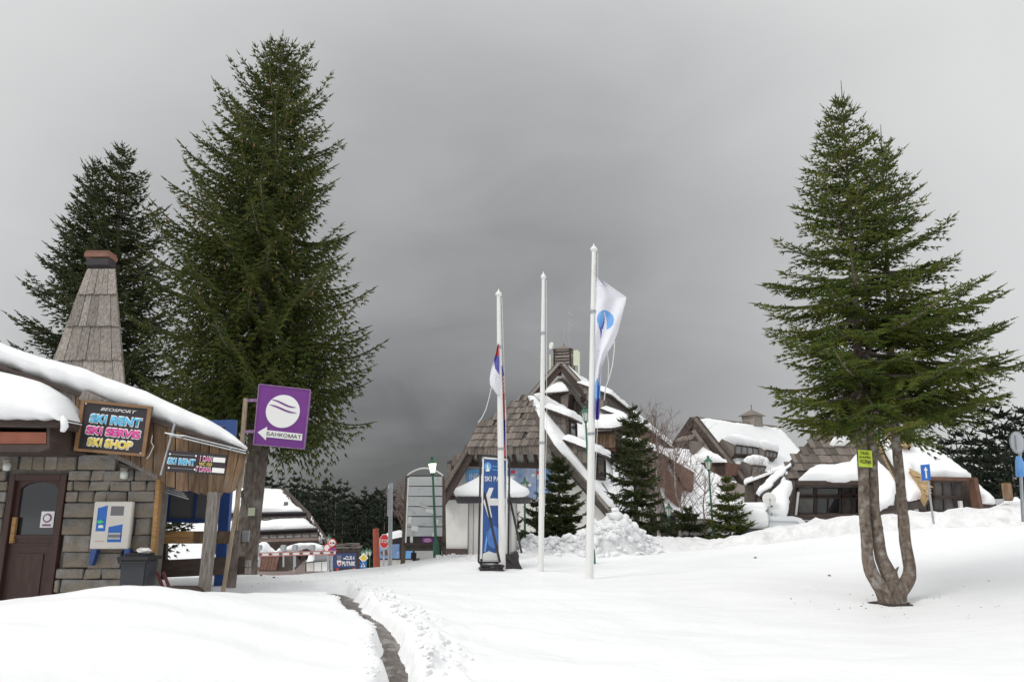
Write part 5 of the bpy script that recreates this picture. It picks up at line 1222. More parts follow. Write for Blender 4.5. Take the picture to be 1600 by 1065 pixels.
# ===== the shingled pyramid house on the right
pyr = thing('shingled_pyramid_house', P(1330, 790, 31), 'steep shingled pyramid house with wide glazed front behind the three-stemmed spruce', 'house')
E0, E1, E2 = P(1243, 753, 30), P(1343, 753, 30), P(1315, 600, 34.2)
fn = (E1-E0).cross(E2-E0).normalized(); fn = fn if fn.z > 0 else -fn
Ef = lambda u, v, k=0: hit(u, v, E0+fn*k, fn)
fpoly = [Ef(1315, 600), Ef(1300, 640), Ef(1272, 680), Ef(1232, 722), Ef(1184, 776), Ef(1196, 812), Ef(1230, 812), Ef(1243, 754), Ef(1343, 754), Ef(1352, 812), Ef(1408, 812), Ef(1398, 752), Ef(1372, 700), Ef(1335, 610)]
slab(fpoly, -fn, .25, ROOFB, 'roof', pyr)
shingles([Ef(u, v, .0) for u, v in ((1315, 600), (1300, 640), (1272, 680), (1232, 722), (1190, 772), (1215, 772), (1250, 735), (1345, 735), (1350, 650), (1335, 610))], E1-E0, fn, .21, .44, pyr, SHING, limit=300, th=.045, seed=14)
def psnow(pts, th=.26, k=.05, seed=1, step=.6, jit=.12, P_=Ef, n_=None): return snow_slab([P_(u, v, k) for u, v in pts], n_ or fn, th, seed, step, jit).build('roof_snow', SNOW, pyr, smooth=True)
psnow([(1243, 752), (1344, 752), (1347, 700), (1345, 682), (1340, 694), (1336, 712), (1326, 724), (1300, 727), (1278, 727), (1266, 733), (1258, 741)], seed=2, jit=.07)
psnow([(1300, 686), (1327, 686), (1330, 694), (1320, 697), (1295, 694)], .3, .08, 3, .3)
psnow([(1196, 808), (1230, 810), (1240, 764), (1236, 756), (1222, 753), (1214, 760), (1204, 772), (1199, 786)], .28, seed=4)
psnow([(1219, 748), (1228, 746), (1230, 753), (1218, 754)], .2, .08, 5, .25, .05); psnow([(1223, 739), (1230, 736), (1231, 741), (1225, 743)], .2, .08, 6, .25, .05)
psnow([(1344, 752), (1352, 800), (1372, 799), (1398, 790), (1402, 768), (1394, 748), (1383, 734), (1372, 720), (1366, 706), (1348, 690)], .28, seed=7)
# glazed front
yb = 30.75; def_ = lambda u, v: P(u, v, yb)
slab([P(1236, 752, yb), P(1350, 752, yb), P(1352, 812, yb), P(1230, 812, yb)], (0, 1, 0), .1, WDARK, 'front_wall', pyr)
for i, (u0, u1) in enumerate(((1247, 1273), (1276, 1312), (1316, 1332), (1335, 1348))):
    for (v0, v1) in ((757, 773), (777, 802)):
        window(pyr, P(u0, v0, yb-.05), P(u1, v0, yb-.05), P(u1-1, v1, yb-.05), P(u0-1, v1, yb-.05), (0, -1, 0), 1 if v0 < 770 else (2 if i == 1 else 1), pm=GLASSC if (i+v0) % 2 else GLASSD)
mb = MB(); mb.beam(P(1243, 754, 30.0), P(1344, 754, 30.0), .16, .12, up=(0, 1, 0)); mb.build('eave_board', WDARK, pyr)
mb = MB(); mb.prism([P(1243, 756, 30.0), P(1236, 812, 29.2), P(1240, 812, 30.7), P(1246, 756, 30.7)], (-.1, 0, 0)); mb.build('recess_cheek', WDARK, pyr)
mb = MB(); mb.beam(P(1247, 768, 30.3), P(1243, 804, 30.3), .09); mb.build('drainpipe', WHITEP, pyr)
mb = MB(); mb.beam(P(1236, 806, 29.6), P(1350, 803, 29.6), .08); mb.beam(P(1232, 810, 29.6), P(1350, 808, 29.6), .08); mb.beam(P(1234, 816, 29.6), P(1350, 812, 29.6), .08)
for u in range(1236, 1350, 16): mb.beam(P(u, 803, 29.6), P(u, 820, 29.6), .07)
mb.build('balustrade', WDARK, pyr)
# small dark front dormer high in the crown's gap
mb = MB(); mb.prism([Ef(1300, 676, .0), Ef(1324, 674, .0), Ef(1322, 688, .0), Ef(1302, 689, .0)], fn*.9); mb.build('vent_dormer', WGREY, pyr)
mb = MB(); mb.prism([Ef(1326, 662, .0), Ef(1334, 690, .0), Ef(1328, 690, 0), Ef(1318, 668, .0)], fn*.9); mb.build('dormer_cheek', WDARK, pyr)
# left side: low annex with snow ledge
ya = 32
slab([P(1165, 772, ya), P(1170, 751, ya), P(1228, 728, ya), P(1232, 800, ya), P(1165, 812, ya)], (0, 1, 0), .2, ROOFB, 'annex_wall', pyr)
shingles([P(1165, 800, ya-.02), P(1170, 752, ya-.02), P(1226, 730, ya-.02), P(1226, 800, ya-.02)], (1, 0, 0), (0, -1, 0), .28, .55, pyr, SHING, limit=60, seed=15)
snow_slab([P(1163, 756, ya-.25), P(1226, 731, ya-.25), P(1226, 727, ya+.5), P(1164, 750, ya+.5)], (-.35, -.5, .9), .09, 5, .4, .06).build('annex_snow', SNOW, pyr, smooth=True)
mb = MB(); mb.beam(Ef(1238, 724, .06), Ef(1190, 778, .06), .14, .2, up=fn); mb.build('hip_gutter', BLACKP, pyr)
snow_slab([Ef(u_, v_, .1) for u_, v_ in ((1232, 722), (1236, 728), (1222, 745), (1206, 760), (1186, 776), (1180, 770), (1200, 748))], fn, .12, 6, .35, .10).build('hip_snow', SNOW, pyr, smooth=True)
mb = MB(); mb.box(P(1188, 783, 29.8), (.5, .3, .5)); mb.build('beam_box', WDARK, pyr)
# right roof
S0, S1, S2 = P(1419, 783, 29.5), P(1557, 788, 30.5), P(1405, 655, 35)
sn = (S1-S0).cross(S2-S0).normalized(); sn = sn if sn.z > 0 else -sn
Sf = lambda u, v, k=0: hit(u, v, S0+sn*k, sn)
rp_ = [(1362, 655), (1424, 672), (1430, 686), (1518, 746), (1557, 788), (1530, 788), (1518, 750), (1454, 748), (1452, 783), (1419, 784), (1402, 752), (1383, 712)]
slab([Sf(*p) for p in rp_], -sn, .35, ROOFB, 'roof', pyr)
def ssn(pts, **k): return psnow(pts, P_=Sf, n_=sn, **k)
ssn([(1364, 656), (1402, 668), (1424, 682), (1470, 714), (1517, 746), (1454, 746), (1424, 733), (1436, 752), (1452, 781), (1436, 779), (1420, 784), (1408, 760), (1400, 744), (1384, 708), (1372, 682)], seed=22, th=.24)
ssn([(1518, 748), (1530, 763), (1556, 788), (1530, 786), (1524, 770)], seed=23, th=.24)
# golden shingled cheek between the two roofs
ck = [(1366, 684), (1372, 686), (1384, 708), (1400, 744), (1401, 756), (1386, 738), (1370, 724), (1362, 704)]
slab([Sf(u, v, -.10) for u, v in ck], -sn, .3, SHINGY, 'gold_cheek', pyr); shingles([Sf(u, v, -.08) for u, v in ck], S1-S0, sn, .26, .26, pyr, SHINGY, limit=60, seed=24, th=.03)
gk = [(1380, 664), (1402, 670), (1412, 684), (1420, 697), (1405, 695), (1396, 690)]
slab([Sf(u, v, .45) for u, v in gk], -sn, .4, SHINGY, 'gold_dormer', pyr); shingles([Sf(u, v, .47) for u, v in gk], S1-S0, sn, .26, .26, pyr, SHINGY, limit=20, seed=25, th=.03)
slab([Sf(u, v, .5) for u, v in ((1403, 672), (1423, 676), (1424, 697), (1410, 688))], -sn, .6, WDARK, 'dormer_opening', pyr)
gk = [(1422, 733), (1454, 747), (1451, 778)]
slab([Sf(u, v, .42) for u, v in gk], -sn, .4, SHINGY, 'gold_cheek', pyr); shingles([Sf(u, v, .43) for u, v in gk], S1-S0, sn, .18, .17, pyr, SHINGY, limit=40, seed=26, th=.015)
yr = 30.9
slab([P(1452, 748, yr), P(1522, 750, yr), P(1528, 800, yr), P(1420, 800, yr), P(1420, 785, yr), P(1452, 783, yr)], (0, 1, 0), .1, WDARK, 'front_wall', pyr)
window(pyr, P(1458, 752, yr-.05), P(1502, 752, yr-.05), P(1504, 775, yr-.05), P(1458, 775, yr-.05), (0, -1, 0), 3, pm=GLASSC); window(pyr, P(1458, 778, yr-.05), P(1506, 778, yr-.05), P(1508, 797, yr-.05), P(1458, 797, yr-.05), (0, -1, 0), 3, pm=GLASSC)
window(pyr, P(1424, 786, yr-.05), P(1450, 786, yr-.05), P(1450, 798, yr-.05), P(1424, 798, yr-.05), (0, -1, 0), 2, pm=GLASSC)
mb = MB(); mb.beam(P(1452, 747, 30.1), P(1519, 748, 30.3), .13, .1, up=(0, 1, 0)); mb.beam(P(1519, 748, 30.3), P(1528, 795, 30.1), .14, .5, up=(0, 1, 0)); mb.build('eave_board', mat('brown_eave', (.14, .07, .045), .7, .3, 4), pyr)
for u in (1430, 1500): mb = MB(); mb.beam(P(u, 782, 30.6), P(u+2, 800, 30.6), .12); mb.build('white_post', WHITEP, pyr)
slab([P(1372, 797, 29), P(1392, 789, 29), P(1412, 790, 29), P(1412, 812, 29), P(1372, 812, 29)], (0, 1, 0), .15, WDARK, 'porch', pyr)
mb = MB(); mb.prism([P(1528, 786, 30.2), P(1558, 789, 30.2), P(1562, 800, 30.2), P(1526, 800, 30.2)], (0, .1, 0)); mb.build('side_skirt', WDARK, pyr)
# ===== far hotel on the left, beyond the barrier
lh = thing('far_hotel', P(440, 880, 80), 'long far hotel with two dark window bands, behind the red and white barrier', 'hotel')
L0, L1, L2 = P(380, 850, 78), P(510, 850, 78), P(420, 770, 88); ln_ = (L1-L0).cross(L2-L0).normalized(); ln_ = ln_ if ln_.z > 0 else -ln_
Lf = lambda u, v, k=0: hit(u, v, L0+ln_*k, ln_)
slab([Lf(330, 764), Lf(442, 765), Lf(482, 806), Lf(513, 856), Lf(330, 862)], -ln_, .6, ROOFB, 'roof', lh)
mb = MB(); mb.beam(Lf(330, 764, .3), Lf(442, 766, .3), .6, .5); mb.build('ridge_board', SHING, lh)
for i, (u, v) in enumerate(((442, 766), (482, 803))):
    pass
mb = MB(); mb.beam(Lf(443, 766, .3), Lf(480, 803, .3), .5, .4, up=ln_); mb.beam(Lf(480, 803, .3), Lf(513, 852, .3), .5, .4, up=ln_); mb.build('verge', WDARK, lh)
def lsn(pts, seed, k=.1, th=.6): snow_slab([Lf(u, v, k) for u, v in pts], ln_, th, seed, 1.6, .3).build('roof_snow', SNOW, lh, smooth=True)
lsn([(330, 768), (398, 768), (420, 767), (441, 769), (458, 787), (478, 803), (330, 806)], 1, k=.7); lsn([(330, 818), (480, 815), (496, 829), (330, 836)], 2, k=.9)
lsn([(482, 806), (490, 815), (511, 852), (498, 848), (494, 830), (480, 815)], 3)
def band(v0l, v0r, v1l, v1r, u1a, u1b):
    k = 1.2
    a, b, c, d = Lf(330, v0l, k), Lf(u1a, v0r, k), Lf(u1b, v1r, k), Lf(330, v1l, k)
    slab([a, b, c, d], -ln_, 1.2, WDARK, 'window_band', lh)
    n = 13
    for i in range(n):
        f0, f1 = (i+.12)/n, (i+.88)/n
        w_ = [a.lerp(b, f0).lerp(d.lerp(c, f0), .22), a.lerp(b, f1).lerp(d.lerp(c, f1), .22), a.lerp(b, f1).lerp(d.lerp(c, f1), .62), a.lerp(b, f0).lerp(d.lerp(c, f0), .62)]
        mb = MB(); mb.prism(w_, ln_*.05); mb.build('window', GLASSC, lh)
    mb = MB(); mb.beam(a+ln_*.1, b+ln_*.1, .3, .5, up=ln_); mb.build('eave_board', BLACKP, lh)
    mb = MB(); mb.prism([a.lerp(d, .7), b.lerp(c, .7), c, d], ln_*.06); mb.build('parapet', mat('brown_parapet', (.16, .11, .09), .8, .3, 1), lh)
band(807, 804, 819, 816, 479, 480); band(837, 830, 850, 844, 496, 498)
for u in (402, 448):
    mb = MB(); mb.prism([Lf(u-5, 780, .2), Lf(u+3, 781, .2), Lf(u+5, 792, .2), Lf(u-8, 791, .2)], ln_*1.0); dm = mb.build('skylight', WDARK, lh); mb = MB(); mb.prism([Lf(u-4, 784, 1.21), Lf(u+2, 784, 1.21), Lf(u+3, 790, 1.21), Lf(u-5, 790, 1.21)], ln_*.04); mb.build('pane', GLASSD, dm)
# its ground floor: snowy porch roofs, wall and windows
slab([P(330, 858, 77), P(512, 856, 77), P(516, 905, 77), P(330, 905, 77)], (0, 1, 0), 2, mat('pinkish_wall', (.34, .27, .25), .9, .15, 1), 'wall', lh)
for i in range(9):
    u = 404+i*12; window(lh, P(u, 864, 76.9), P(u+8, 864, 76.9), P(u+8, 876, 76.9), P(u, 876, 76.9), (0, -1, 0), 1, fm=WDARK, fw=.2)
for pts, sd_ in (([(380, 866), (396, 849), (414, 846), (428, 858), (440, 866), (430, 874), (392, 872)], 5), ([(424, 866), (436, 856), (450, 853), (470, 849), (492, 848), (512, 853), (513, 860), (480, 860), (440, 866)], 6)):
    q = [P(u, v, 74) for u, v in pts]; snow_slab(q, (0, -.6, .8), 1.0, sd_, 1.0, .25).build('porch_snow', SNOW, lh, smooth=True)
mb = MB(); mb.prism([P(428, 866, 73.8), P(513, 861, 73.8), P(513, 866, 73.8), P(430, 870, 73.8)], (0, .4, 0)); mb.build('porch_eave', WDARK, lh)
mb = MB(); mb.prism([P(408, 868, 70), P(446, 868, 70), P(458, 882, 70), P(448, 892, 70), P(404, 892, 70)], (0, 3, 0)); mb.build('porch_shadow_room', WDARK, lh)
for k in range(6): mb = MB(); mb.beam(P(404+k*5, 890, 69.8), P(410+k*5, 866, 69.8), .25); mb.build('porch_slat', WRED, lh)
# ---------------------------------------------------------------- kiosk, boards, poles, lamps, barrier, small things
# round white kiosk with a conical snowy roof
Yk = 21.5
kc = P(770, 860, Yk); gk = gz(kc.x, Yk)
kio = thing('round_kiosk', (kc.x, Yk, gk), 'round white kiosk under a cone of snow, behind the blue ski pass banner', 'kiosk')
rk_ = (P(806, 820, Yk).x-P(728, 820, Yk).x)/2
mb = MB(); zt_ = P(770, 782, Yk).z; mb.lathe((kc.x-.02, Yk+.3, gk-.2), [(0, rk_*.98), (zt_-gk+.3, rk_)], 28); mb.build('wall', RENDERW, kio, smooth=False)
for k in range(9):
    a = -math.pi/2+(k-4)*.42; mb = MB(); c = Vector((kc.x-.02+math.cos(a)*(rk_+.005), Yk+.3+math.sin(a)*(rk_+.005), 0)); mb.box((c.x, c.y, (gk+zt_)/2), (.012, .012, zt_-gk)); mb.build('panel_joint', GREYP, kio)
ro = (P(826, 775, Yk).x-P(702, 775, Yk).x)/2*.97
mb = MB(); z0_ = P(765, 780, Yk).z; mb.lathe((kc.x, Yk+.3, z0_), [(-.10, ro*.95), (.0, ro), (.05, ro), (.10, ro*.9)], 32); mb.build('eave', BLACKP, kio)
mb = MB(); zt2_ = P(763, 736, Yk).z-z0_; mb.lathe((kc.x, Yk+.3, z0_+.05), [(0, ro*.97), (.10, ro*1.0), (.2, ro*.95), (.42*zt2_, ro*.72), (.72*zt2_, ro*.42), (.95*zt2_, ro*.14), (1.06*zt2_, .03)], 36)
b_ = [Vector(v) for v in mb.v]
mb.v = [(v.x+.05*math.sin(v.y*3+v.z*4), v.y, v.z+.04*math.sin(v.x*3.1)+.03*math.sin(v.y*5)) for v in b_]
mb.build('snow_cone', SNOW, kio, smooth=True)
# ski pass banner in a black frame
Yn = 18.0
TL, TR, BR, BL = P(755, 715, Yn), P(792, 718, Yn), P(790, 876, Yn), P(752, 876, Yn)
bn2 = thing('ski_pass_banner', (BL+BR)/2, 'tall blue ski pass banner with a white arrow pointing left, laced in a black frame', 'banner')
mb = MB(); mb.prism([TL, TR, BR, BL], (0, .02, 0)); mb.build('cloth', BLUES, bn2)
c = [TL, TR, BR, BL]
for i in range(4):
    mb = MB(); mb.beam(c[i]-Vector((0, .012, 0)), c[(i+1) % 4]-Vector((0, .012, 0)), .035, .01, up=(0, 1, 0)); mb.build('white_border', WHITEP, bn2)
    o_ = [Vector((-.06, 0, .06)), Vector((.06, 0, .06)), Vector((.06, 0, -.03)), Vector((-.06, 0, -.03))]
    mb = MB(); mb.beam(c[i]+o_[i], c[(i+1) % 4]+o_[(i+1) % 4], .045, .045, up=(0, 1, 0)); mb.build('frame_bar', BLACKP, bn2)
mb = MB()
for i in range(14):
    f = (i+.5)/14
    for a, b, s_ in ((TL, BL, -1), (TR, BR, 1)): p = a.lerp(b, f); mb.beam(p, p+Vector((s_*.06, -.01, .04)), .014)
for i in range(5): p = TL.lerp(TR, (i+.5)/5); mb.beam(p, p+Vector((.0, -.01, .07)), .014)
mb.build('lacing', ROPE, bn2, stuff=True)
def bt(fx, fy): return TL.lerp(TR, fx).lerp(BL.lerp(BR, fx), fy)+Vector((0, -.004, 0))
tw = (TR-TL).length; ru = (TL-BL).normalized()
mb = MB(); mb.disc(bt(.20, .085), .085, (0, -1, 0), .004, 20, ry=.105); mb.build('emblem', BLUEL, bn2)
mb = MB(); cE = bt(.20, .085)-Vector((0, .004, 0)); mb.prism([cE+Vector(p) for p in ((-.05, 0, -.10), (-.015, 0, -.04), (-.03, 0, .03), (.0, 0, .06), (.02, 0, -.02), (.05, 0, -.09), (.01, 0, -.11))], (0, -.003, 0)); mb.build('emblem_flame', WHITEP, bn2)
for k in range(2): mb = MB(); mb.beam(bt(.40, .075+.035*k), bt(.88, .075+.035*k), .018, .006, up=(0, 1, 0)); mb.build('small_print', BLUEL, bn2)
text('SKI PASS', bt(.50, .20), (1, 0, 0), ru, .115, WHITEP, bn2, width=tw*.84, off=.02)
mb = MB(); mb.prism([bt(a, b) for a, b in ((.04, .43), (.28, .29), (.46, .29), (.31, .395), (.95, .39), (.95, .46), (.31, .465), (.42, .58), (.26, .58))], (0, -.006, 0)); mb.build('arrow', WHITEP, bn2)
mb = MB(); mb.prism([bt(a, b) for a, b in ((.05, .99), (.06, .93), (.3, .905), (.55, .925), (.93, .90), (.94, .99))], (0, -.005, 0)); mb.build('printed_snow', WHITEP, bn2)
mb = MB(); mb.prism([bt(a, b) for a, b in ((.10, .91), (.22, .72), (.27, .72), (.17, .915))], (0, -.005, 0)); mb.build('printed_stripe', FLAGL, bn2)
mb = MB(); mb.prism([bt(.5+.28*math.cos(a)*(1 if abs(math.sin(a)) < .8 else .8), .77+.11*math.sin(a)) for a in [k*math.pi/9 for k in range(18)]], (0, -.005, 0)); mb.build('printed_patch', BLUEM, bn2)
for a, b in (((757, 770, Yn-.1), (781, 878, Yn-.75)), ((795, 770, Yn), (815, 863, Yn+.9))):
    mb = MB(); mb.beam(P(*a), P(*b), .04); mb.build('prop', BLACKP, bn2)
for q_ in (BL, BR):
    mb = MB(); mb.beam(q_-Vector((0, 0, -.05)), q_-Vector((0, 0, .25)), .05); mb.build('foot', BLACKP, bn2)
for (u, v, w_, h_, dy, lb) in ((768, 877, 34, .12, -.25, 'low black tarp weight under the left foot of the ski pass banner'), (799, 876, 22, .36, .0, 'tilted black tarp bundle right of the left flagpole')):
    c_ = P(u, v, Yn+dy); c_.z = gz(c_.x, c_.y)+h_*.32; bm = bmesh.new(); bmesh.ops.create_cube(bm, size=1); bmesh.ops.subdivide_edges(bm, edges=bm.edges, cuts=3, use_grid_fill=True)
    for vv in bm.verts:
        q = vv.co; q *= 1+.12*math.sin(q.x*9+q.z*7+u); q.x *= w_/1200*Yn; q.y *= .4; q.z *= h_
    me = bpy.data.meshes.new('tarp'); bm.to_mesh(me); bm.free(); me.materials.append(TARP); o = bpy.data.objects.new('tarp_weight', me); COL.objects.link(o); o.location = c_; o.rotation_euler = (0, -.25 if u > 790 else 0, .1); tag(o, lb, 'tarp weight')
# flagpoles
def flagpole(ut, vt, ub, vb, Y, r0, label):
    b = P(ub, vb, Y); b.z = min(b.z, gz(b.x, b.y)); t_ = P(ut, vt, Y); t = thing('flagpole', b, label, 'flagpole', 'white flagpoles on the snow field')
    mb = MB(); mb.tube([b-UP*.1, b.lerp(t_, .5), t_], [r0, r0*.88, r0*.55], 14); mb.build('pole', WPOLE, t, smooth=False)
    mb = MB(); mb.lathe(t_, [(-.02, r0*.5), (.0, r0*.8), (.03, r0*1.0), (.08, r0*.8), (.11, r0*.35), (.17, r0*.1)], 12); mb.build('finial', WPOLE, t)
    for k in (.42, .80):
        p = b.lerp(t_, k); mb = MB(); mb.lathe(p, [(-.03, r0*1.0), (.03, r0*1.0)], 12); mb.build('collar_ring', METAL, t)
    mb = MB(); mb.tube([t_+Vector((r0, -.02, -.05)), (t_+b)/2+Vector((r0*1.6, -.03, 0)), b+Vector((r0*1.3, -.03, 1.2))], .006, 4); mb.build('halyard', ROPE, t)
    return b, t_
flagpole(779, 462, 785, 888, 17.8, .080, 'leftmost white flagpole with the furled tricolour beside the ski pass banner')
flagpole(849, 435, 845, 894, 17.6, .066, 'middle white flagpole without a flag')
pb, pt = flagpole(928, 392, 921, 905, 16.6, .085, 'tallest, rightmost white flagpole flying the white flag')
# flags: cloth sheets with folds, built as coloured patches of one cloth
def cloth(nm, lefts, rights, v0, v1, Y, colour, label, nu=34, nv=120, fold=.05, freq=3.0):
    V_ = []; 
    for j in range(nv+1):
        v = v0+(v1-v0)*j/nv; ul = float(np.interp(v, *zip(*[(b, a) for a, b in lefts]))); ur = float(np.interp(v, *zip(*[(b, a) for a, b in rights])))
        for i in range(nu+1):
            f = i/nu; u = ul+(ur-ul)*f; p = P(u, v, Y); wdt = (ur-ul)
            amp = fold*(1.6 if wdt < 22 else 1)
            V_.append((p.x, p.y+amp*math.sin(f*freq*2*math.pi+v*.045)+.05*math.sin(v*.03), p.z))
    fs = []; mi = []; mats = list(dict.fromkeys(colour.values())) if isinstance(colour, dict) else None
    ms = []
    for j in range(nv):
        for i in range(nu):
            a = j*(nu+1)+i; fs.append((a, a+1, a+nu+2, a+nu+1))
            v = v0+(v1-v0)*(j+.5)/nv; ul = float(np.interp(v, *zip(*[(b, a_) for a_, b in lefts]))); ur = float(np.interp(v, *zip(*[(b, a_) for a_, b in rights])))
            u = ul+(ur-ul)*(i+.5)/nu; m = colour(u, v)
            if m not in ms: ms.append(m)
            mi.append(ms.index(m))
    me = bpy.data.meshes.new(nm); me.from_pydata(V_, [], fs)
    for m in ms: me.materials.append(m)
    me.polygons.foreach_set('material_index', mi); me.polygons.foreach_set('use_smooth', [True]*len(fs))
    o = bpy.data.objects.new(nm, me); COL.objects.link(o); c = P((lefts[0][0]+rights[0][0])/2, v0, Y); recentre(o, c); tag(o, label, 'flag'); return o
def cw(u, v):
    if v > 652: return FLAGB
    if v > 624+3*math.sin(u*1.1): return FLAGB
    if v > 597+6*math.sin(u*.8): return FLAGL
    d = math.hypot(u-946, (v-499)*.88)
    if d < 13.5:
        # white flame cut out of the disc
        ce = 944.5+1.5*math.sin((v-488)*.16)
        if v > 487 and abs(u-ce) < .4+(v-487)*.17: return FLAGW if u > ce-.8 else FLAGB
        return FLAGL
    if 509 < v < 528 and abs(u-(937.5+2*math.sin((v-509)*.14))) < 1.9*(1-(v-509)/19)+.4: return FLAGB
    if 950 > u > 938 and v in range(536, 540): return FLAGL
    return FLAGW
cloth('white_flag', [(932, 434), (930.5, 470), (930, 520), (930, 655)], [(933, 434), (945, 440), (979, 464), (977, 474), (965, 520), (959, 535), (948, 553), (940, 575), (937.5, 600), (937, 655)], 434, 655, 16.5, cw, 'white flag with blue round emblem and blue-violet foot hanging from the tallest pole', nu=70, nv=240, freq=1.4, fold=.04)
def ctri(u, v):
    if v < 567 and u > 773.0+(567-v)*.15-((v-545)*.05): return FLAGR if v < 556 else FLAGB
    if u > 771+(v-556)*.12 and v < 572+(u-770)*1.3: return FLAGB
    return FLAGW
cloth('tricolour_flag', [(778, 537), (775, 552), (767, 578), (765, 592), (766, 602), (778, 618)], [(779, 537), (780, 560), (781, 618)], 537, 618, 17.72, ctri, 'red, blue and white flag blowing left of the leftmost pole', nu=24, nv=60, freq=1.0, fold=.03)
def cstr(u, v):
    if v < 588: return FLAGB
    if v < 614: return FLAGR if (int(u*1.3+v*.5) % 3) else FLAGW
    if v < 655: return FLAGR if u < 788.5 else (FLAGW if v > 625 else FLAGR)
    if v < 688: return FLAGB
    return FLAGR if u > 788-(v-700)*.1 else FLAGB
cloth('furled_flag', [(784, 572), (784.5, 600), (785, 713)], [(785.5, 572), (788, 588), (790, 620), (791, 650), (790, 713)], 572, 713, 17.85, cstr, 'narrow furled strip of the same tricolour hanging right of the leftmost pole', nu=12, nv=110, freq=1.2, fold=.03)
def rope(pts, Y, label, rad=.010):
    q = [P(u, v, Y) for u, v in pts]; mb = MB(); mb.tube(q, rad, 5); o = mb.build('rope', ROPE); recentre(o, q[0]); tag(o, label, 'rope')
rope([(768, 604), (764, 622), (759, 640), (753, 652), (747, 660)], 17.7, 'thin white rope trailing left from the tricolour flag'); rope([(960, 533), (960, 545), (957, 570), (953, 586), (950, 595), (946, 605), (944, 625)], 16.5, 'frayed white rope trailing from the corner of the white flag', .012)
rope([(949, 552), (951, 570), (950, 594)], 16.5, 'second shorter rope hanging below the white flag')
# lamps
def lamp(u, vb, vt, Y, s, label, lit=False, ub=None, grp='green street lamps', glass=None):
    b = P(ub or u, vb, Y); b.z = min(b.z, gz(b.x, b.y)); t_ = P(u, vt, Y); L_ = thing('street_lamp', b, label, 'street lamp', grp)
    H = (t_-b).length; ax = (t_-b).normalized(); hd = .62*s
    mb = MB(); mb.tube([b, b+ax*.5*s], [.12*s, .11*s], 10); mb.tube([b+ax*.5*s, b+ax*.62*s], [.11*s, .055*s], 10); mb.tube([b+ax*.6*s, t_-ax*hd], [.052*s, .036*s], 8); mb.tube([t_-ax*(hd+.10*s), t_-ax*(hd+.04*s), t_-ax*hd], [.04*s, .075*s, .09*s], 8); mb.build('post', GREENP, L_)
    p0 = t_-ax*hd
    mb = MB(); mb.tube([p0, p0+ax*.34*s], [.085*s, .15*s], 6); mb.build('lamp_glass', LAMPLIT if lit else (glass or LAMPG), L_)
    mb = MB()
    for k in range(6):
        a = math.pi*k/3+.0; d = Vector((math.cos(a), math.sin(a), 0)); mb.beam(p0+d*.09*s, p0+ax*.34*s+d*.158*s, .016*s)
    mb.tube([p0+ax*.34*s, p0+ax*.37*s, p0+ax*.47*s, p0+ax*.5*s, p0+ax*.54*s, p0+ax*.56*s, p0+ax*.62*s], [.21*s, .20*s, .09*s, .05*s, .05*s, .07*s, .01*s], 6); mb.build('lantern_frame', GREENP, L_)
    return L_
lamp(675, 864, 712, 22.4, .78, 'lit green lantern lamp in front of the slatted notice board', lit=True, ub=682)
lamp(820, 858, 745, 26, .75, 'green lamp between the ski pass banner and the middle flagpole')
lamp(1106, 840, 711, 27, .78, 'tall green lamp standing alone before the far gabled house', ub=1115)
lamp(1045, 852, 785, 31, .8, 'green lamp half hidden by bare birch branches')
lamp(914, 862, 634, 19.5, .62, 'tallest green lamp close behind the tallest flagpole, its head tilted', ub=926)
for (u, vb, vt, Yq, s, lb) in ((514, 905, 834, 52, 1.0, 'lamp behind the round no-overtaking sign'), (567, 895, 857, 62, 1.0, 'left lamp of the far pair before the wood'), (573, 895, 855, 64, 1.0, 'middle lamp of the far pair beside the yellow diamond sign'), (578, 892, 856, 70, 1.0, 'thin far lamp right of the yellow diamond sign')):
    lamp(u, vb, vt, Yq, s, lb)
# slatted notice board
Yn2 = 23
nb = thing('notice_board', P(662, 870, Yn2), 'tall empty notice board of faded white slats with a curved metal top', 'notice board')
for (a, b) in (((637, 743), (629, 885)), ((692, 745), (694, 868))):
    mb = MB(); mb.beam(P(*a, Yn2), P(*b, Yn2), .12, .12, up=(0, 1, 0)); mb.build('post', mat('notice_post', (.13, .095, .075), .8, .3, 4), nb)
mb = MB(); mb.tube([P(636+56*k/12, 743-12*math.sin(math.pi*k/12)**.8, Yn2) for k in range(13)], .025, 6); mb.build('arch', WHITEP, nb)
for i in range(6):
    v0 = 744+i*15.8; v1 = v0+14.2; l0 = 639-(i*1.0); l1 = 639-(i+1)*.9
    for j, (fa, fb) in enumerate(((0, .5), (.5, 1)) if i in (2, 4) else ((0, 1),)):
        a, b, c, d = P(l0+(691-l0)*fa, v0, Yn2-.07), P(l0+(691-l0)*fb, v0, Yn2-.07), P(l1+(691-l1)*fb, v1, Yn2-.07), P(l1+(691-l1)*fa, v1+R_.uniform(-.6, .6), Yn2-.07); mb = MB(); mb.prism([a, b, c, d], (0, .025, 0)); mb.build('board', DIRTYW, nb)
mb = MB(); mb.prism([P(638, 742, Yn2), P(692, 742, Yn2), P(693, 860, Yn2), P(632, 860, Yn2)], (0, .03, 0)); mb.build('backing', mat('board_backing', (.10, .09, .085), .8, .4, 5), nb)
mb = MB(); mb.beam(P(631, 850, Yn2-.1), P(694, 850, Yn2-.1), .09, .06, up=(0, 1, 0)); mb.build('rail', WDARK, nb)
mb = MB(); mb.beam(P(634, 848, Yn2-.1), P(638, 746, Yn2-.1), .04, .04, up=(0, 1, 0)); mb.build('side_strip', WHITEP, nb)
mb = MB(); mb.beam(P(643, 836, Yn2-.05), P(643, 848, Yn2-.05), .08, .03, up=(0, 1, 0)); mb.build('white_scrap', WHITEP, nb)
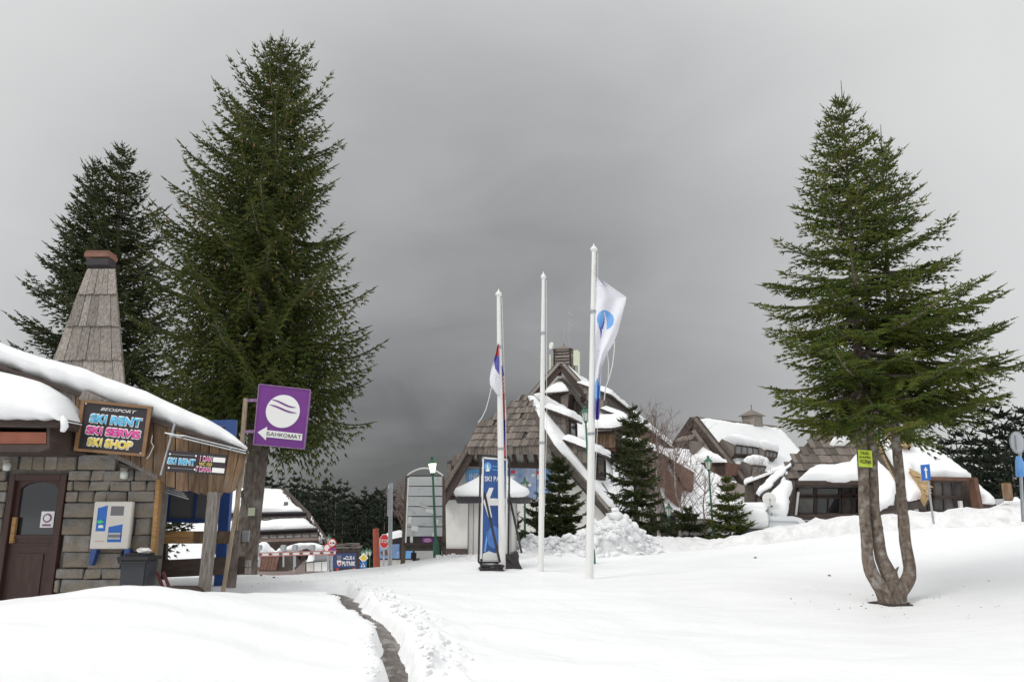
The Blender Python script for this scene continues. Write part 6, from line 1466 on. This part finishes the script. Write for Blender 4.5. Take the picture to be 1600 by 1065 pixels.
for (u, v, w_, h_) in ((648, 825, .2, .14), (672, 798, .25, .10), (640, 812, .10, .2), (660, 790, .35, .03), (682, 815, .12, .16), (678, 835, .1, .1)):
    mb = MB(); mb.box(P(u, v, Yn2-.09), (w_, .008, h_), Matrix.Rotation(.2, 3, 'Y')); mb.build('paper_scrap', WHITEP, nb)
mb = MB(); mb.prism([P(659, 839, Yn2-.12), P(677, 839, Yn2-.12), P(677, 848, Yn2-.12), P(659, 848, Yn2-.12)], (0, .02, 0)); mb.build('purple_poster', PURPLE, nb)
mb = MB(); mb.disc(P(668, 843.5, Yn2-.125), .12, (0, -1, 0), .006, 16, ry=.06); mb.build('poster_oval', mat('pink_oval', (.5, .25, .45), .5), nb)
# red post, stop sign, grey mast, ticket cabin with posters behind
Yc = 30
mb = MB(); mb.tube([P(587, 825, 27), P(589, 890, 27)], [.10, .12], 10); o = mb.build('rusty_post', ORANGE); recentre(o, P(589, 890, 27)); tag(o, 'rust-red round post left of the stop sign', 'post')
gm = thing('grey_mast', P(610, 888, 25), 'tall galvanised mast with a bracket between the stop sign and notice board', 'mast'); mb = MB(); mb.tube([P(611, 754, 25), P(609, 888, 25)], [.06, .07], 10); mb.build('pole', METAL, gm)
mb = MB(); mb.beam(P(607.5, 763, 25), P(606.5, 806, 25), .07, .05, up=(0, 1, 0)); mb.build('rail', METAL, gm); mb = MB(); mb.tube([P(611, 755, 25), P(608, 757, 25), P(607, 763, 25)], .02, 5); mb.build('bracket', WHITEP, gm)
def pole(a, b, r, Y, par, m=METAL): mb = MB(); mb.tube([P(*a, Y), P(*b, Y)], r, 8); return mb.build('post', m, par)
st = thing('stop_sign', P(599, 888, 29), 'red octagonal stop sign on a grey post before the poster cabin', 'road sign'); pole((600, 850), (599, 889), .035, 29, st)
c = P(600.5, 845, 28.95); R8 = .26; oct_ = [c+Vector((math.cos(math.pi/8+k*math.pi/4)*R8*.75, 0, math.sin(math.pi/8+k*math.pi/4)*R8*1.05)) for k in range(8)]
mb = MB(); mb.prism(oct_, (0, .02, 0)); mb.build('plate', WHITEP, st); mb = MB(); mb.prism([c+(p-c)*.9-Vector((0, .012, 0)) for p in oct_], (0, .01, 0)); mb.build('red_face', REDP, st); text('STOP', c-Vector((0, .016, 0)), (1, 0, 0), UP, .13, WHITEP, st, width=.30, off=.01)
cb = thing('poster_cabin', P(632, 888, 31), 'low cabin with blue winter posters and a snowy roof behind the stop sign', 'cabin')
mb = MB(); mb.prism([P(590, 888, 31), P(590, 852, 31), P(655, 852, 31), P(655, 888, 31)], (0, 3, 0)); mb.build('wall', CREAM, cb)
mb = MB(); mb.prism([P(590, 845, 30.95), P(590, 874, 30.95), P(660, 874, 30.95), P(660, 836, 30.95), P(636, 836, 30.95)], (0, 3.1, 0)); mb.build('upper_wall', BLACKP, cb)
for (a, b, m) in ((591, 608, PHOTO2), (613, 624, PHOTO2), (631, 646, BLUEL)):
    mb = MB(); mb.prism([P(a, 850, 30.9), P(b, 849, 30.9), P(b, 872, 30.9), P(a, 872, 30.9)], (0, .03, 0)); mb.build('poster', m, cb)
mb = MB(); mb.prism([P(594, 862, 30.88), P(604, 858, 30.88), P(606, 866, 30.88), P(598, 868, 30.88)], (0, .01, 0)); mb.build('printed_skier', WRED, cb)
q = [P(592, 846, 30.6), P(628, 838, 30.6), P(630, 832, 33), P(604, 838, 33)]; mb = snow_slab(q, (0, -.3, 1), .16, 9, .4, .05); mb.build('roof_snow', SNOW, cb, smooth=True)
for (u, v, w_, h_, m, lb) in ((662, 863, .55, .40, WHITEP, 'crumpled white sack'), (650, 868, .3, .3, BLACKP, 'dark box'),): 
    mb = MB(); mb.box((0, 0, 0), (w_, .3, h_), Matrix.Rotation(.2, 3, 'Z')); o = mb.build('storage_box', m, bevel=.05); o.location = P(u, v, 24); tag(o, lb+' under the slatted notice board', 'box')
# barrier
Yb2 = 40
ba = thing('road_barrier', P(538, 895, Yb2), 'long red and white striped road barrier across the exit beyond the big trunk', 'barrier')
x0, x1 = 330, 524
mb = MB(); mb.beam(P(x0, 868, Yb2), P(x1, 862.6, Yb2), .20, .08, up=(0, 1, 0)); mb.build('boom', WHITEP, ba)
for dv in (-2.6, 2.6):
    mb = MB(); mb.beam(P(x0, 868+dv, Yb2-.05), P(x1, 862.6+dv, Yb2-.05), .035, .03, up=(0, 1, 0)); mb.build('red_edge', REDF, ba)
for k in range(12):
    u = 340+k*16; f = (u-x0)/(x1-x0); v = 868-5.4*f; mb = MB(); mb.beam(P(u, v, Yb2-.055), P(u+5, v-.1, Yb2-.055), .07, .02, up=(0, 1, 0)); mb.build('reflector', DKRED, ba)
for u, v1 in ((459, 893), (406, 880)): mb = MB(); mb.beam(P(u, 866, Yb2), P(u, v1, Yb2), .05); mb.build('leg', METAL, ba)
for k, u in enumerate((405, 461, 488, 443)):
    t = thing('small_road_lamp', P(u, 858, 50), ['grey floodlight at the left end of the barrier', 'grey floodlight above the middle of the barrier', 'pale floodlight right of the middle of the barrier', 'pale floodlight left of the middle of the barrier'][k], 'floodlight'); mb = MB(); mb.box(P(u, 855, 50), (.35, .3, .35)); mb.build('head', METAL, t, bevel=.05); mb = MB(); mb.beam(P(u, 856, 50), P(u, 885, 50), .09); mb.build('post', METAL, t)
gt = thing('white_gate_post', P(531, 895, 39.5), 'pair of white posts at the barrier end', 'gate post')
for u in (513, 518): mb = MB(); mb.beam(P(u, 868, 39.5), P(u-.5, 890, 39.5), .09); mb.build('post', METAL, gt)
# snow-capped booth behind the barrier
bo = thing('snowy_booth', P(498, 890, 46), 'low cream booth with a snow-heaped roof behind the barrier', 'booth')
for k, m in enumerate((CREAM, WHITEP, WHITEP)):
    mb = MB(); mb.prism([P(479+k*12, 879-k, 46), P(490+k*12, 878-k, 46), P(490+k*12, 892, 46), P(479+k*12, 892, 46)], (0, .1, 0)); mb.build('panel', m, bo)
mb = MB(); mb.prism([P(477, 878, 46.1), P(514, 876, 46.1), P(514, 893, 46.1), P(477, 893, 46.1)], (0, 2, 0)); mb.build('body', WDARK, bo)
mb = MB(); mb.prism([P(476, 878, 45.8), P(515, 875, 45.8), P(508, 867, 48), P(490, 869, 48)], (0, 0, .1)); mb.build('roof', GREYP, bo)
snow_slab([P(477, 877, 45.7), P(492, 876, 45.7), P(494, 868, 47.5), P(486, 870, 47.5)], (0, -.5, .8), .35, 12, .4).build('roof_snow', SNOW, bo, smooth=True)
# round signs
def round_sign(u, v, Y, r, label, kind, ub, vb, ring=REDP):
    t = thing('round_road_sign', P(ub, vb, Y), label, 'road sign'); mb = MB(); mb.tube([P(u, v, Y+.05), P(ub, vb, Y+.05)], .035, 6); mb.build('post', METAL, t)
    c = P(u, v, Y); mb = MB(); mb.disc(c, r, (0, -1, 0), .02, 28); mb.build('rim', ring, t)
    mb = MB(); mb.disc(c-Vector((0, .02, 0)), r*.78, (0, -1, 0), .008, 28); mb.build('face', WHITEP if kind != 'park' else mat('faded_violet', (.12, .07, .33), .5), t)
    if kind == 'cars':
        for s_ in (-1, 1): mb = MB(); mb.box(c+Vector((s_*r*.34, -.035, -r*.08)), (r*.5, .012, r*.22)); mb.box(c+Vector((s_*r*.34, -.035, r*.09)), (r*.3, .011, r*.16)); mb.build('car_symbol', REDP if s_ < 0 else INK, t)
    if kind == 'park': mb = MB(); mb.beam(c+Vector((-r*.55, -.035, r*.55)), c+Vector((r*.55, -.035, -r*.55)), r*.18, .012, up=(0, 1, 0)); mb.build('red_bar', REDP, t)
round_sign(519, 847.5, 41, .22, 'round no-overtaking sign, topmost of the cluster at the barrier end', 'cars', 519, 893)
round_sign(512, 855.5, 41.6, .22, 'round red-rimmed sign half hidden left of the no-overtaking sign', 'plain', 512, 893)
round_sign(519, 860.5, 40.8, .22, 'round violet no-parking sign below the no-overtaking sign', 'park', 519, 893)
cl = thing('club_sign', P(537, 888, 43), 'dark blue direction board for the club and hotel beside the barrier end', 'sign')
a, b, c, d = P(520.5, 864.5, 43), P(556, 863.5, 43), P(556, 886, 43), P(520, 887, 43); mb = MB(); mb.prism([a, b, c, d], (0, .06, 0)); mb.build('board', mat('club_blue', (.03, .055, .17), .5), cl)
for u in (527, 553): mb = MB(); mb.beam(P(u, 885, 43.1), P(u, 893, 43.1), .1); mb.build('post', REDP, cl)
ee = Vector((0, -.01, 0))
for pts, m in (([(526, 867), (534, 867), (533, 874), (527, 874)], GREYP), ([(526.5, 875), (533.5, 875), (533, 881), (530, 884), (527, 881)], WHITEP), ([(528, 878), (532, 878), (531, 882), (529, 882)], REDP)):
    mb = MB(); mb.prism([P(u, v, 42.98 if m is not REDP else 42.96) for u, v in pts], (0, .02, 0)); mb.build('crest', m, cl)
mb = MB(); mb.box(P(538.5, 872, 42.97), (.14, .02, .06)); mb.build('small_print', WHITEP, cl)
text('CLUB A', P(547, 871, 42.96), (1, 0, 0), UP, .20, WHITEP, cl, width=.50, off=.02); text('PUTNIK', P(545, 880, 42.96), (1, 0, 0), UP, .24, WHITEP, cl, width=.72, off=.03)
ys = thing('priority_sign', P(567.5, 888, 45), 'yellow and white diamond priority sign above a blue crossing sign', 'road sign'); c = P(568, 871, 45)
for k, (r_q, m) in enumerate(((.27, WHITEP), (.18, YELB))): mb = MB(); mb.prism([c+Vector((x_*r_q, -.02*k, z_*r_q)) for x_, z_ in ((0, 1), (1, 0), (0, -1), (-1, 0))], (0, .02, 0)); mb.build('diamond', m, ys)
mb = MB(); mb.beam(P(568, 872, 45.05), P(568, 893, 45.05), .06); mb.build('post', METAL, ys)
mb = MB(); c = P(567.5, 882, 45); mb.box(c, (.34, .02, .36)); mb.build('crossing_plate', INKB, ys); mb = MB(); mb.prism([c+Vector((x_, -.02, z_)) for x_, z_ in ((-.13, -.11), (.13, -.11), (0, .13))], (0, .008, 0)); mb.build('white_triangle', WHITEP, ys)
mb = MB(); mb.beam(c+Vector((0, -.03, .07)), c+Vector((-.04, -.03, -.09)), .03); mb.beam(c+Vector((0, -.03, .0)), c+Vector((.05, -.03, -.09)), .025); mb.build('walker', INK, ys)
pv = thing('shingled_pavilion', P(540, 880, 55), 'open pavilion with a grey shingled roof above the dark blue board', 'pavilion')
q = [P(523, 857.5, 54), P(564, 857, 54), P(560, 848, 57), P(526, 849, 57)]; nn = (q[1]-q[0]).cross(q[2]-q[0]).normalized(); nn = nn if nn.z > 0 else -nn
slab(q, -nn, .15, ROOFB, 'roof', pv); shingles(q, q[1]-q[0], nn, .22, .7, pv, SHING, limit=60, seed=77, th=.05)
for u in (528, 535, 543, 550, 559): mb = MB(); mb.beam(P(u, 857, 54.5), P(u, 885, 54.5), .16); mb.build('post', WDARK, pv)
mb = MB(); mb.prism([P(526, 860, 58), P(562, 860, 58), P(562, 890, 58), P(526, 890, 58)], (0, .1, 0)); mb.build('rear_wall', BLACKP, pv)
# van, dishes, road signs on the right
vn = thing('parked_van', P(1215, 822, 27.5), 'white high-roofed van with heaped snow behind the snow bank', 'van')
Yv = 27.5
side = [(1151, 830), (1149, 806), (1152, 799), (1170, 795), (1198, 797), (1202, 806), (1240, 806), (1252, 809), (1264, 819), (1270, 836), (1270, 850), (1151, 850)]
mb = MB(); mb.prism([P(u, v, Yv) for u, v in side], (0, 1.9, 0)); mb.build('body', VANW, vn, bevel=.05)
mb = MB(); mb.prism([P(u, v, Yv-.02) for u, v in ((1153, 826), (1200, 826), (1200, 834), (1153, 836))], (0, .03, 0)); mb.build('side_window', GLASSD, vn)
mb = MB(); mb.prism([P(u, v, Yv-.02) for u, v in ((1202, 825), (1246, 827), (1255, 832), (1202, 834))], (0, .03, 0)); mb.build('side_window', GLASSD, vn)
mb = MB(); mb.beam(P(1201, 806, Yv-.03), P(1201, 826, Yv-.03), .05); mb.beam(P(1203, 814, Yv-.03), P(1245, 815, Yv-.03), .03); mb.beam(P(1245, 815, Yv-.03), P(1263, 829, Yv-.03), .03); mb.build('trim', METAL, vn)
mb = MB(); mb.prism([P(u, v, Yv-.012) for u, v in ((1150, 825), (1268, 826), (1270, 850), (1150, 850))], (0, .01, 0)); mb.build('lower_panel', BLACKP, vn)
snow_slab([P(1150, 822, Yv-.06), P(1149, 805, Yv-.06), P(1154, 798, Yv-.06), P(1172, 793, Yv-.06), P(1196, 795, Yv-.06), P(1200, 806, Yv-.06), P(1200, 823, Yv-.06), P(1175, 825, Yv-.06)], (0, -1, 0), .22, 3, .3, .03).build('snow_load', SNOW, vn, smooth=True)
snow_slab([P(1150, 797, Yv), P(1199, 796, Yv), P(1199, 790, Yv+1.9), P(1152, 791, Yv+1.9)], UP, .18, 4, .3, .05).build('roof_snow', SNOW, vn, smooth=True)
for (u, v, r_q, lb) in ((1202, 779, .23, 'large cream satellite dish left of the glazed pyramid front'), (1205, 801, .13, 'small cream satellite dish under the large one')):
    t = thing('satellite_dish', P(u, v, 28.6), lb, 'satellite dish'); c = P(u, v, 28.6); n_ = norm((-.25, -1, .15)); mb = MB(); r_q *= 1.05
    r0 = r_q
    mb.tube([c-n_*.10, c-n_*.05, c, c+n_*.02, c+n_*.0], [.02, r0*.7, r0, r0, r0*.97], 28); mb.build('reflector', DISHW, t, smooth=False)
    mb = MB(); mb.beam(c-UP*r0*.9, c+n_*.35-UP*.1, .02); mb.beam(c+n_*.35-UP*.14, c+n_*.35-UP*.04, .05); mb.build('arm', METAL, t); mb = MB(); mb.beam(c-n_*.1, c-n_*.1-UP*.5+Vector((.15, 0, 0)), .05); mb.build('mount', BLACKP, t)
sg = thing('one_way_sign', P(1458, 815, 20.5), 'blue square sign with white upward arrow on a leaning post, right of the triple stems', 'road sign'); Yg = 20.5
mb = MB(); mb.tube([P(1450, 752, Yg), P(1459, 818, Yg)], .028, 8); mb.build('post', METAL, sg)
q = [P(1438.5, 726, Yg-.05), P(1452.5, 724.5, Yg-.05), P(1455, 749, Yg-.05), P(1441, 751, Yg-.05)]; mb = MB(); mb.prism(q, (0, .02, 0)); mb.build('plate', INKB, sg)
c = sum(q, Vector())/4; ru = (q[0]-q[3]).normalized(); rr_ = (q[1]-q[0]).normalized(); mb = MB(); mb.prism([c+rr_*x_+ru*y_-Vector((0, .006, 0)) for x_, y_ in ((-.018, -.15), (.018, -.15), (.018, .05), (.05, .05), (0, .15), (-.05, .05), (-.018, .05))], (0, .005, 0)); mb.build('arrow', WHITEP, sg)
rs = thing('round_sign_back', P(1594, 800, 15), 'grey back of a round road sign with a blue bundle tied below', 'road sign'); Yr_ = 15
mb = MB(); mb.tube([P(1592, 676, Yr_), P(1598, 802, Yr_), P(1599, 815, Yr_)], .03, 8); mb.build('post', METAL, rs)
mb = MB(); mb.disc(P(1589, 691, Yr_-.06), .13, (-.3, -1, 0), .02, 28, ry=.215); mb.build('plate', METAL, rs); mb = MB(); mb.disc(P(1589, 691, Yr_-.09), .11, (-.3, -1, 0), .012, 28, ry=.19); mb.build('plate_back', mat('sign_back', (.50, .52, .55), .5, .1, 4), rs); mb = MB(); mb.beam(P(1587, 680, Yr_-.12), P(1589, 703, Yr_-.12), .03, .02); mb.build('clip', METAL, rs)
mb = MB(); mb.tube([P(1591, 712, Yr_-.05), P(1593, 722, Yr_-.05), P(1595, 744, Yr_-.05)], [.04, .075, .085], 8); mb.build('blue_bundle', FLAGL, rs)
tr = thing('far_snowy_roof', P(1578, 800, 45), 'snowy grey tent roof at the foot of the right wood', 'roof'); mb = MB(); mb.prism([P(1556, 800, 45), P(1558, 790, 45), P(1590, 778, 45), P(1606, 792, 45), P(1606, 805, 45), P(1556, 806, 45)], (0, 4, 0)); mb.build('body', mat('grey_tent', (.33, .33, .34), .8, .2, .6), tr)
snow_slab([P(1560, 788, 44.9), P(1588, 775, 44.9), P(1602, 786, 44.9), P(1592, 788, 44.9)], (0, -.4, .9), .25, 7, .5).build('snow_cover', SNOW, tr, smooth=True)
mb = MB(); mb.box((0, 0, 0), (.22, .18, .5)); o = mb.build('letter_box', WBROWN, bevel=.03); o.location = P(1574, 768, 22); tag(o, 'small brown box on a stake at the right edge', 'box'); mb = MB(); mb.tube([(0, 0, -.2), (0, 0, -.95)], .03, 6); s_ = mb.build('stake', METAL, o); s_.location = (0, 0, 0)
